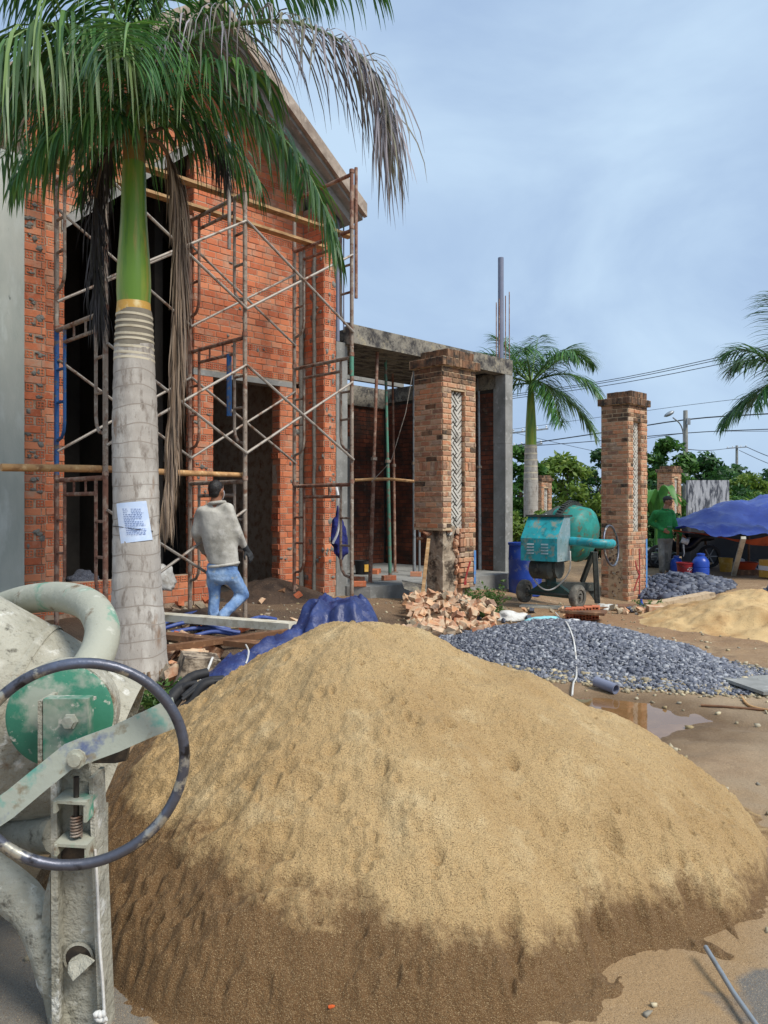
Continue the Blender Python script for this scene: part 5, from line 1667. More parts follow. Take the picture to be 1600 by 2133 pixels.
# banana plant
ban = thing('banana_plant', 'young banana plant with broad leaves behind the green-shirted worker', 'banana plant', P(1364, 1165, 19))
M_banana = MAT('banana_leaf', rgb(84, 138, 60), [(rgb(112, 160, 80), 3, 0.5, 0.7)], 0.45, trans=0.3)
bb = Vector((P(1366, H0, 19).x, 19, 0))
for k in range(7):
    az = k * 0.95 + 0.3
    d = Vector((math.cos(az), math.sin(az), 0))
    pts = bez([bb + Vector((0, 0, 0.9)), bb + d * 0.15 + Vector((0, 0, 1.5)), bb + d * 0.45 + Vector((0, 0, 1.75 + 0.1 * (k % 3))), bb + d * 0.8 + Vector((0, 0, 1.45))], 12)
    mb = MB(); vs_, fs = [], []
    sd = Vector((-d.y, d.x, 0))
    for i, p in enumerate(pts):
        f_ = i / (len(pts) - 1)
        wd = 0.15 * math.sin(math.pi * min(1, f_ * 0.9 + 0.1)) ** 0.7 if f_ > 0.15 else 0.02
        vs_ += [p - sd * wd + Vector((0, 0, wd * 0.3)), p, p + sd * wd + Vector((0, 0, wd * 0.3))]
    for i in range(len(pts) - 1):
        fs += [(3 * i, 3 * i + 1, 3 * i + 4, 3 * i + 3), (3 * i + 1, 3 * i + 2, 3 * i + 5, 3 * i + 4)]
    mb.add(vs_, fs); mb.build('leaf', M_banana, ban, smooth=180)
mb = MB(); mb.tube([bb + Vector((0, 0, -0.05)), bb + Vector((0.02, 0, 1.0))], [0.07, 0.04], 8); mb.build('stem', M_banana, ban, smooth=60)

# street lamp, utility poles, wires
M_pole_c = MAT('concrete_pole', rgb(152, 152, 146), [(rgb(120, 120, 114), 3, 0.45, 0.65)], 0.9)
M_wire = MAT('black_cable', rgb(40, 44, 50), [], 0.7)
lp = P(1428, H0, 36)
lamp = thing('street_lamp', 'concrete street lamp pole with a curved arm behind the far pillar', 'street lamp', (lp.x, 36, 0))
mb = MB(); mb.tube([(lp.x, 36, -0.1), (lp.x, 36, CH + (H0 - 855) / F * 36)], [0.15, 0.10], 12); mb.build('pole', M_pole_c, lamp, smooth=50)
mb = MB(); mb.tube(bez([P(1424, 925, 35.9), P(1423, 900, 35.8), P(1416, 882, 35.6), P(1402, 870, 35.4)], 12), 0.03, 8); mb.build('arm', M_galv, lamp, smooth=50)
c = P(1394, 862, 35.4)
mb = MB(); mb.lathe([(0.03, -0.26), (0.13, -0.16), (0.17, 0.0), (0.14, 0.16), (0.06, 0.24)], 12, Matrix.Translation(c) @ Matrix.Rotation(R(62), 4, 'Y') @ Matrix.Diagonal((0.6, 1, 1, 1))); mb.build('lamp_head', M_galv, lamp, smooth=60)
mb = MB(); mb.box(P(1434, 878, 35.8), (0.16, 0.12, 0.3)); mb.build('junction_box', M_galv, lamp)
def upole(label, px, top, Y, arms, box=None):
    p = P(px, H0, Y)
    t = thing('utility_pole', label, 'utility pole', (p.x, Y, 0), 'utility poles along the road')
    zt = CH + (H0 - top) / F * Y
    mb = MB(); mb.tube([(p.x, Y, -0.1), (p.x, Y, zt)], [0.17, 0.11], 10); mb.build('pole', M_pole_c, t, smooth=50)
    for (x0, y0, x1, y1) in arms:
        a, b = P(x0, y0, Y - 0.15), P(x1, y1, Y - 0.15)
        mb = MB(); mb.beam(a, b, 0.09, 0.09); arm = mb.build('crossarm', M_galv, t)
        for k in (0.05, 0.3, 0.7, 0.95):
            q = a.lerp(b, k)
            mb = MB(); mb.lathe([(0.03, 0), (0.06, 0.05), (0.03, 0.1), (0.06, 0.15), (0.02, 0.2)], 8, Matrix.Translation(q)); mb.build('insulator', M_white, arm)
    if box:
        q = P(box[0], box[1], Y - 0.5)
        mb = MB(); mb.box(q, (0.55, 0.5, 0.9)); mb.build('transformer', MAT('transformer_blue_grey', rgb(120, 134, 160), [], 0.5), t)
        for k in (-0.15, 0, 0.15):
            mb = MB(); mb.lathe([(0.03, 0), (0.06, 0.08), (0.03, 0.16)], 8, Matrix.Translation(q + Vector((k, 0, 0.45)))); mb.build('bushing', M_black, t)
        mb = MB(); mb.beam(q + Vector((-0.5, 0.3, -0.5)), q + Vector((0.5, 0.3, -0.5)), 0.1, 0.1); mb.build('bracket', M_galv, t)
upole('utility pole with two crossarms and a transformer behind the smaller royal palm', 1106, 872, 44, [(1066, 902, 1142, 893), (1068, 930, 1130, 924)], (1126, 1000))
upole('thin utility pole with one short crossarm far behind the tent', 1535, 928, 72, [(1514, 934, 1556, 931)])
# keep the transformer seen beside the palm
def wire(label, pts, r_=0.012):
    q = [P(*p) for p in pts]
    mb = MB(); mb.tube(bez(q, 16), r_, 5, caps=False)
    tag(mb.build('power_line', M_wire), label, 'cable', 'overhead cables')
wire('uppermost overhead cable running towards the roadside palm', [(1040, 826, 44), (1300, 786, 40), (1600, 720, 34), (1900, 640, 28)], 0.018)
wire('second overhead cable just under the uppermost one', [(1040, 830, 44), (1300, 790, 40), (1600, 726, 34), (1900, 650, 28)], 0.018)
wire('third overhead cable below the upper pair', [(1040, 834, 44), (1300, 797, 40), (1600, 737, 34), (1900, 664, 28)], 0.018)
wire('thin cable passing above the street lamp head', [(1040, 898, 44), (1300, 862, 42), (1480, 838, 40), (1900, 790, 36)], 0.012)
wire('thick cable fixed near the top of the street lamp pole', [(1066, 929, 44), (1250, 902, 40), (1430, 874, 36.2), (1600, 862, 34), (1900, 846, 30)], 0.03)
wire('cable fixed to the street lamp pole below the thick one', [(1066, 932, 44), (1250, 918, 40), (1430, 902, 36.2), (1600, 894, 34), (1900, 886, 30)], 0.02)
wire('cable sagging from the lamp pole to the thin utility pole', [(1250, 930, 40), (1430, 902, 36.2), (1600, 898, 36), (1900, 898, 32)], 0.014)
wire('cable from the lamp pole bracket to the short crossarm', [(1430, 936, 36.2), (1480, 938, 50), (1535, 932, 71.8)], 0.02)
wire('cable leaving the short crossarm towards the road', [(1553, 930, 71.8), (1600, 950, 60), (1700, 985, 50)], 0.03)
wire('lower cable leaving the thin utility pole', [(1540, 938, 71.8), (1600, 965, 60), (1700, 1000, 50)], 0.025)
wire('slack cable among the crossarms behind the smaller palm', [(1066, 900, 43.8), (1150, 920, 42), (1250, 942, 40), (1350, 960, 38)], 0.012)

# ---------------------------------------------------------------- the tent and what stands by it
tent = thing('tarp_tent', 'blue tarpaulin tent with a sloping roof over a wooden post', 'tent', (8.2, 17.3, 0))
def patchgrid(rows, nu, nv, amp, seed, sc=1.2):
    """bilinear grid through rows of 3D control points, with cloth noise"""
    ctrl = [bez(r0, nu) for r0 in rows]
    m_ = min(len(r0) for r0 in ctrl)
    cols = [bez([r0[i] for r0 in ctrl], nv) for i in range(m_)]
    n2 = min(len(c0) for c0 in cols)
    vs_, fs = [], []
    for j in range(n2):
        for i in range(m_):
            p = cols[i][j]
            k = amp * fbm(p.x * sc + seed, p.y * sc, p.z * sc * 2, 4)
            vs_.append(p + Vector((k * 0.5, k * 0.5, k)))
    for j in range(n2 - 1):
        for i in range(m_ - 1):
            a = j * m_ + i
            fs.append((a, a + m_, a + m_ + 1, a + 1))
    return vs_, fs
rows = [
    [P(1404, 1084, 17.6), P(1480, 1060, 19), P(1560, 1046, 20), P(1640, 1044, 20.6), P(1760, 1060, 21)],
    [P(1404, 1086, 16.9), P(1480, 1058, 17.3), P(1570, 1041, 17.8), P(1650, 1038, 18), P(1770, 1050, 18.4)],
    [P(1408, 1092, 16.3), P(1470, 1086, 16.0), P(1540, 1092, 15.8), P(1620, 1094, 15.9), P(1770, 1090, 16.2)],
    [P(1410, 1098, 16.0), P(1470, 1104, 15.5), P(1547, 1117, 15.0), P(1620, 1113, 15.2), P(1770, 1108, 15.4)],
]
vs_, fs = patchgrid(rows, 60, 40, 0.16, 4, 1.6)
mb = MB(); mb.add(vs_, fs); o = mb.build('tarpaulin', M_tarp2, tent, smooth=180)
rows = [[p + Vector((0, 0.1, -0.05)) for p in rows[3]], [p + Vector((0, 0.25, -0.09 - (0.14 if i > 2 else 0) + 0.02 * math.sin(i * 2))) for i, p in enumerate(rows[3])]]
rows = [bez(r0, 4) for r0 in rows]
vs_, fs = patchgrid(rows, 30, 6, 0.05, 9)
mb = MB(); mb.add(vs_, fs); mb.build('orange_lining', M_orange_tarp, tent, smooth=180)
def gpt(px, py, z_=0.0):
    return G(px, py, z_)
mb = MB(); a = gpt(1528, 1199); mb.beam(a, P(1549, 1120, 15.0), 0.09, 0.06); mb.build('wooden_post', M_board, tent)
for px, Y_ in ((1412, 17.2), (1470, 18.6), (1640, 16.5), (1760, 17.5), (1560, 20.2)):
    q = P(px, H0, Y_)
    mb = MB(); mb.tube([(q.x, Y_, -0.02), (q.x, Y_, 1.02)], 0.03, 7); mb.build('tent_pole', M_wood_dk, tent)
# dark back sheet and floor of the tent
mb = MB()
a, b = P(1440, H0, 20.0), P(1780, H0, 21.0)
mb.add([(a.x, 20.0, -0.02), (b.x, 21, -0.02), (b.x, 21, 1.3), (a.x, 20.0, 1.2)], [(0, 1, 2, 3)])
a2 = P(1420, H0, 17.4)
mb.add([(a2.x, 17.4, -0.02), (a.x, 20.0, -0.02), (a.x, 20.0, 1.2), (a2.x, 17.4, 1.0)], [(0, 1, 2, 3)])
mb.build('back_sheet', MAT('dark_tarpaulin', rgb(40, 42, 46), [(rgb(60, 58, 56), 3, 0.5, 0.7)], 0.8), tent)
M_yellow = MAT('yellow_plastic', rgb(206, 158, 62), [(rgb(230, 200, 130), 6, 0.5, 0.66)], 0.45)
M_red_pl = MAT('red_plastic', rgb(150, 34, 38), [(rgb(176, 50, 50), 5, 0.5, 0.7)], 0.4)
M_blue_pl = MAT('blue_plastic', rgb(34, 72, 168), [(rgb(46, 88, 186), 5, 0.5, 0.7)], 0.35)
def vessel(name, label, cat, base, prof, m_, group=None):
    t = thing(name, label, cat, base, group)
    mb = MB(); mb.lathe(prof, 28, Matrix.Translation(base), cap=(True, False)); mb.build('body', m_, t, smooth=35)
    return t
def jug(label, base, r_, h_):
    pr = [(r_ * 0.92, 0), (r_, 0.03), (r_, h_ * 0.2), (r_ * 0.94, h_ * 0.22), (r_, h_ * 0.24), (r_, h_ * 0.45), (r_ * 0.94, h_ * 0.47), (r_, h_ * 0.49), (r_, h_ * 0.68), (r_ * 0.9, h_ * 0.76), (r_ * 0.62, h_ * 0.88), (r_ * 0.45, h_ * 0.91), (r_ * 0.45, h_)]
    t = vessel('water_jug', label, 'jug', base, pr, M_blue_pl, 'blue water jugs')
    mb = MB(); mb.lathe([(r_ * 0.5, h_ * 0.955), (r_ * 0.5, h_ * 1.01), (r_ * 0.3, h_ * 1.03)], 20, Matrix.Translation(base)); mb.build('lid', M_blue_pl, t, smooth=40)
jug('larger blue plastic water jug next to the red bucket', Vector((P(1460, 0, 15.2).x, 15.2, 0.02)), 0.16, 0.50)
jug('smaller blue plastic water jug behind the red bucket', Vector((P(1409, 0, 16.4).x, 16.4, 0.0)), 0.125, 0.40)
bk = Vector((P(1427, 0, 15.3).x, 15.3, 0.02))
buck = vessel('paint_bucket', 'red plastic bucket with a pale printed patch, by the blue jugs', 'bucket', bk, [(0.125, 0), (0.13, 0.02), (0.16, 0.30), (0.17, 0.305), (0.17, 0.325), (0.152, 0.325), (0.12, 0.03)], M_red_pl)
mb = MB()
for k in range(26):
    t_ = R(-90) + random.uniform(-0.1, 0.75)
    zz_ = random.uniform(0.10, 0.25)
    rr = 0.1305 + (zz_ - 0.02) * 0.107 + 0.002
    w_ = random.uniform(0.05, 0.12)
    mb.add([bk + Vector((rr * math.cos(t_ + a), rr * math.sin(t_ + a), zz_ + b)) for a, b in ((0, 0), (w_, 0.004), (w_, 0.014), (0, 0.010))], [(0, 1, 2, 3)])
mb.build('printed_patch', M_white, buck)
mb = MB(); mb.tube([bk + Vector((0.168 * math.cos(a), 0.168 * math.sin(a), 0.30 - 0.14 * math.sin(a * 1.0 + math.pi) ** 2 * 0.6)) for a in np.linspace(math.pi, 2 * math.pi, 14)], 0.005, 5); mb.build('bail_handle', M_black, buck)
# things under the tent
vessel('plastic_pail', 'yellow-brown plastic pail under the tent', 'bucket', Vector((P(1512, 0, 17.2).x, 17.2, 0)), [(0.12, 0), (0.15, 0.3), (0.155, 0.31)], M_yellow)
t = vessel('wash_basin', 'shallow orange-red basin beside the leaning tent post', 'basin', Vector((P(1555, 0, 16.4).x, 16.4, 0.12)), [(0.16, 0), (0.24, 0.14), (0.25, 0.15), (0.23, 0.14)], MAT('orange_plastic', rgb(186, 76, 44), [], 0.4))
mb = MB(); mb.box((P(1555, 0, 16.4).x, 16.4, 0.06), (0.4, 0.35, 0.12)); mb.build('stool', M_wood_dk, t)
mb = MB(); c = Vector((P(1602, 0, 15.6).x, 15.6, 0.0))
box = thing('storage_box', 'yellow and white cardboard box at the tent entrance', 'box', c)
mb = MB(); mb.box(c + Vector((0, 0, 0.2)), (0.22, 0.3, 0.36), Matrix.Rotation(0.3, 3, 'Z')); mb.build('body', M_yellow, box)
mb = MB(); mb.box(c + Vector((-0.01, -0.01, 0.21)), (0.225, 0.305, 0.09), Matrix.Rotation(0.3, 3, 'Z')); mb.build('label_band', M_white, box)
for px, py, s_, m_, lb in ((1570, 1196, 0.14, M_white, 'white crumpled plastic bag lying under the tent'), (1590, 1188, 0.2, M_cyan_sack, 'pale green sack slumped under the tent'), (1540, 1178, 0.18, M_sack, 'grey-white sack in the shade of the tent')):
    c = G(px, py); mb = MB()
    for k in range(5):
        mb.rock(c + Vector((random.uniform(-.05, .05), random.uniform(-.05, .05), s_ * 0.35 + random.uniform(0, .04))), (s_ * 1.3, s_, s_ * 0.8), rough=0.3)
    tag(mb.build('plastic_sack', m_, smooth=60), lb, 'sack')
# bundle of grey steel tubes behind the worker
bun = thing('tube_bundle', 'stack of grey steel tubes lying between the gate pillar and the worker', 'tubes', G(1365, 1200))
c0 = Vector((P(1362, 0, 18.6).x, 18.6, 0))
for k in range(18):
    z_ = 0.06 + (k // 5) * 0.11
    y_ = c0.y - 0.3 + (k % 5) * 0.13
    mb = MB(); mb.tube([Vector((c0.x - 1.0 + random.uniform(-.15, .15), y_ - 0.3, z_ + 0.02)), Vector((c0.x + 0.55 + random.uniform(-.2, .2), y_ + 0.15, z_ + random.uniform(-0.03, 0.05)))], 0.045, 8)
    mb.build('steel_tube', M_galv, bun, smooth=50)
# motorbike behind the worker, mostly in shadow
mbk = thing('motorbike', 'dark motorbike parked by the tent behind the worker', 'motorbike', Vector((P(1418, 0, 18.2).x, 18.2, 0)))
mc = Vector((P(1425, 0, 18.2).x, 18.2, 0))
for dx in (-0.6, 0.6):
    MT = Matrix.Translation(mc + Vector((dx, 0, 0.28))) @ Matrix.Rotation(R(90), 4, 'X')
    mb = MB(); mb.lathe([(0.20, -0.035), (0.27, -0.03), (0.28, 0), (0.27, 0.03), (0.20, 0.035)], 24, MT, cap=(False, False)); wh = mb.build('wheel', M_black, mbk, smooth=50)
    mb = MB()
    for k in range(6):
        a = k * math.pi / 3
        mb.beam(MT @ Vector((0, 0, 0)), MT @ Vector((0.2 * math.cos(a), 0.2 * math.sin(a), 0)), 0.02, 0.02)
    mb.build('spokes', M_galv, wh)
mb = MB(); mb.tube(bez([mc + Vector((-0.55, 0, 0.95)), mc + Vector((-0.3, 0, 0.55)), mc + Vector((0.1, 0, 0.5)), mc + Vector((0.35, 0, 0.72)), mc + Vector((0.7, 0, 0.72))], 12), [0.06, 0.08, 0.11, 0.12, 0.13, 0.13, 0.12, 0.12, 0.12, 0.11, 0.1, 0.09, 0.06][:13], 10); mb.build('body', MAT('black_paint', rgb(30, 32, 38), [], 0.3), mbk, smooth=60)
mb = MB(); mb.beam(mc + Vector((-0.6, 0, 0.28)), mc + Vector((-0.45, 0, 0.98)), 0.08, 0.05); mb.tube([mc + Vector((-0.42, -0.3, 1.0)), mc + Vector((-0.46, 0, 0.98)), mc + Vector((-0.42, 0.3, 1.0))], 0.018, 6); mb.build('fork_and_handlebar', M_galv, mbk)
mb = MB(); mb.box(mc + Vector((0.35, 0, 0.78)), (0.6, 0.24, 0.1)); mb.build('saddle', M_black, mbk)
# ---------------------------------------------------------------- the big concrete mixer in the foreground
M_mix = MAT('cement_crusted_steel', rgb(168, 164, 148), [(rgb(140, 136, 120), 3, 0.42, 0.62), (rgb(190, 186, 172), 8, 0.55, 0.72), (rgb(96, 92, 80), 24, 0.58, 0.70), (rgb(112, 108, 92), 60, 0.62, 0.74), (rgb(122, 96, 68), 5, 0.61, 0.70), (rgb(206, 204, 194), 13, 0.60, 0.68)], 0.85, bump=[(10, 0.5, 0.02), (45, 0.8, 0.012), (150, 0.7, 0.005)])
M_mix_green = MAT('worn_green_paint', rgb(52, 122, 96), [(rgb(150, 158, 142), 7, 0.50, 0.60), (rgb(40, 100, 80), 3, 0.5, 0.7), (rgb(186, 184, 170), 30, 0.60, 0.68)], 0.6, bump=[(40, 0.3, 0.004)])
M_mix_part = MAT('half_painted_steel', rgb(160, 160, 144), [(rgb(74, 140, 116), 5, 0.54, 0.62), (rgb(110, 90, 66), 9, 0.60, 0.68), (rgb(190, 188, 174), 20, 0.58, 0.72)], 0.75, bump=[(20, 0.4, 0.01), (90, 0.4, 0.004)])
M_lever = MAT('blue_green_worn_steel', rgb(156, 162, 150), [(rgb(92, 104, 134), 9, 0.54, 0.64), (rgb(90, 150, 138), 6, 0.58, 0.66), (rgb(126, 118, 98), 22, 0.56, 0.68)], 0.6, bump=[(40, 0.4, 0.004)])
M_wheel_rim = MAT('worn_dark_steel_rim', rgb(88, 90, 100), [(rgb(170, 166, 152), 13, 0.54, 0.60), (rgb(104, 112, 132), 5, 0.5, 0.66), (rgb(40, 38, 40), 22, 0.56, 0.68)], 0.38, metal=0.55, bump=[(50, 0.4, 0.004)])
M_grease = MAT('greasy_black_steel', rgb(52, 48, 44), [(rgb(92, 80, 66), 14, 0.52, 0.66)], 0.5, metal=0.3)
fm_ = thing('concrete_mixer', 'big cement-crusted concrete mixer with a large handwheel beside the sand heap', 'concrete mixer', (P(150, H0, 2.15).x, 2.15, 0))
ax = Vector((0.93, 0.14, -0.338)).normalized()
mouth = P(248, 1562, 2.72)
zq = ax.to_track_quat('Z', 'Y').to_matrix().to_4x4()
MD = Matrix.Translation(mouth) @ zq
mb = MB()
mb.lathe([(0.225, -0.30), (0.236, 0.0), (0.246, 0.0), (0.330, -0.34), (0.376, -0.58), (0.378, -0.60), (0.420, -0.80), (0.425, -1.10), (0.30, -1.35)], 48, MD, cap=(False, True))
mb.build('drum', M_mix, fm_, smooth=30)
mb = MB(); mb.lathe([(0.336, -0.345), (0.341, -0.355), (0.341, -0.365), (0.339, -0.372)], 48, MD, cap=(False, False)); mb.build('drum_seam', M_mix, fm_, smooth=60)
# yoke
mb = MB(); mb.tube(bez([P(-60, 1290, 3.1), P(20, 1258, 3.0), P(75, 1246, 2.9), P(135, 1244, 2.78), P(188, 1262, 2.62), P(213, 1306, 2.5), P(205, 1356, 2.4), P(178, 1404, 2.32), P(150, 1450, 2.3)], 40), 0.055, 16); mb.build('yoke', M_mix_part, fm_, smooth=60)
# gear cover disc on the tilting axis
dc = P(126, 1490, 2.2)
nrm = Vector((0.16, -1, 0.02)).normalized()
MQ = Matrix.Translation(dc) @ nrm.to_track_quat('Z', 'Y').to_matrix().to_4x4()
mb = MB(); mb.lathe([(0.150, -0.09), (0.152, -0.02), (0.150, -0.005)], 48, MQ); mb.build('gear_housing', M_mix, fm_, smooth=40)
mb = MB(); mb.lathe([(0.145, -0.006), (0.147, 0.004), (0.138, 0.010), (0.0, 0.012)], 48, MQ, cap=(True, False)); mb.build('gear_cover', M_mix_green, fm_, smooth=40)
# bearing bracket and bolt
mb = MB(); mb.box(P(143, 1515, 2.10), (0.120, 0.045, 0.165)); br = mb.build('bearing_bracket', M_mix_green, fm_)
mb = MB(); mb.box(P(100, 1520, 2.13), (0.012, 0.10, 0.185)); mb.box(P(143, 1460, 2.12), (0.125, 0.075, 0.008)); mb.build('bracket_flange', M_mix, fm_)
mb = MB(); mb.lathe([(0.022, 0), (0.022, 0.008), (0.016, 0.010), (0.016, 0.022), (0.0, 0.023)], 6, Matrix.Translation(P(147, 1502, 2.076)) @ Matrix.Rotation(R(90), 4, 'X')); mb.build('bolt', M_mix_part, fm_)
# post: channel with flanges
gx0 = P(150, H0, 2.13).x
zpst = lambda py, Y_=2.13: CH + (H0 - py) / F * Y_
def post_box(x0, x1, y0, y1, Yf, Yb, name, m_, x0b=None, x1b=None):
    """upright plate: top edge x0..x1 at row y0, bottom edge x0b..x1b at row y1 (picture rows at depth Yf)"""
    x0b = x0 if x0b is None else x0b
    x1b = x1 if x1b is None else x1b
    a, b, c, d = P(x0, y0, Yf), P(x1, y0, Yf), P(x1b, y1, Yf), P(x0b, y1, Yf)
    mb = MB(); mb.prism([d, c, b, a], (0, Yb - Yf, 0))
    return mb.build(name, m_, fm_)
post_box(118, 184, 1560, 2178, 2.135, 2.147, 'post_web', M_mix, 124, 206)
post_box(105, 117.5, 1560, 2178, 2.10, 2.19, 'post_flange', M_mix, 108, 123.5)
post_box(184.5, 193, 1620, 2178, 2.10, 2.19, 'post_flange', M_mix, 206.5, 216)
# round hole with a torn plate
hc = P(164, 1995, 2.128)
mb = MB(); mb.lathe([(0.043, 0), (0.043, 0.003), (0.036, 0.004), (0.036, -0.001)], 28, Matrix.Translation(hc) @ Matrix.Rotation(R(90), 4, 'X'), cap=(False, False)); mb.build('hole_rim', M_mix, fm_, smooth=50)
mb = MB(); mb.lathe([(0.036, 0.0005), (0.0, 0.0006)], 28, Matrix.Translation(hc + Vector((0, -0.001, 0))) @ Matrix.Rotation(R(90), 4, 'X'), cap=(False, False)); mb.build('hole', M_grease, fm_)
pl = [P(143, 2005, 2.10), P(148, 1998, 2.118), P(165, 1989, 2.118), P(180, 1993, 2.10), P(196, 2003, 2.085), P(152, 2044, 2.075), P(141, 2026, 2.09)]
mb = MB(); mb.prism(pl, (0, 0.006, 0)); mb.build('torn_plate', M_mix, fm_)
# spring bracket
for y0, dx in ((1660, 0), (1748, 2)):
    mb = MB(); mb.box(P(157 + dx, y0, 2.09), (0.088, 0.085, 0.008), Matrix.Rotation(0.06, 3, 'Y')); mb.box(P(125 + dx, y0 + 12, 2.075), (0.008, 0.07, 0.03)); mb.box(P(189 + dx, y0 + 20, 2.09), (0.008, 0.08, 0.055)); mb.build('spring_seat', M_mix_part, fm_)
mb = MB(); mb.tube([P(159, 1618, 2.08), P(159, 1745, 2.08)], 0.008, 8); mb.build('spring_rod', M_grease, fm_, smooth=60)
mb = MB(); mb.tube([P(159, 1745, 2.08) + Vector((0.014 * math.cos(t), 0.014 * math.sin(t), 0.0025 + t / (2 * math.pi) * 0.0082)) for t in np.linspace(0, 14 * math.pi, 120)], 0.0028, 6); mb.build('spring', M_rust, fm_, smooth=60)
post_box(128, 182, 1760, 1800, 2.12, 2.13, 'slot', M_grease)
# handwheel and its bent flat spoke
hw = P(166, 1592, 1.95)
hn = Vector((0.27, -1, -0.03)).normalized()
MH = Matrix.Translation(hw) @ hn.to_track_quat('Z', 'Y').to_matrix().to_4x4()
mb = MB()
nn_, k_ = 72, 12
R0, r0 = 0.258, 0.0140
vs_ = []
for i in range(nn_):
    t = 2 * math.pi * i / nn_
    for j in range(k_):
        s_ = 2 * math.pi * j / k_
        rr = r0 * (1 + 0.05 * fbm(math.cos(t) * 4, math.sin(t) * 4, s_, 2))
        vs_.append(MH @ Vector(((R0 + rr * math.cos(s_)) * math.cos(t), (R0 + rr * math.cos(s_)) * math.sin(t), rr * math.sin(s_))))
mb.add(vs_, [(i * k_ + j, ((i + 1) % nn_) * k_ + j, ((i + 1) % nn_) * k_ + (j + 1) % k_, i * k_ + (j + 1) % k_) for i in range(nn_) for j in range(k_)])
mb.build('handwheel_rim', M_wheel_rim, fm_, smooth=180)
sp = [(-40, 1716), (20, 1676), (90, 1618), (140, 1578), (180, 1562), (240, 1540), (310, 1508), (366, 1484)]
wd = [27, 27, 26, 26, 26, 26, 27, 30]
mb = MB()
front, back = [], []
def spokeY(px):
    return 2.02 - 0.24 * abs(px - 160) / 230 * 0.0 + (-(px - 166) / F * 2.0) * -0.27 - 0.02
up_, dn_ = [], []
for (x, y), w_ in zip(sp, wd):
    Y_ = spokeY(x)
    up_.append(P(x - 8, y - w_, Y_)); dn_.append(P(x + 8, y + w_, Y_))
loop = up_ + dn_[::-1]
n_ = len(sp)
vs_ = loop + [p + Vector((0, 0.009, 0)) for p in loop]
fs = []
for i in range(n_ - 1):
    fs.append((i, 2 * n_ - 1 - i, 2 * n_ - 2 - i, i + 1))
    o_ = 2 * n_
    fs.append((o_ + i, o_ + i + 1, o_ + 2 * n_ - 2 - i, o_ + 2 * n_ - 1 - i))
m2 = 2 * n_
fs += [(i, (i + 1) % m2, m2 + (i + 1) % m2, m2 + i) for i in range(m2)]
mb.add(vs_, fs); mb.build('handwheel_spoke', M_lever, fm_)
mb = MB(); mb.lathe([(0.026, 0), (0.026, 0.007), (0.017, 0.009), (0.017, 0.02), (0.0, 0.021)], 10, Matrix.Translation(P(160, 1580, spokeY(160) - 0.001)) @ Matrix.Rotation(R(90), 4, 'X')); mb.build('hub_bolt', M_mix_part, fm_, smooth=30)
mb = MB(); mb.tube([P(160, 1580, spokeY(160)), P(160, 1580, 2.16)], 0.02, 10); mb.build('hub_shaft', M_grease, fm_)
mb = MB(); mb.prism([P(190, 1590, 2.16), P(268, 1556, 2.16), P(262, 1585, 2.16), P(240, 1590, 2.16)], (0, 0.02, 0)); mb.build('stop_lug', M_grease, fm_)
# diagonal strut, gusset, lower members
mb = MB(); mb.tube(bez([P(-140, 1740, 2.5), P(-20, 1822, 2.3), P(60, 1890, 2.24), P(100, 1960, 2.2), P(128, 2060, 2.18), P(150, 2175, 2.17)], 24), [0.062] * 8 + [0.058] * 8 + [0.05] * 12, 14); mb.build('strut', M_mix, fm_, smooth=60)
mb = MB(); mb.prism([P(104, 1818, 2.17), P(105, 1940, 2.17), P(84, 1935, 2.17), P(92, 1870, 2.17)], (0, 0.01, 0)); mb.build('gusset', M_mix, fm_)
mb = MB(); mb.tube([P(-150, 1760, 2.7), P(20, 1742, 2.6), P(120, 1738, 2.5)], 0.06, 12); mb.build('cross_member', M_mix, fm_, smooth=60)
MT = Matrix.Translation(P(206, 1738, 2.75)) @ Vector((1, 0.25, 0)).to_track_quat('Z', 'Y').to_matrix().to_4x4()
mb = MB(); mb.box(P(198, 1735, 2.5), (0.05, 0.1, 0.16)); mb.build('stand_off', M_mix, fm_)
mb = MB(); mb.box(P(160, 2170, 2.16), (0.24, 0.16, 0.02)); mb.build('foot_plate', M_mix, fm_)
mb = MB(); mb.tube([P(-320, 1500, 3.3), Vector((P(-330, 1500, 3.3).x, 3.3, 0))], 0.06, 10); mb.build('rear_leg', M_mix, fm_)
mb = MB(); mb.tube(bez([P(198, 1770, 2.09), P(203, 1850, 2.09), P(207, 1960, 2.09), P(214, 2050, 2.09), P(218, 2120, 2.09), P(222, 2170, 2.09)], 20), 0.004, 6); mb.build('cable', M_sack, fm_)
mb = MB()
for k in range(6):
    mb.rock(P(202 + k * 3.2, 2112 + (k % 2) * 12, 2.07), (0.022, 0.018, 0.02))
mb.build('cable_knot', M_sack, fm_, smooth=60)
mb = MB(); mb.rock(P(150, 1229, 2.75), (0.06, 0.04, 0.035)); mb.rock(P(160, 1232, 2.74), (0.04, 0.03, 0.03))
tag(mb.build('mortar_lump', M_mix), 'dried mortar lump stuck on top of the mixer yoke', 'mortar lump')
mb = MB()
for k in range(9):
    mb.rock(P(30 + k * 4 + random.uniform(-6, 6), 1247 + random.uniform(-5, 5), 3.05), (0.07, 0.05, 0.03))
tag(mb.build('plastic_wrap', M_white, smooth=60), 'crumpled clear plastic wrapper lying on the mixer drum', 'plastic wrapper')
mb = MB()
for k in range(6):
    mb.rock(P(-4 + k * 4, 1250 + random.uniform(-4, 4), 3.06), (0.07, 0.05, 0.03))
tag(mb.build('cloth_rag', MAT('pink_rag', rgb(206, 150, 146), [], 0.8), smooth=60), 'pink rag lying on the mixer drum', 'rag')

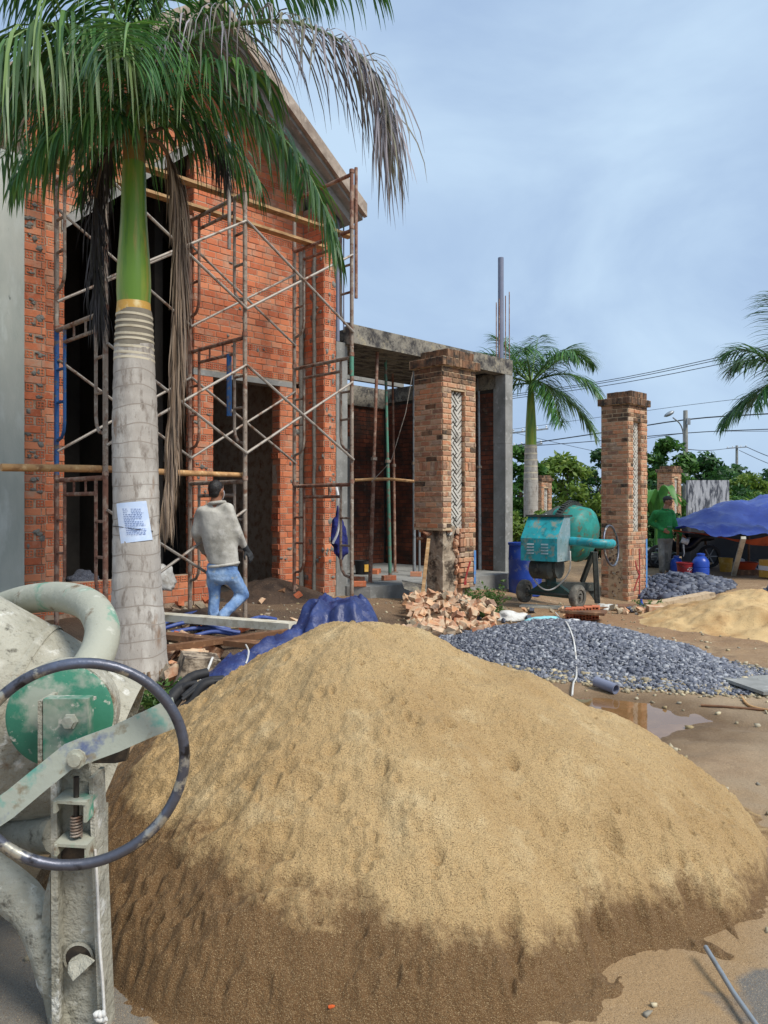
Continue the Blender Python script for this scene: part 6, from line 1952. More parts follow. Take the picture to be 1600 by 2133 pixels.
# ---------------------------------------------------------------- the teal mixer
M_teal = MAT('teal_paint', rgb(26, 142, 150), [(rgb(40, 166, 178), 4, 0.46, 0.62), (rgb(18, 112, 118), 9, 0.54, 0.68), (rgb(132, 140, 126), 7, 0.54, 0.66), (rgb(120, 124, 96), 16, 0.62, 0.70), (rgb(150, 170, 60), 5, 0.68, 0.72), (rgb(92, 66, 46), 28, 0.64, 0.70)], 0.5, bump=[(30, 0.2, 0.004)])
M_teal_dk = MAT('stained_teal_drum', rgb(24, 122, 112), [(rgb(90, 84, 60), 10, 0.52, 0.62), (rgb(40, 150, 140), 4, 0.5, 0.66), (rgb(164, 180, 70), 3.6, 0.66, 0.70)], 0.55, bump=[(30, 0.3, 0.006)])
M_silver = MAT('silver_sheen_teal', rgb(126, 156, 162), [(rgb(160, 178, 182), 6, 0.48, 0.64), (rgb(110, 124, 110), 18, 0.60, 0.70)], 0.35, metal=0.25)  # silvery reflection on the teal housing, put into the colour
M_tyre = MAT('muddy_tyre', rgb(96, 92, 84), [(rgb(136, 130, 118), 9, 0.48, 0.64), (rgb(58, 56, 52), 14, 0.58, 0.7)], 0.9, bump=[(40, 0.5, 0.006)])
M_iron = MAT('grimy_dark_iron', rgb(66, 70, 66), [(rgb(38, 40, 40), 8, 0.48, 0.64), (rgb(104, 102, 92), 16, 0.58, 0.7)], 0.7, metal=0.2, bump=[(40, 0.3, 0.005)])
M_iron_gr = MAT('dark_green_iron', rgb(44, 76, 72), [(rgb(66, 62, 52), 9, 0.52, 0.66), (rgb(96, 100, 92), 18, 0.6, 0.72)], 0.65, bump=[(40, 0.3, 0.005)])
tm = thing('concrete_mixer', 'teal drum concrete mixer on two wheels beside the gouged gate pillar', 'concrete mixer', G(1150, 1262))
E1 = Vector((0.78, -0.62, 0)).normalized()          # along the axle, towards the camera on the right
E2 = Vector((0.62, 0.78, 0)).normalized()
def TP(px, py, Y_):
    return P(px, py, Y_)
# housing
A = TP(1085, 1167, 11.0)                             # lower front-left corner
Lw, Dp = 0.56, 0.42
zf0, zf1, zt1 = A.z, A.z + 0.32, A.z + 0.62
q = lambda a, b, z_: Vector((A.x, A.y, 0)) + E1 * a + E2 * b + Vector((0, 0, z_))
def hexa(mb, pts_side, w_, E):
    mb.prism(pts_side, E * w_)
mb = MB()
sidep = [q(0, 0, zf0), q(0, Dp, zf0), q(0, Dp, zt1), q(0, 0.22, zt1), q(0, 0, zf1)]
mb.prism(sidep, E1 * Lw); mb.build('motor_housing', M_teal, tm)
mb = MB(); mb.prism([p + E1 * (Lw + 0.001) for p in [q(0, 0.004, zf0), q(0, Dp - 0.004, zf0), q(0, Dp - 0.004, zt1 - 0.004), q(0, 0.225, zt1 - 0.004), q(0, 0.004, zf1 - 0.002)]], E1 * 0.004); mb.build('housing_side', M_silver, tm)  # thin plate holding the painted sheen of the right side
mb = MB(); mb.prism([q(-0.02, 0.18, zt1 + 0.002), q(-0.02, Dp + 0.04, zt1 + 0.002), q(-0.02, Dp + 0.04, zt1 + 0.03), q(-0.02, 0.18, zt1 + 0.03)], E1 * (Lw + 0.04)); mb.build('housing_lid', M_iron, tm)
for gxx in (0.10, 0.32):
    for k in range(4):
        mb = MB(); z_ = zf0 + 0.10 + k * 0.042
        mb.prism([q(gxx, -0.002, z_), q(gxx, -0.014, z_), q(gxx, -0.002, z_ + 0.022)], E1 * 0.11); mb.build('louvre', M_silver, tm)
# drum
dcen = P(1226, 1118, 11.55)
dn = Vector((0.72, -0.66, -0.2)).normalized()
MQ = Matrix.Translation(dcen) @ dn.to_track_quat('Z', 'Y').to_matrix().to_4x4()
mb = MB(); mb.lathe([(0.0, 0.06), (0.10, 0.055), (0.30, 0.02), (0.40, -0.06), (0.42, -0.10), (0.42, -0.40), (0.40, -0.45), (0.24, -0.72), (0.22, -0.72), (0.2, -0.5)], 40, MQ, cap=(False, False)); mb.build('drum', M_teal_dk, tm, smooth=35)
mb = MB(); mb.lathe([(0.421, -0.32), (0.465, -0.32), (0.465, -0.40), (0.421, -0.40)], 60, MQ, cap=(False, False))
for k in range(60):
    t = 2 * math.pi * k / 60
    mb.box(MQ @ Vector((0.472 * math.cos(t), 0.472 * math.sin(t), -0.36)), (0.02, 0.02, 0.075), (MQ.to_3x3() @ Matrix.Rotation(t, 3, 'Z')))
mb.build('gear_ring', M_iron, tm)
mb = MB(); mb.prism([P(1105, 1084, 11.6), P(1172, 1082, 11.5), P(1186, 1062, 11.7), P(1160, 1056, 11.8)], (0.05, 0.12, 0.02)); mb.build('gear_guard', M_iron, tm)
# yoke arm
mb = MB(); mb.tube(bez([P(1150, 1126, 11.4), P(1200, 1128, 10.9), P(1240, 1132, 10.62), P(1262, 1133, 10.6), P(1272, 1133, 10.75), P(1274, 1132, 11.0)], 20), 0.064, 12); mb.build('yoke_arm', M_teal, tm, smooth=60)
# handwheel on the far side
hwc = P(1256, 1138, 10.9)
MH = Matrix.Translation(hwc) @ Vector((0.80, -0.58, 0.1)).normalized().to_track_quat('Z', 'Y').to_matrix().to_4x4()
mb = MB(); nn_, k_ = 40, 8
vs_ = [MH @ Vector(((0.285 + 0.016 * math.cos(2 * math.pi * j / k_)) * math.cos(2 * math.pi * i / nn_), (0.285 + 0.016 * math.cos(2 * math.pi * j / k_)) * math.sin(2 * math.pi * i / nn_), 0.016 * math.sin(2 * math.pi * j / k_) + 0.12)) for i in range(nn_) for j in range(k_)]
mb.add(vs_, [(i * k_ + j, ((i + 1) % nn_) * k_ + j, ((i + 1) % nn_) * k_ + (j + 1) % k_, i * k_ + (j + 1) % k_) for i in range(nn_) for j in range(k_)]); mb.build('handwheel', M_wheel_rim, tm, smooth=180)
mb = MB(); mb.beam(MH @ Vector((-0.28, 0, 0.12)), MH @ Vector((0.28, 0, 0.12)), 0.05, 0.012); mb.lathe([(0.05, -0.1), (0.05, 0.15)], 12, MH); mb.build('handwheel_hub', M_iron, tm)
# motor, pedestal, chassis
mb = MB(); mb.lathe([(0.12, -0.18), (0.15, -0.15), (0.15, 0.12), (0.10, 0.16)], 20, Matrix.Translation(q(0.26, 0.2, zf0 - 0.12)) @ E1.to_track_quat('Z', 'Y').to_matrix().to_4x4()); mb.build('motor', M_iron, tm, smooth=40)
mb = MB(); mb.lathe([(0.10, -0.05), (0.16, 0.0), (0.16, 0.04)], 16, Matrix.Translation(q(0.42, 0.3, zf0 - 0.1)) @ E1.to_track_quat('Z', 'Y').to_matrix().to_4x4()); mb.build('pulley', M_iron, tm, smooth=40)
wl_, wr_ = P(1093, 1231, 11.45), P(1203, 1243, 10.82)
axd = (wr_ - wl_).normalized()
mid = wl_.lerp(wr_, 0.48)
mb = MB()
up = Vector((0, 0, 1))
mb.prism([wl_ + axd * 0.06 - up * 0.04, wr_ - axd * 0.06 - up * 0.04, wr_ - axd * 0.10 + up * 0.02, mid + axd * 0.12 + up * 0.16, mid - axd * 0.12 + up * 0.16, wl_ + axd * 0.10 + up * 0.02], Vector((E2.x, E2.y, 0)) * 0.10); mb.build('axle_plate', M_iron_gr, tm)
mb = MB(); mb.box(mid + up * 0.28 + E2 * 0.05, (0.13, 0.13, 0.34)); mb.build('pedestal', M_iron_gr, tm)
mb = MB(); mb.tube([wl_, wr_], 0.022, 8); mb.build('axle', M_iron, tm)
for c_, nm in ((wl_, 'wheel'), (wr_, 'wheel')):
    MT = Matrix.Translation(c_) @ axd.to_track_quat('Z', 'Y').to_matrix().to_4x4()
    mb = MB(); mb.lathe([(0.10, -0.05), (0.145, -0.055), (0.168, -0.035), (0.172, 0), (0.168, 0.035), (0.145, 0.055), (0.10, 0.05)], 32, MT, cap=(False, False)); wh = mb.build(nm, M_tyre, tm, smooth=50)
    mb = MB(); mb.lathe([(0.11, -0.03), (0.05, -0.035), (0.05, 0.045), (0.108, 0.03), (0.112, 0.045)], 24, MT, cap=(False, False)); mb.lathe([(0.03, -0.07), (0.03, 0.07)], 10, MT); mb.build('rim', M_tyre, wh, smooth=40)
# chassis beam and A-frame at the rear
ra = P(1238, 1256, 11.6)
mb = MB(); mb.beam(mid + up * 0.10 + E2 * 0.1, P(1240, 1222, 11.7), 0.09, 0.12); mb.build('chassis_beam', M_iron, tm)
top_a = P(1238, 1165, 11.55)
mb = MB(); mb.beam(P(1243, 1256, 11.5), P(1238, 1150, 11.4), 0.06, 0.05); mb.beam(P(1213, 1212, 11.7), P(1236, 1150, 11.5), 0.07, 0.05); mb.beam(P(1246, 1256, 11.9), P(1240, 1150, 11.7), 0.06, 0.05); mb.build('rear_frame', M_iron, tm)
mb = MB(); mb.prism([P(1223, 1228, 11.66), P(1244, 1226, 11.66), P(1244, 1258, 11.66)], (0, 0.03, 0)); mb.build('frame_gusset', M_iron, tm)
mb = MB(); mb.tube(bez([P(1138, 1072, 11.35), P(1112, 1110, 11.2), P(1106, 1160, 11.15), P(1112, 1205, 11.1), P(1135, 1228, 11.0), P(1160, 1222, 11.0), P(1186, 1190, 10.85), P(1188, 1148, 10.8)], 40), 0.011, 6); mb.build('power_cable', M_sack, tm, smooth=60)

# blue plastic drum behind the teal mixer
bd = G(1094, 1226)
bd = Vector((P(1094, 0, 13.6).x, 13.6, gz1(P(1094, 0, 13.6).x, 13.6)))
t = thing('plastic_drum', 'tall dark blue plastic drum between the wing column and the teal mixer', 'drum', bd)
mb = MB(); mb.lathe([(0.27, -0.02), (0.285, 0.03), (0.29, 0.25), (0.295, 0.27), (0.29, 0.29), (0.29, 0.60), (0.295, 0.62), (0.29, 0.64), (0.285, 0.86), (0.272, 0.905), (0.262, 0.905), (0.25, 0.5)], 36, Matrix.Translation(bd), cap=(True, False)); mb.build('body', MAT('dark_blue_plastic', rgb(30, 62, 150), [(rgb(44, 82, 170), 2, 0.45, 0.65), (rgb(110, 120, 146), 7, 0.56, 0.70), (rgb(140, 130, 112), 3, 0.6, 0.74)], 0.4, rvar=0.1), t, smooth=40)
mb = MB(); mb.lathe([(0.285, 0.86), (0.30, 0.87), (0.30, 0.91), (0.278, 0.91)], 36, Matrix.Translation(bd), cap=(False, False)); mb.build('rim', M_blue_pl, t, smooth=40)

# ---------------------------------------------------------------- blue tarpaulin heaped behind the sand
def tarp_hump():
    nx, ny = 90, 80
    xs_ = np.linspace(-1.02, 0.28, nx); ys_ = np.linspace(6.15, 7.6, ny)
    X, Y = np.meshgrid(xs_, ys_)
    ex, ey = (X + 0.42) / 0.44, (Y - 6.85) / 0.52
    t_ = (np.abs(ex) ** 2.6 + np.abs(ey) ** 2.6) ** (1 / 2.6)
    top = 0.60 - 0.10 * np.clip(-ex, 0, 1) ** 1.5 - 0.06 * np.clip(ex, 0, 1) ** 2
    drape = 1 / (1 + np.exp((t_ - 0.92) * 9))
    th_ = np.arctan2(ey, ex)
    wx, wy = X + 0.12 * np_noise(X, Y, 3, 85, 3), Y + 0.12 * np_noise(X, Y, 3, 86, 3)
    ridge = lambda f_, s_: 1 - np.abs(np_noise(wx, wy, f_, s_, 2)) * 2.2
    crump = 0.075 * ridge(2.6, 81) + 0.045 * ridge(5.5, 83) + 0.022 * ridge(11, 84)
    folds = 0.8 * np.sin(th_ * 6 + 7 * np_noise(X, Y, 1.5, 81, 2)) * np.clip((t_ - 0.45) / 0.5, 0, 1) + 0.5 * ridge(4.5, 87)
    Z = 0.0 + top * 0.94 * drape + crump + 0.02 * folds
    Xo = X + 0.04 * folds * np.cos(th_)
    Yo = Y + 0.04 * folds * np.sin(th_)
    V = np.stack([Xo.ravel(), Yo.ravel(), (Z + gz(X, Y)).ravel()], 1)
    i, j = np.meshgrid(np.arange(nx - 1), np.arange(ny - 1)); a = (j * nx + i).ravel()
    return V, np.stack([a, a + 1, a + nx + 1, a + nx], 1)
V, Q = tarp_hump()
tp = thing('blue_tarpaulin', 'crumpled dark blue tarpaulin draped over a pile behind the big sand heap', 'tarpaulin', (-0.42, 6.85, 0))
np_mesh('draped_sheet', V, Q, M_tarp, tp, smooth=180)
rows = []
for f_, (px, py, Y_) in enumerate(((640, 1330, 6.45), (585, 1352, 6.1), (520, 1372, 5.85), (460, 1405, 5.55), (425, 1440, 5.35), (400, 1475, 5.2))):
    c = P(px, py, Y_)
    rows.append([c + Vector((-0.10, 0.34, -0.02 + 0.05 * math.sin(f_ * 2))), c + Vector((-0.02, 0.18, 0.05)), c + Vector((0.03, 0.06, 0.02 + 0.03 * math.sin(f_ * 3))), c + Vector((0.12, -0.10, -0.05)), c + Vector((0.25, -0.3, -0.16))])
vs_, fs = patchgrid(rows, 26, 50, 0.08, 13, 4.5)
mb = MB(); mb.add(vs_, fs); mb.build('trailing_sheet', M_tarp, tp, smooth=180)
def rope(label, pts, r_, m_, name='rope'):
    mb = MB(); mb.tube(bez([P(*p) for p in pts], 20), r_, 6)
    tag(mb.build(name, m_, smooth=60), label, name.replace('_', ' '))
rope('short white cord tied over the blue tarpaulin', [(512, 1343, 5.75), (518, 1356, 5.7), (516, 1372, 5.68), (512, 1382, 5.66)], 0.007, M_sack, 'cord')
rope('pale rod leaning from the rubble towards the sand heap', [(443, 1370, 5.7), (430, 1400, 5.5), (411, 1428, 5.3)], 0.009, M_sack, 'rod')
# black bag / hoses tangled where the tarp ends
mb = MB()
for k in range(12):
    a = P(370 + random.uniform(-25, 30), 1470 + random.uniform(-22, 14), 4.9 + random.uniform(-.15, .2))
    b = a + Vector((random.uniform(0.08, 0.3), random.uniform(0, 0.2), random.uniform(0.0, 0.13)))
    mb.tube(bez([a, a.lerp(b, 0.5) + Vector((0, 0, 0.04)), b], 6), random.uniform(0.012, 0.035), 7)
tag(mb.build('rubber_hose', M_black, smooth=60), 'tangled black rubber hose at the low end of the blue tarpaulin', 'hose')

# ---------------------------------------------------------------- boards, pipes and rubble in front of the house
def board(label, a, b, wd, th, m_, cat='board', name='timber_board', up=(0, 0, 1)):
    mb = MB(); mb.beam(a, b, wd, th, up)
    tag(mb.build(name, m_), label, cat)
board('long pale cement-splashed board lying in front of the grey-jacketed worker', P(318, 1283, 8.5), P(612, 1305, 7.5), 0.16, 0.075, M_board)
board('brown wet plank on the ground below the pale board', P(330, 1322, 7.7), P(545, 1344, 7.0), 0.16, 0.05, M_wood_dk)
board('second brown plank pointing towards the blue tarpaulin', P(345, 1350, 7.0), P(600, 1316, 7.4), 0.09, 0.05, M_wood_dk)
board('short dark plank between the brown planks', P(430, 1338, 7.6), P(620, 1318, 7.9), 0.07, 0.04, M_wood_dk)
for k, (a, b, c) in enumerate((((330, 1312, 8.0), (400, 1296, 8.2), (480, 1312, 8.3)), ((335, 1322, 7.9), (420, 1308, 8.1), (500, 1318, 8.2)), ((330, 1350, 7.1), (390, 1344, 7.2), (440, 1346, 7.3)), ((340, 1300, 8.6), (380, 1282, 9.0), (430, 1272, 9.3)), ((500, 1300, 8.2), (540, 1286, 8.6), (575, 1290, 8.8)), ((400, 1326, 7.8), (450, 1316, 7.9), (520, 1330, 7.9)))):
    mb = MB(); mb.tube(bez([P(*a), P(*b), P(*c)], 12), 0.022, 8)
    tag(mb.build('plastic_conduit', M_pvc_blue, smooth=60), 'blue plastic conduit pipe lying among the boards in front of the house', 'pipe', 'blue conduits among the boards')
def scatter(name, label, cat, group, n, area, size, m_, zoff=0.0, hh=0.0, flat=(1, 0.7, 0.6), zfun=None, rest=0):
    """n loose pieces, each its own object; area: (px0, px1, py0, py1) on the ground in picture terms"""
    pool = MB()
    for k in range(n + rest):
        px, py = random.uniform(area[0], area[1]), random.uniform(area[2], area[3])
        c = G(px, py)
        s_ = size * random.uniform(0.6, 1.35)
        base = gz1(c.x, c.y) + (zfun(c.x, c.y) if zfun else 0) + hh * random.random()
        mb = MB()
        rot = Euler((random.uniform(-0.7, 0.7), random.uniform(-0.7, 0.7), random.uniform(0, 6.28))).to_matrix()
        ctr = Vector((c.x, c.y, base + s_ * 0.28))
        # broken brick: a box with knocked-off corners
        q8 = []
        for z_ in (-1, 1):
            for x, y in ((-1, -1), (1, -1), (1, 1), (-1, 1)):
                kk = [random.uniform(0.72, 1.08) if random.random() < 0.6 else random.uniform(0.35, 0.8) for _ in range(3)]
                q8.append(ctr + rot @ Vector((x * s_ * flat[0] / 2 * kk[0], y * s_ * flat[1] / 2 * kk[1], z_ * s_ * flat[2] / 2 * kk[2])))
        mb.add(q8, [(3, 2, 1, 0), (4, 5, 6, 7), (0, 1, 5, 4), (1, 2, 6, 5), (2, 3, 7, 6), (3, 0, 4, 7)])
        if k >= n:                                       # the small ones, joined
            pool.add(mb.v, mb.f)
            continue
        mm = m_[k % len(m_)]
        look = {'broken_brick_face': 'tan', 'broken_concrete': 'grey-beige', 'old_brick': 'dark orange', 'hollow_brick_end': 'bright red', 'broken_concrete_core': 'stained grey', 'stone_bed': 'dark grey', 'wet_brown_timber': 'brown wooden'}[mm.name.split('.')[0]]
        size_w = 'larger' if s_ > size * 1.05 else 'smaller'
        tag(mb.build(name, mm), size_w + ' ' + look + ' ' + label, cat, group)
    if rest:
        tag(pool.build('brick_rubble', m_[0]), 'fine brick rubble filling the heap at the foot of the smashed gate pillar', 'rubble', kind='stuff')
M_chunk = MAT('broken_brick_face', None, [(rgb(204, 180, 150), 7, 0.40, 0.60), (rgb(120, 82, 58), 18, 0.6, 0.72)], 0.95, rnd=[rgb(186, 128, 92), rgb(204, 158, 116), rgb(168, 104, 72), rgb(190, 150, 118)], bump=[(40, 0.5, 0.008)])
M_chunk_g = MAT('broken_concrete', None, [(rgb(120, 104, 84), 14, 0.5, 0.68)], 0.95, rnd=[rgb(168, 152, 126), rgb(146, 132, 112), rgb(190, 176, 150)], bump=[(40, 0.5, 0.008)])
mound = lambda cx_, cy_, r_, h_: (lambda x, y: h_ * max(0, 1 - math.hypot(x - cx_, y - cy_) / r_))
cm = G(935, 1300)
scatter('broken_brick', 'chunk in the rubble at the foot of the smashed gate pillar', 'brick', 'rubble under the smashed pillar', 130, (842, 1028, 1264, 1326), 0.125, [M_chunk, M_chunk, M_chunk, M_chunk_g, M_brick], zfun=mound(cm.x, cm.y + 0.6, 1.1, 0.24), hh=0.04, rest=110)
scatter('broken_brick', 'chunk lying beside the foot of the big palm', 'brick', 'rubble beside the palm', 38, (345, 450, 1352, 1440), 0.16, [M_chunk, M_chunk, M_chunk_g, M_brick], hh=0.06)
scatter('broken_brick', 'fragment lying between the boards and the house', 'brick', 'brick fragments before the house', 44, (340, 620, 1262, 1350), 0.11, [M_chunk, M_brick, M_hollow_end, M_chunk_g, M_core], hh=0.03)
scatter('broken_brick', 'fragment in the soil heap below the doorway', 'brick', 'brick fragments in the doorway', 32, (520, 625, 1236, 1268), 0.13, [M_hollow_end, M_brick, M_chunk, M_core, M_wood_dk], hh=0.14)
scatter('broken_brick', 'lump on the wet ground near the gouged pillar', 'rubble lump', 'rubble near the gouged pillar', 24, (1270, 1350, 1254, 1282), 0.10, [M_chunk_g, M_gravel_bed, M_chunk_g, M_chunk], hh=0.02)
scatter('broken_brick', 'bit of rubble behind the gravel heap', 'rubble lump', 'bits behind the gravel', 24, (990, 1240, 1272, 1300), 0.08, [M_chunk_g, M_gravel_bed, M_chunk], hh=0.02)
# big concrete lump beside the palm
mb = MB(); c = G(392, 1432); mb.box(c + Vector((0.06, 0.1, 0.12)), (0.36, 0.28, 0.24), Euler((0.1, 0.15, 0.4)).to_matrix(), taper=0.8)
tag(mb.build('concrete_lump', M_core), 'squarish lump of broken concrete between the palm foot and the sand heap', 'concrete lump')
# soil mound in the doorway
xs_ = np.arange(-3.2, 0.2, 0.06); ys_ = np.arange(8.6, 11.6, 0.06)
X, Y = np.meshgrid(xs_, ys_)
c = G(560, 1262)
hm = 0.34 * np.clip(1 - np.hypot((X - c.x) / 0.9, (Y - c.y - 0.2) / 0.8), 0, 1) ** 0.9 + 0.16 * np.clip(1 - np.hypot((X + 2.2) / 0.8, (Y - 9.3) / 0.6), 0, 1)
M_soil = MAT('dark_wet_soil', rgb(76, 60, 48), [(rgb(56, 44, 36), 4, 0.45, 0.62), (rgb(120, 98, 76), 20, 0.6, 0.72)], 0.95, bump=[(20, 0.8, 0.03), (80, 0.6, 0.01)])
tag(grid_mesh('soil_mound', xs_, ys_, gz(X, Y) + hm + 0.05 * np_noise(X, Y, 5, 91, 3) * np.clip(hm / 0.05, 0, 1) - 0.01, M_soil, keep=(hm > 0.01)), 'dark soil mound with rubble below the doorway', 'soil mound')
# white sacks and small litter
def sack(label, px, py, w_, h_, m_, Y_=None, n=7, z_=None, name='plastic_sack'):
    c = G(px, py) if Y_ is None else P(px, py, Y_)
    if Y_ is None:
        c.z = gz1(c.x, c.y)
    mb = MB()
    nu, nv = 22, 12
    vs_ = []
    sd = random.random() * 50
    for j in range(nv + 1):
        v_ = j / nv * math.pi
        for i in range(nu):
            u_ = 2 * math.pi * i / nu
            d = Vector((math.sin(v_) * math.cos(u_), math.sin(v_) * math.sin(u_), math.cos(v_)))
            k = 1 + 0.45 * fbm(d.x * 1.6 + sd, d.y * 1.6, d.z * 1.6, 4)
            p = Vector((d.x * w_ / 2 * k, d.y * w_ * 0.36 * k, max(-0.42, d.z) * h_ * 0.62 * k + h_ * 0.26))
            vs_.append(c + p)
    fs = [(j * nu + i, (j + 1) * nu + i, (j + 1) * nu + (i + 1) % nu, j * nu + (i + 1) % nu) for j in range(nv) for i in range(nu)]
    mb.add(vs_, fs)
    return tag(mb.build(name, m_, smooth=180), label, 'sack')
sack('white woven sack slumped inside the tall opening behind the palm', 338, 1226, 0.30, 0.34, M_sack, 9.9)
sack('white plastic sack lying by the rear frame of the teal mixer', 1262, 1258, 0.42, 0.10, M_sack)
sack('pale cyan sack lying on the edge of the gravel heap', 1134, 1296, 0.46, 0.09, M_cyan_sack)
sack('small white rag on the gravel edge near the hollow bricks', 1190, 1300, 0.24, 0.06, M_white)
sack('grey-white sheet crumpled beside the weeds behind the gravel', 1060, 1288, 0.44, 0.12, M_sack)
sack('white plastic bag hanging deep in the tall opening', 352, 960, 0.25, 0.3, M_sack, 12.0)
sack('pale pile of rags in the tall opening near the scaffold foot', 175, 1222, 0.42, 0.22, M_gravel_bed, 9.75)
# grey bottle-blue litter by the gouged pillar
bt = Vector((P(1336, 0, 12.6).x, 12.6, 0)); bt.z = gz1(bt.x, bt.y)
t = thing('plastic_bottle', 'small blue and white plastic bottle at the foot of the gouged pillar', 'bottle', bt)
mb = MB(); mb.lathe([(0.04, 0), (0.045, 0.02), (0.045, 0.14), (0.02, 0.19), (0.018, 0.21)], 14, Matrix.Translation(bt)); mb.build('body', M_blue_pl, t, smooth=40)
mb = MB(); mb.lathe([(0.0455, 0.05), (0.0458, 0.10)], 14, Matrix.Translation(bt), cap=(False, False)); mb.build('label_band', M_white, t)
mb = MB(); mb.lathe([(0.02, 0.205), (0.02, 0.23)], 10, Matrix.Translation(bt)); mb.build('cap', M_blue_pl, t)
# hollow bricks and planks under the teal mixer
for k in range(10):
    c = G(1186 + (k % 5) * 13.5, 1297 - (k % 5) * 0.6)
    M = Matrix.Translation(Vector((c.x, c.y, gz1(c.x, c.y) + 0.002 + (k // 5) * 0.083))) @ Matrix.Rotation(R(-10 + random.uniform(-12, 12)), 4, 'Z')
    t = inst('hollow_brick', END[0], M @ Matrix.Diagonal((1.1, 2.2, 1, 1)))
    tag(t, 'hollow red brick stacked under the teal mixer wheel', 'brick', 'hollow bricks under the mixer')
board('grey plank under the left wheel of the teal mixer', P(1085, 1262, 11.3), P(1200, 1268, 11.0), 0.22, 0.04, M_board)
board('wet plywood sheet on the hollow bricks in front of the teal mixer wheel', P(1172, 1271, 9.75), P(1262, 1277, 9.55), 0.34, 0.03, M_wood_dk, 'plywood')
board('thin board lying towards the small sand heap', P(1180, 1266, 11.4), P(1330, 1262, 11.6), 0.3, 0.03, M_wood_dk)
for k, (px, py, w_, d_, m_, lb) in enumerate(((1500, 1240, 0.75, 0.4, M_slab, 'x') if False else (1500, 1240, 0.75, 0.4, M_conc, 'grey stone slab leaning flat in front of the dark stone pile'), (1545, 1236, 0.6, 0.4, M_conc, 'pale stone slab at the end of the dark stone pile'), (1400, 1266, 0.6, 0.3, M_board, 'white broken board on the ground beside the small sand heap'), (1460, 1262, 0.45, 0.2, M_board, 'narrow white board near the small sand heap'), (1365, 1270, 0.22, 0.18, M_chunk, 'red-brown brick block in front of the gouged pillar'))):
    c = G(px, py); c.z = gz1(c.x, c.y) + (0.05 if k != 4 else 0.06)
    mb = MB(); mb.box(c, (w_, d_, 0.045 if k != 4 else 0.1), Euler((random.uniform(-.06, .06), random.uniform(-.06, .06), random.uniform(-.5, .5))).to_matrix())
    tag(mb.build('stone_slab' if k < 2 else ('timber_board' if k < 4 else 'brick_block'), m_), lb, 'slab' if k < 2 else ('board' if k < 4 else 'brick'))
mb = MB(); a = G(1352, 1262, -0.15); b = G(1480, 1238, -0.02); mb.beam(a, b, 0.22, 0.08)
tag(mb.build('concrete_kerb', M_lime), 'pale concrete kerb running from the gouged pillar past the dark stones', 'kerb')
mb = MB(); c = G(1610, 1440); mb.box(c + Vector((0, 0.1, 0.03)), (0.5, 0.42, 0.025), Euler((0.05, 0.03, 0.35)).to_matrix())
tag(mb.build('floor_tile', M_conc), 'grey floor tile lying flat beside the gravel heap', 'tile')
def ground_tube(name, label, cat, pxs, r_, m_, extra=0.0, n=24):
    pts = []
    for px, py in pxs:
        c = G(px, py)
        hz = max(0.0, float(gravel_h(np.array([c.x]), np.array([c.y]))[0][0])) if extra else 0
        if hz:
            c = G(px, py, hz * 0.95)
            hz = float(gravel_h(np.array([c.x]), np.array([c.y]))[0][0])
        pts.append(Vector((c.x, c.y, gz1(c.x, c.y) + hz + r_ + extra)))
    mb = MB(); mb.tube(bez(pts, n), r_, 7)
    return tag(mb.build(name, m_, smooth=60), label, cat)
cpts = []
for x_, y_ in ((2.3, 10.3), (2.2, 9.5), (1.95, 8.4), (1.78, 7.5), (1.73, 7.0), (1.63, 6.5), (1.53, 6.2), (1.445, 5.9)):
    cpts.append(Vector((x_, y_, gz1(x_, y_) + float(gravel_h(np.array([x_]), np.array([y_]))[0][0]) + 0.03)))
mb = MB(); mb.tube(bez(cpts, 40), 0.008, 6)
tag(mb.build('electric_cable', M_sack, smooth=60), 'cream electric cable trailing over the gravel heap to the puddle', 'cable')
ground_tube('bent_twig', 'thin bent stick lying beyond the puddle beside the gravel heap', 'stick', [(1455, 1410), (1500, 1412), (1530, 1416), (1540, 1440), (1560, 1470), (1610, 1484)], 0.010, M_pole)
ground_tube('bent_twig', 'thin grey stick on the sandy ground past the puddle', 'stick', [(1460, 1470), (1520, 1476), (1590, 1480)], 0.009, M_wood_dk)
rod0, rod1 = G(1470, 1986, 0.02), G(1600, 2170, 0.02)
mb = MB(); mb.tube([rod0 + Vector((0, 0, 0.02)), rod0.lerp(rod1, 0.5), rod1], 0.008, 8)
tag(mb.build('steel_rod', M_galv, smooth=50), 'thin steel rod lying at the foot of the big sand heap', 'rod')
c = heap_hit(692, 2100) or G(692, 2100)
mb = MB(); mb.rock(c + Vector((0, 0, 0.004)), (0.026, 0.018, 0.012)); tag(mb.build('brick_chip', MAT('orange_chip', rgb(206, 92, 40), [], 0.8)), 'small orange brick chip on the foot of the sand heap', 'chip')
# short grey plastic pipe by the puddle
pc = G(1268, 1442); d = Vector((0.55, -0.8, -0.12)).normalized()
mb = MB(); Mp = Matrix.Translation(pc + Vector((0, 0.05, 0.04))) @ d.to_track_quat('Z', 'Y').to_matrix().to_4x4()
mb.lathe([(0.033, 0.09), (0.041, 0.09), (0.041, -0.11), (0.033, -0.11), (0.033, 0.09)], 24, Mp, cap=(False, False))
tag(mb.build('pipe_offcut', M_sky_pipe, smooth=40), 'short grey plastic pipe offcut at the edge of the puddle', 'pipe')
# wooden stake and leaning board by the smashed pillar
board('wooden stake leaning upright beside the smashed gate pillar', P(879, 1250, 10.9), P(893, 1122, 11.1), 0.05, 0.035, M_wood, 'stake', 'wooden_stake', up=(0, 1, 0))
mb = MB(); mb.prism([P(838, 1214, 11.4), P(888, 1224, 11.2), P(888, 1244, 11.0), P(842, 1226, 11.2)], (0, 0.2, 0.02)); tag(mb.build('dark_board', M_conc_old), 'dark weathered board leaning low behind the wooden stake', 'board')
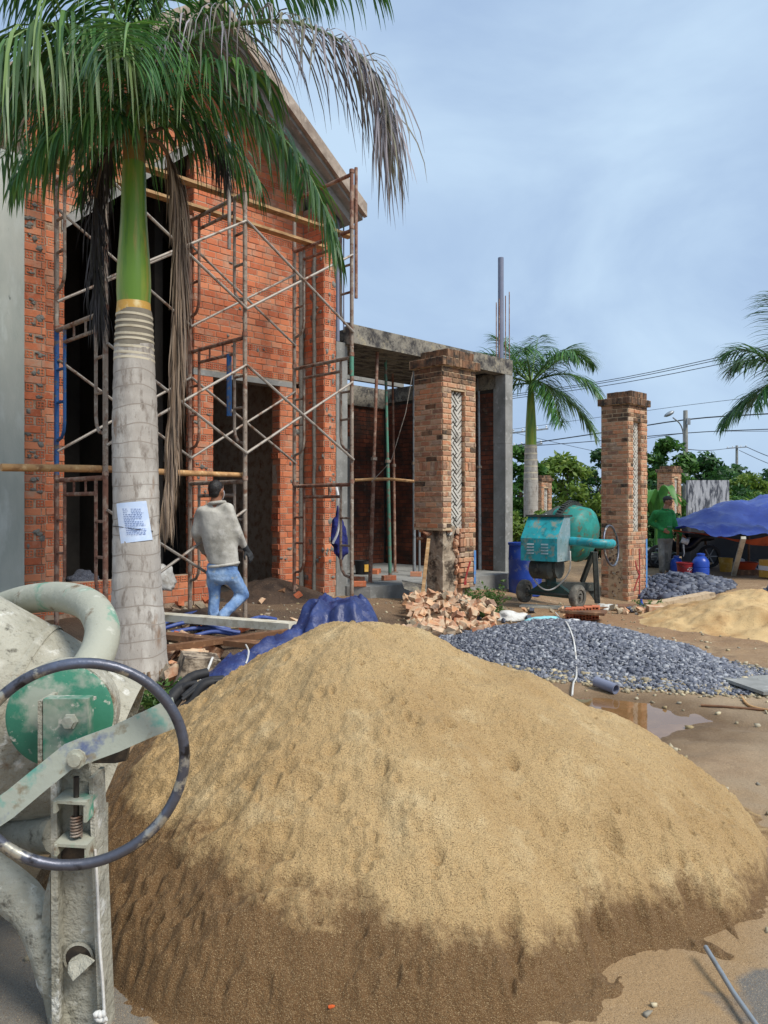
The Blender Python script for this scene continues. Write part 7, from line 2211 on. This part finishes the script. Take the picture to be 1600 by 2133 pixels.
# bucket and bricks inside the wing
wb = G(756, 1196, 0.23)
t = thing('mortar_bucket', 'black mortar bucket with a pale sticker on the wing floor', 'bucket', wb)
mb = MB(); mb.lathe([(0.13, 0), (0.155, 0.24), (0.16, 0.25), (0.145, 0.25), (0.12, 0.03)], 24, Matrix.Translation(wb), cap=(True, False)); mb.build('body', M_black, t, smooth=40)
mb = MB(); mb.box(wb + Vector((0.07, -0.13, 0.12)), (0.09, 0.02, 0.13), Matrix.Rotation(0.5, 3, 'Z')); mb.build('sticker', M_yellow, t)
for k, (px, py) in enumerate(((866, 1201), (810, 1209), (815, 1209), (745, 1212), (750, 1222), (776, 1196), (783, 1194))):
    c = G(px, py, 0.232)
    t = inst('hollow_brick', STR[0], Matrix.Translation(c + Vector((0, 0, 0.0))) @ Matrix.Rotation(random.uniform(-0.6, 0.6), 4, 'Z') @ Matrix.Diagonal((0.19, 1, 1, 1)))
    tag(t, 'loose hollow brick lying on the wing floor', 'brick', 'loose bricks on the wing floor')
# weeds behind the gravel
M_weed = leaf_mat('weed_leaf', [rgb(70, 104, 44), rgb(96, 126, 58), rgb(56, 88, 40)], 0.3, 0.6)
def weed(label, px, py, h_, n, seed):
    c = G(px, py); c.z = gz1(c.x, c.y)
    r_ = random.Random(seed)
    t = thing('weed_plant', label, 'weed', c, 'weeds on the site')
    mb = MB(); cs, rs = [], []
    for k in range(n):
        tip = c + Vector((r_.uniform(-.22, .22), r_.uniform(-.15, .15), h_ * r_.uniform(0.4, 1)))
        mb.tube([c, c.lerp(tip, 0.5) + Vector((0, 0, 0.04)), tip], [0.006, 0.004, 0.002], 4)
        for f_ in (0.4, 0.6, 0.8, 1.0):
            cs.append(c.lerp(tip, f_)); rs.append(0.055)
    mb.build('stems', M_weed, t)
    V, Q = leaves_np(cs, rs, 7, 0.028, seed); np_mesh('leaves', V, Q, M_weed, t)
weed('spindly green weed in front of the wing plinth', 1030, 1268, 0.42, 12, 1)
weed('low green weed behind the gravel heap', 1016, 1288, 0.18, 14, 2)
weed('bushy weed beside the rubble of the smashed pillar', 1000, 1272, 0.3, 14, 3)
weed('small green weed growing between palm foot and mixer drum', 318, 1478, 0.22, 22, 4)
weed('small weed sprout at the gouged pillar foot', 1352, 1256, 0.2, 10, 5)
# ---------------------------------------------------------------- people (soft shapes fused into continuous surfaces)
def cap_geo(mb, a, b, ra, rb, n=12):
    a, b = Vector(a), Vector(b)
    d = b - a
    L_ = max(d.length, 1e-4)
    M = Matrix.Translation(a) @ d.normalized().to_track_quat('Z', 'Y').to_matrix().to_4x4()
    prof = []
    for k in range(5):
        t = -math.pi / 2 + k * math.pi / 8
        prof.append((max(1e-4, ra * math.cos(t)), ra * math.sin(t)))
    for k in range(5):
        t = k * math.pi / 8
        prof.append((max(1e-4, rb * math.cos(t)), L_ + rb * math.sin(t)))
    mb.lathe(prof, n, M)
def ell_geo(mb, c, r3, rot=None, n=16):
    M = Matrix.Translation(c) @ (rot.to_4x4() if rot else Matrix.Identity(4)) @ Matrix.Diagonal((r3[0], r3[1], r3[2], 1))
    mb.lathe([(max(1e-4, math.sin(math.pi * k / 10)), -math.cos(math.pi * k / 10)) for k in range(11)], n, M)
def fuse(name, mb, m_, parent, voxel=0.012, smooth_it=6, fold=0.0, fscale=9.0, seed=0.0):
    me = bpy.data.meshes.new('tmp')
    me.from_pydata(mb.v, [], mb.f)
    ob = bpy.data.objects.new('tmp', me)
    col.objects.link(ob)
    md = ob.modifiers.new('r', 'REMESH'); md.mode = 'VOXEL'; md.voxel_size = voxel
    ms = ob.modifiers.new('s', 'SMOOTH'); ms.iterations = smooth_it; ms.factor = 0.5
    dg = bpy.context.evaluated_depsgraph_get()
    ev = bpy.data.meshes.new_from_object(ob.evaluated_get(dg))
    bpy.data.objects.remove(ob); bpy.data.meshes.remove(me)
    off = parent_off(parent)
    if fold:
        ev.calc_loop_triangles()
        nr = [v.normal.copy() for v in ev.vertices]
        for v, n_ in zip(ev.vertices, nr):
            p = v.co
            k = noise.ridged_multi_fractal(Vector((p.x * fscale + seed, p.y * fscale, p.z * fscale * 0.55)), 1.0, 2.0, 3, 0.8, 1.6) - 1.2
            v.co = p + n_ * fold * k
    for v in ev.vertices:
        v.co = v.co - off
    ev.name = name
    ev.materials.clear()
    return finish(name, ev, m_, parent, 180, None)
M_skin = MAT('tanned_skin', rgb(150, 102, 74), [(rgb(128, 82, 58), 12, 0.45, 0.65)], 0.55)
M_hair = MAT('black_hair', rgb(24, 20, 18), [(rgb(44, 36, 30), 40, 0.5, 0.7)], 0.55, bump=[(120, 0.6, 0.01)])
M_jacket = MAT('dusty_grey_jacket', rgb(188, 184, 174), [(rgb(150, 146, 136), 4, 0.45, 0.62), (rgb(190, 186, 178), 7, 0.54, 0.7)], 0.9, bump=[(7, 0.5, 0.04)])
M_jeans = MAT('faded_blue_jeans', rgb(116, 148, 190), [(rgb(158, 182, 210), 6, 0.46, 0.64), (rgb(84, 116, 164), 4, 0.52, 0.68), (rgb(170, 172, 162), 11, 0.60, 0.72)], 0.9, bump=[(12, 0.6, 0.03), (34, 0.3, 0.01)])
M_glove = MAT('dark_work_glove', rgb(46, 48, 50), [(rgb(70, 70, 70), 20, 0.5, 0.7)], 0.85)
M_shoe = MAT('dusty_shoe', rgb(140, 126, 102), [(rgb(100, 88, 70), 12, 0.5, 0.68)], 0.9)
M_green_shirt = MAT('green_work_shirt', rgb(34, 118, 58), [(rgb(48, 140, 72), 6, 0.46, 0.64), (rgb(24, 88, 46), 9, 0.56, 0.7)], 0.9, bump=[(9, 0.5, 0.03)])
M_grey_trs = MAT('grey_trousers', rgb(118, 116, 110), [(rgb(150, 148, 140), 5, 0.48, 0.66), (rgb(90, 88, 84), 8, 0.55, 0.7)], 0.9, bump=[(9, 0.5, 0.03)])
M_cap = MAT('dark_grey_cap', rgb(52, 52, 52), [(rgb(70, 70, 68), 8, 0.5, 0.7)], 0.85)
def hand(mb, wrist, tip_dir, palm_n, s_=1.0, curl=0.5, mirror=1):
    """palm, four fingers of unequal length with bent knuckles and a thumb leaving the side of the palm"""
    d = Vector(tip_dir).normalized()
    n_ = (Vector(palm_n) - d * Vector(palm_n).dot(d)).normalized()
    sd = d.cross(n_) * mirror
    w = Vector(wrist)
    ctr = w + d * 0.045 * s_
    for k in (-1, 0, 1):
        cap_geo(mb, w + d * 0.008 + sd * 0.016 * k * s_, w + d * 0.082 * s_ + sd * 0.026 * k * s_, 0.017 * s_, 0.015 * s_, 8)
    for k, ln in zip((-1.5, -0.5, 0.5, 1.5), (0.060, 0.075, 0.080, 0.070)):
        a = w + d * 0.088 * s_ + sd * 0.0195 * k * s_
        b = a + (d + n_ * curl * 0.7).normalized() * ln * 0.55 * s_
        c = b + (d * (1 - curl) + n_ * curl * 1.4).normalized() * ln * 0.5 * s_
        cap_geo(mb, a, b, 0.0095 * s_, 0.0088 * s_, 8); cap_geo(mb, b, c, 0.0088 * s_, 0.0075 * s_, 8)
    a = w + d * 0.03 * s_ + sd * 0.032 * s_
    b = a + (d * 0.7 + sd * 0.75 + n_ * 0.3).normalized() * 0.042 * s_
    c = b + (d + n_ * 0.5).normalized() * 0.034 * s_
    cap_geo(mb, a, b, 0.013 * s_, 0.0105 * s_, 8); cap_geo(mb, b, c, 0.0105 * s_, 0.008 * s_, 8)

# worker with the grey jacket, seen from behind, stepping to the right
Y1 = 8.5
J = lambda px, py, dy=0.0: P(px, py, Y1 + dy)
man = thing('person', 'worker in a dusty grey jacket and faded jeans walking away, black hair, dark gloves', 'person', Vector((J(455, 1306).x, Y1, gz1(J(455, 1306).x, Y1))))
sk = dict(head=J(451, 1021), neck=J(452, 1043), lsh=J(418, 1068, 0.02), rsh=J(474, 1060, -0.02), lel=J(409, 1110, 0.05), rel=J(495, 1113, 0.02), lwr=J(425, 1150, 0.30), rwr=J(513, 1144, 0.16),
          pel=J(461, 1190), lhip=J(446, 1192), rhip=J(478, 1192), lkn=J(447, 1243, 0.05), rkn=J(506, 1238, 0.13), lan=J(444, 1296, 0.02), ran=J(464, 1286, -0.04))
mb = MB()                                                          # body: one continuous surface from head to feet
hd = Euler((0.12, 0, -0.45)).to_matrix()
ell_geo(mb, sk['head'], (0.074, 0.093, 0.108), hd)
ell_geo(mb, sk['head'] + hd @ Vector((0, 0.07, -0.05)), (0.048, 0.04, 0.05), hd)     # jaw, turned away to the right
cap_geo(mb, sk['head'] + hd @ Vector((0, 0.095, -0.01)), sk['head'] + hd @ Vector((0, 0.112, -0.028)), 0.012, 0.014)
for s_ in (-1, 1):
    ell_geo(mb, sk['head'] + hd @ Vector((s_ * 0.077, 0.0, -0.012)), (0.012, 0.022, 0.033), hd)
cap_geo(mb, sk['head'] + Vector((0, 0, -0.05)), J(449, 1062), 0.058, 0.075)
ell_geo(mb, J(447, 1090), (0.13, 0.05, 0.15)); ell_geo(mb, J(457, 1145), (0.11, 0.05, 0.16)); ell_geo(mb, sk['pel'], (0.11, 0.06, 0.10))
for a, b, r0_, r1_ in (('lsh', 'lel', 0.05, 0.042), ('lel', 'lwr', 0.042, 0.03), ('rsh', 'rel', 0.05, 0.042), ('rel', 'rwr', 0.042, 0.03), ('lhip', 'lkn', 0.075, 0.055), ('lkn', 'lan', 0.055, 0.04), ('rhip', 'rkn', 0.075, 0.055), ('rkn', 'ran', 0.055, 0.04)):
    cap_geo(mb, sk[a], sk[b], r0_, r1_)
cap_geo(mb, sk['lan'], J(448, 1304, 0.14), 0.038, 0.03); cap_geo(mb, sk['ran'], J(470, 1298, 0.06), 0.038, 0.03)
hand(mb, sk['lwr'], (0.3, 0.6, -0.5), (0.6, 0, 0.3), 1.0, 0.5)
fuse('body', mb, M_skin, man, 0.009, 4)
mb = MB()
ell_geo(mb, sk['head'] + hd @ Vector((0, -0.014, 0.022)), (0.083, 0.094, 0.100), hd)
ell_geo(mb, sk['head'] + hd @ Vector((0, -0.05, -0.03)), (0.070, 0.05, 0.055), hd)
fuse('hair', mb, M_hair, man, 0.008, 4, 0.004, 40)
mb = MB()
for a, b, r0_, r1_ in ((J(420, 1066), J(474, 1060), 0.080, 0.080),):
    cap_geo(mb, a, b, r0_, r1_)
for k in range(29):                                                # torso: overlapping flat sections, shoulders to hem
    f_ = k / 28
    ell_geo(mb, J(446 + 20 * f_, 1066 + 108 * f_), (0.205 - 0.018 * f_ + 0.012 * math.sin(f_ * 3), 0.125 + 0.01 * math.sin(f_ * 3), 0.05), Euler((0, 0.10, 0)).to_matrix())
cap_geo(mb, J(446, 1052), J(458, 1050), 0.075, 0.072)
cap_geo(mb, sk['lsh'], sk['lel'], 0.078, 0.072); cap_geo(mb, sk['lel'], sk['lwr'], 0.070, 0.05)
cap_geo(mb, sk['rsh'], sk['rel'], 0.082, 0.070); cap_geo(mb, sk['rel'], sk['rwr'], 0.068, 0.048); cap_geo(mb, sk['rwr'] - (sk['rwr'] - sk['rel']).normalized() * 0.03, sk['rwr'], 0.052, 0.046)
jk = fuse('jacket', mb, M_jacket, man, 0.011, 45, 0.012, 3.2, 3.0)
mb = MB(); mb.tube([J(452, 1048) + Vector((0.085 * math.cos(t), 0.078 * math.sin(t), 0.012 * math.cos(t + 0.4))) for t in np.linspace(0, 2 * math.pi, 20)], 0.020, 8); mb.build('collar', M_jacket, jk, smooth=60)
mb = MB(); mb.tube([J(466, 1176) + Vector((0.166 * math.cos(t), 0.115 * math.sin(t), 0.022 * math.cos(t - 0.2))) for t in np.linspace(0, 2 * math.pi, 24)], 0.016, 8); mb.build('hem', M_jacket, jk, smooth=60)
mb = MB()
ell_geo(mb, J(463, 1182), (0.185, 0.12, 0.10)); ell_geo(mb, J(462, 1194), (0.19, 0.125, 0.10)); ell_geo(mb, J(462, 1204), (0.17, 0.12, 0.08))
cap_geo(mb, sk['lhip'], sk['lkn'], 0.098, 0.074); cap_geo(mb, sk['lkn'], sk['lan'] + Vector((0, 0, 0.02)), 0.074, 0.066)
cap_geo(mb, sk['rhip'], sk['rkn'], 0.102, 0.078); cap_geo(mb, sk['rkn'], sk['ran'] + Vector((0, 0, 0.02)), 0.076, 0.062)
fuse('jeans', mb, M_jeans, man, 0.010, 8, 0.010, 9.0, 8.0)
mb = MB(); hand(mb, sk['rwr'] - (sk['rwr'] - sk['rel']).normalized() * 0.01, (0.35, 0.1, -0.6), (-0.7, 0.4, 0), 1.12, 0.55, -1); cap_geo(mb, sk['rwr'] - (sk['rwr'] - sk['rel']).normalized() * 0.05, sk['rwr'] + Vector((0.01, 0, -0.02)), 0.038, 0.034)
fuse('glove', mb, M_glove, man, 0.005, 2)
for a, nm in ((J(450, 1307, 0.06), 0), (J(474, 1302, 0.02), 1)):
    mb = MB(); cap_geo(mb, a + Vector((-0.06, -0.04, 0.0)), a + Vector((0.10, 0.05, -0.005)), 0.043, 0.038); ell_geo(mb, a + Vector((0.02, 0, -0.03)), (0.13, 0.06, 0.02), Euler((0, 0, 0.4)).to_matrix())
    fuse('shoe', mb, M_shoe, man, 0.010, 3)
mb = MB(); mb.tube(bez([J(466, 1022, -0.02), J(467, 1030, 0.0), J(464, 1040, 0.04)], 8), 0.005, 5); mb.build('mask_strap', M_white, man)

# worker in green with a cap, pouring from a scoop
Y2 = 16.4
K_ = lambda px, py, dy=0.0: P(px, py, Y2 + dy)
gm = thing('person', 'worker in a green long-sleeved shirt, grey trousers and dark cap pouring water', 'person', Vector((K_(1388, 1200).x, Y2, gz1(K_(1388, 1200).x, Y2))))
hd = Euler((0.1, 0, 0.75 + math.pi)).to_matrix()
HC = K_(1391, 1044)
pts2 = dict(lsh=K_(1366, 1069, -0.05), rsh=K_(1399, 1068, 0.05), lel=K_(1354, 1088, 0.12), lwr=K_(1380, 1104, -0.12), rel=K_(1408, 1099, 0.02), rwr=K_(1420, 1114, -0.08), lhip=K_(1378, 1126), rhip=K_(1393, 1126), lkn=K_(1379, 1157, -0.05), rkn=K_(1392, 1156, 0.02), lan=K_(1379, 1192, 0.0), ran=K_(1391, 1188, 0.12))
mb = MB()
ell_geo(mb, HC, (0.070, 0.088, 0.105), hd)
ell_geo(mb, HC + hd @ Vector((0, 0.045, -0.065)), (0.045, 0.04, 0.04), hd)
cap_geo(mb, HC + hd @ Vector((0, 0.086, 0.006)), HC + hd @ Vector((0, 0.106, -0.026)), 0.010, 0.016)
for s_ in (-1, 1):
    ell_geo(mb, HC + hd @ Vector((s_ * 0.072, 0, -0.01)), (0.012, 0.02, 0.03), hd)
    ell_geo(mb, HC + hd @ Vector((s_ * 0.030, 0.078, -0.022)), (0.02, 0.014, 0.016), hd)
cap_geo(mb, HC + Vector((0, 0, -0.05)), K_(1385, 1068), 0.052, 0.065)
ell_geo(mb, K_(1383, 1090), (0.10, 0.05, 0.2)); ell_geo(mb, K_(1386, 1120), (0.10, 0.05, 0.12))
for a, b, r0_, r1_ in (('lsh', 'lel', 0.048, 0.04), ('lel', 'lwr', 0.04, 0.028), ('rsh', 'rel', 0.048, 0.04), ('rel', 'rwr', 0.04, 0.028), ('lhip', 'lkn', 0.07, 0.05), ('lkn', 'lan', 0.05, 0.036), ('rhip', 'rkn', 0.07, 0.05), ('rkn', 'ran', 0.05, 0.036)):
    cap_geo(mb, pts2[a], pts2[b], r0_, r1_)
for an, toe in (('lan', K_(1395, 1203, -0.12)), ('ran', K_(1408, 1196, 0.1))):
    cap_geo(mb, pts2[an] + Vector((0, 0, -0.03)), toe, 0.038, 0.03)
    for k in range(4):
        cap_geo(mb, toe + Vector((0.0, -0.03 + 0.02 * k, -0.012)), toe + Vector((0.045, -0.035 + 0.02 * k, -0.018)), 0.012, 0.010, 8)
hand(mb, pts2['rwr'], (0.6, -0.2, -0.5), (-0.4, -0.3, -0.6), 1.0, 0.85)
hand(mb, pts2['lwr'], (0.8, -0.2, -0.35), (0, 0.8, 0), 1.0, 0.35)
fuse('body', mb, M_skin, gm, 0.009, 3)
mb = MB()
ell_geo(mb, HC + hd @ Vector((0, -0.012, 0.02)), (0.076, 0.088, 0.088), hd)
fuse('hair', mb, M_hair, gm, 0.01, 3)
mb = MB()
ell_geo(mb, HC + hd @ Vector((0, -0.006, 0.052)), (0.084, 0.096, 0.066), hd)
ell_geo(mb, HC + hd @ Vector((0, 0.095, 0.042)), (0.066, 0.085, 0.012), Euler((0.1 - 0.25, 0, 0.75 + math.pi)).to_matrix())
fuse('cap', mb, M_cap, gm, 0.008, 2)
for s_ in (-1, 1):
    mb = MB(); ell_geo(mb, HC + hd @ Vector((s_ * 0.030, 0.083, 0.002)), (0.013, 0.006, 0.006), hd, 10); mb.build('eye', M_black, gm, smooth=180)
mb = MB(); ell_geo(mb, HC + hd @ Vector((0, 0.086, -0.056)), (0.022, 0.006, 0.005), hd, 10); mb.build('mouth', MAT('lips', rgb(120, 66, 58), [], 0.5), gm, smooth=180)
mb = MB()
cap_geo(mb, K_(1370, 1068), K_(1397, 1067), 0.075, 0.075)
for k in range(12):
    f_ = k / 11
    ell_geo(mb, K_(1383 + 3 * f_, 1068 + 52 * f_), (0.185 - 0.02 * math.sin(f_ * 3.1), 0.125, 0.06))
cap_geo(mb, pts2['lsh'], pts2['lel'], 0.076, 0.066); cap_geo(mb, pts2['lel'], pts2['lwr'], 0.064, 0.045)
cap_geo(mb, pts2['rsh'], pts2['rel'], 0.076, 0.064); cap_geo(mb, pts2['rel'], pts2['rwr'], 0.062, 0.043)
sh_ = fuse('shirt', mb, M_green_shirt, gm, 0.012, 14, 0.008, 5.0, 1.0)
mb = MB(); mb.tube([K_(1386, 1060) + Vector((0.068 * math.cos(t), 0.065 * math.sin(t), 0.012 * math.sin(t))) for t in np.linspace(0, 2 * math.pi, 18)], 0.016, 7); mb.build('collar', M_green_shirt, sh_, smooth=60)
mb = MB()
for k in range(4):
    c = K_(1391 + k * 2.4, 1097, -0.13)
    mb.box(c, (0.018, 0.012, 0.026), Matrix.Rotation(0.2 * k, 3, 'Y'))
mb.build('chest_print', M_green_steel, sh_)
mb = MB()
ell_geo(mb, K_(1386, 1122), (0.165, 0.12, 0.12))
cap_geo(mb, pts2['lhip'], pts2['lkn'], 0.092, 0.074); cap_geo(mb, pts2['lkn'], pts2['lan'] + Vector((0, 0, 0.03)), 0.074, 0.066)
cap_geo(mb, pts2['rhip'], pts2['rkn'], 0.092, 0.074); cap_geo(mb, pts2['rkn'], pts2['ran'] + Vector((0, 0, 0.03)), 0.074, 0.064)
fuse('trousers', mb, M_grey_trs, gm, 0.012, 3, 0.010, 8.0, 5.0)
# scoop and the water falling from it
sc = K_(1427, 1127, -0.1)
t = thing('water_scoop', 'white plastic scoop held by the green-shirted worker, water pouring out', 'scoop', sc)
Ms = Matrix.Translation(sc) @ Vector((0.9, -0.2, -0.35)).to_track_quat('Z', 'Y').to_matrix().to_4x4()
mb = MB(); mb.lathe([(0.055, -0.07), (0.062, -0.06), (0.066, 0.07), (0.058, 0.07), (0.05, -0.05)], 18, Ms, cap=(True, False)); mb.build('cup', M_white, t, smooth=40)
mb = MB(); mb.tube([K_(1422, 1119, -0.1), K_(1424, 1125, -0.1)], 0.012, 7); mb.build('handle', M_white, t, smooth=60)
mb = MB(); mb.tube(bez([K_(1424, 1134, -0.1), K_(1424.5, 1143, -0.1), K_(1425.5, 1152, -0.1), K_(1424, 1160, -0.1)], 12), [0.018, 0.018, 0.016, 0.02, 0.016, 0.014, 0.016, 0.012, 0.014, 0.01, 0.012, 0.008, 0.006], 8); mb.build('water_stream', MAT('falling_water', rgb(214, 218, 220), [], 0.08, spec=0.8), t, smooth=180)

# blue jacket and white hose hanging on the scaffold
hj = thing('hanging_jacket', 'dark blue jacket hanging on the scaffold beside the concrete column', 'jacket', P(706, 1170, 10.6))
M_navy = MAT('navy_cloth', rgb(34, 42, 112), [(rgb(24, 30, 84), 6, 0.46, 0.64), (rgb(52, 62, 140), 9, 0.56, 0.7)], 0.9, bump=[(14, 0.6, 0.03)])
mb = MB()
for a, b, r0_, r1_ in (((705, 1056), (704, 1090), 0.035, 0.07), ((702, 1085), (698, 1130), 0.075, 0.085), ((708, 1090), (709, 1150), 0.07, 0.09), ((716, 1100), (722, 1150), 0.045, 0.05), ((697, 1110), (697, 1148), 0.045, 0.035), ((712, 1130), (710, 1162), 0.07, 0.05)):
    cap_geo(mb, P(a[0], a[1], 10.75), P(b[0], b[1], 10.75), r0_, r1_)
fuse('cloth', mb, M_navy, hj, 0.012, 3, 0.02, 7.0, 2.0)
rope('white plastic hose looped over the scaffold beside the hanging jacket', [(700, 1012, 10.6), (706, 1040, 10.55), (708, 1075, 10.55), (703, 1110, 10.55), (693, 1132, 10.55)], 0.018, M_white, 'hose')
bpy.context.view_layer.update()
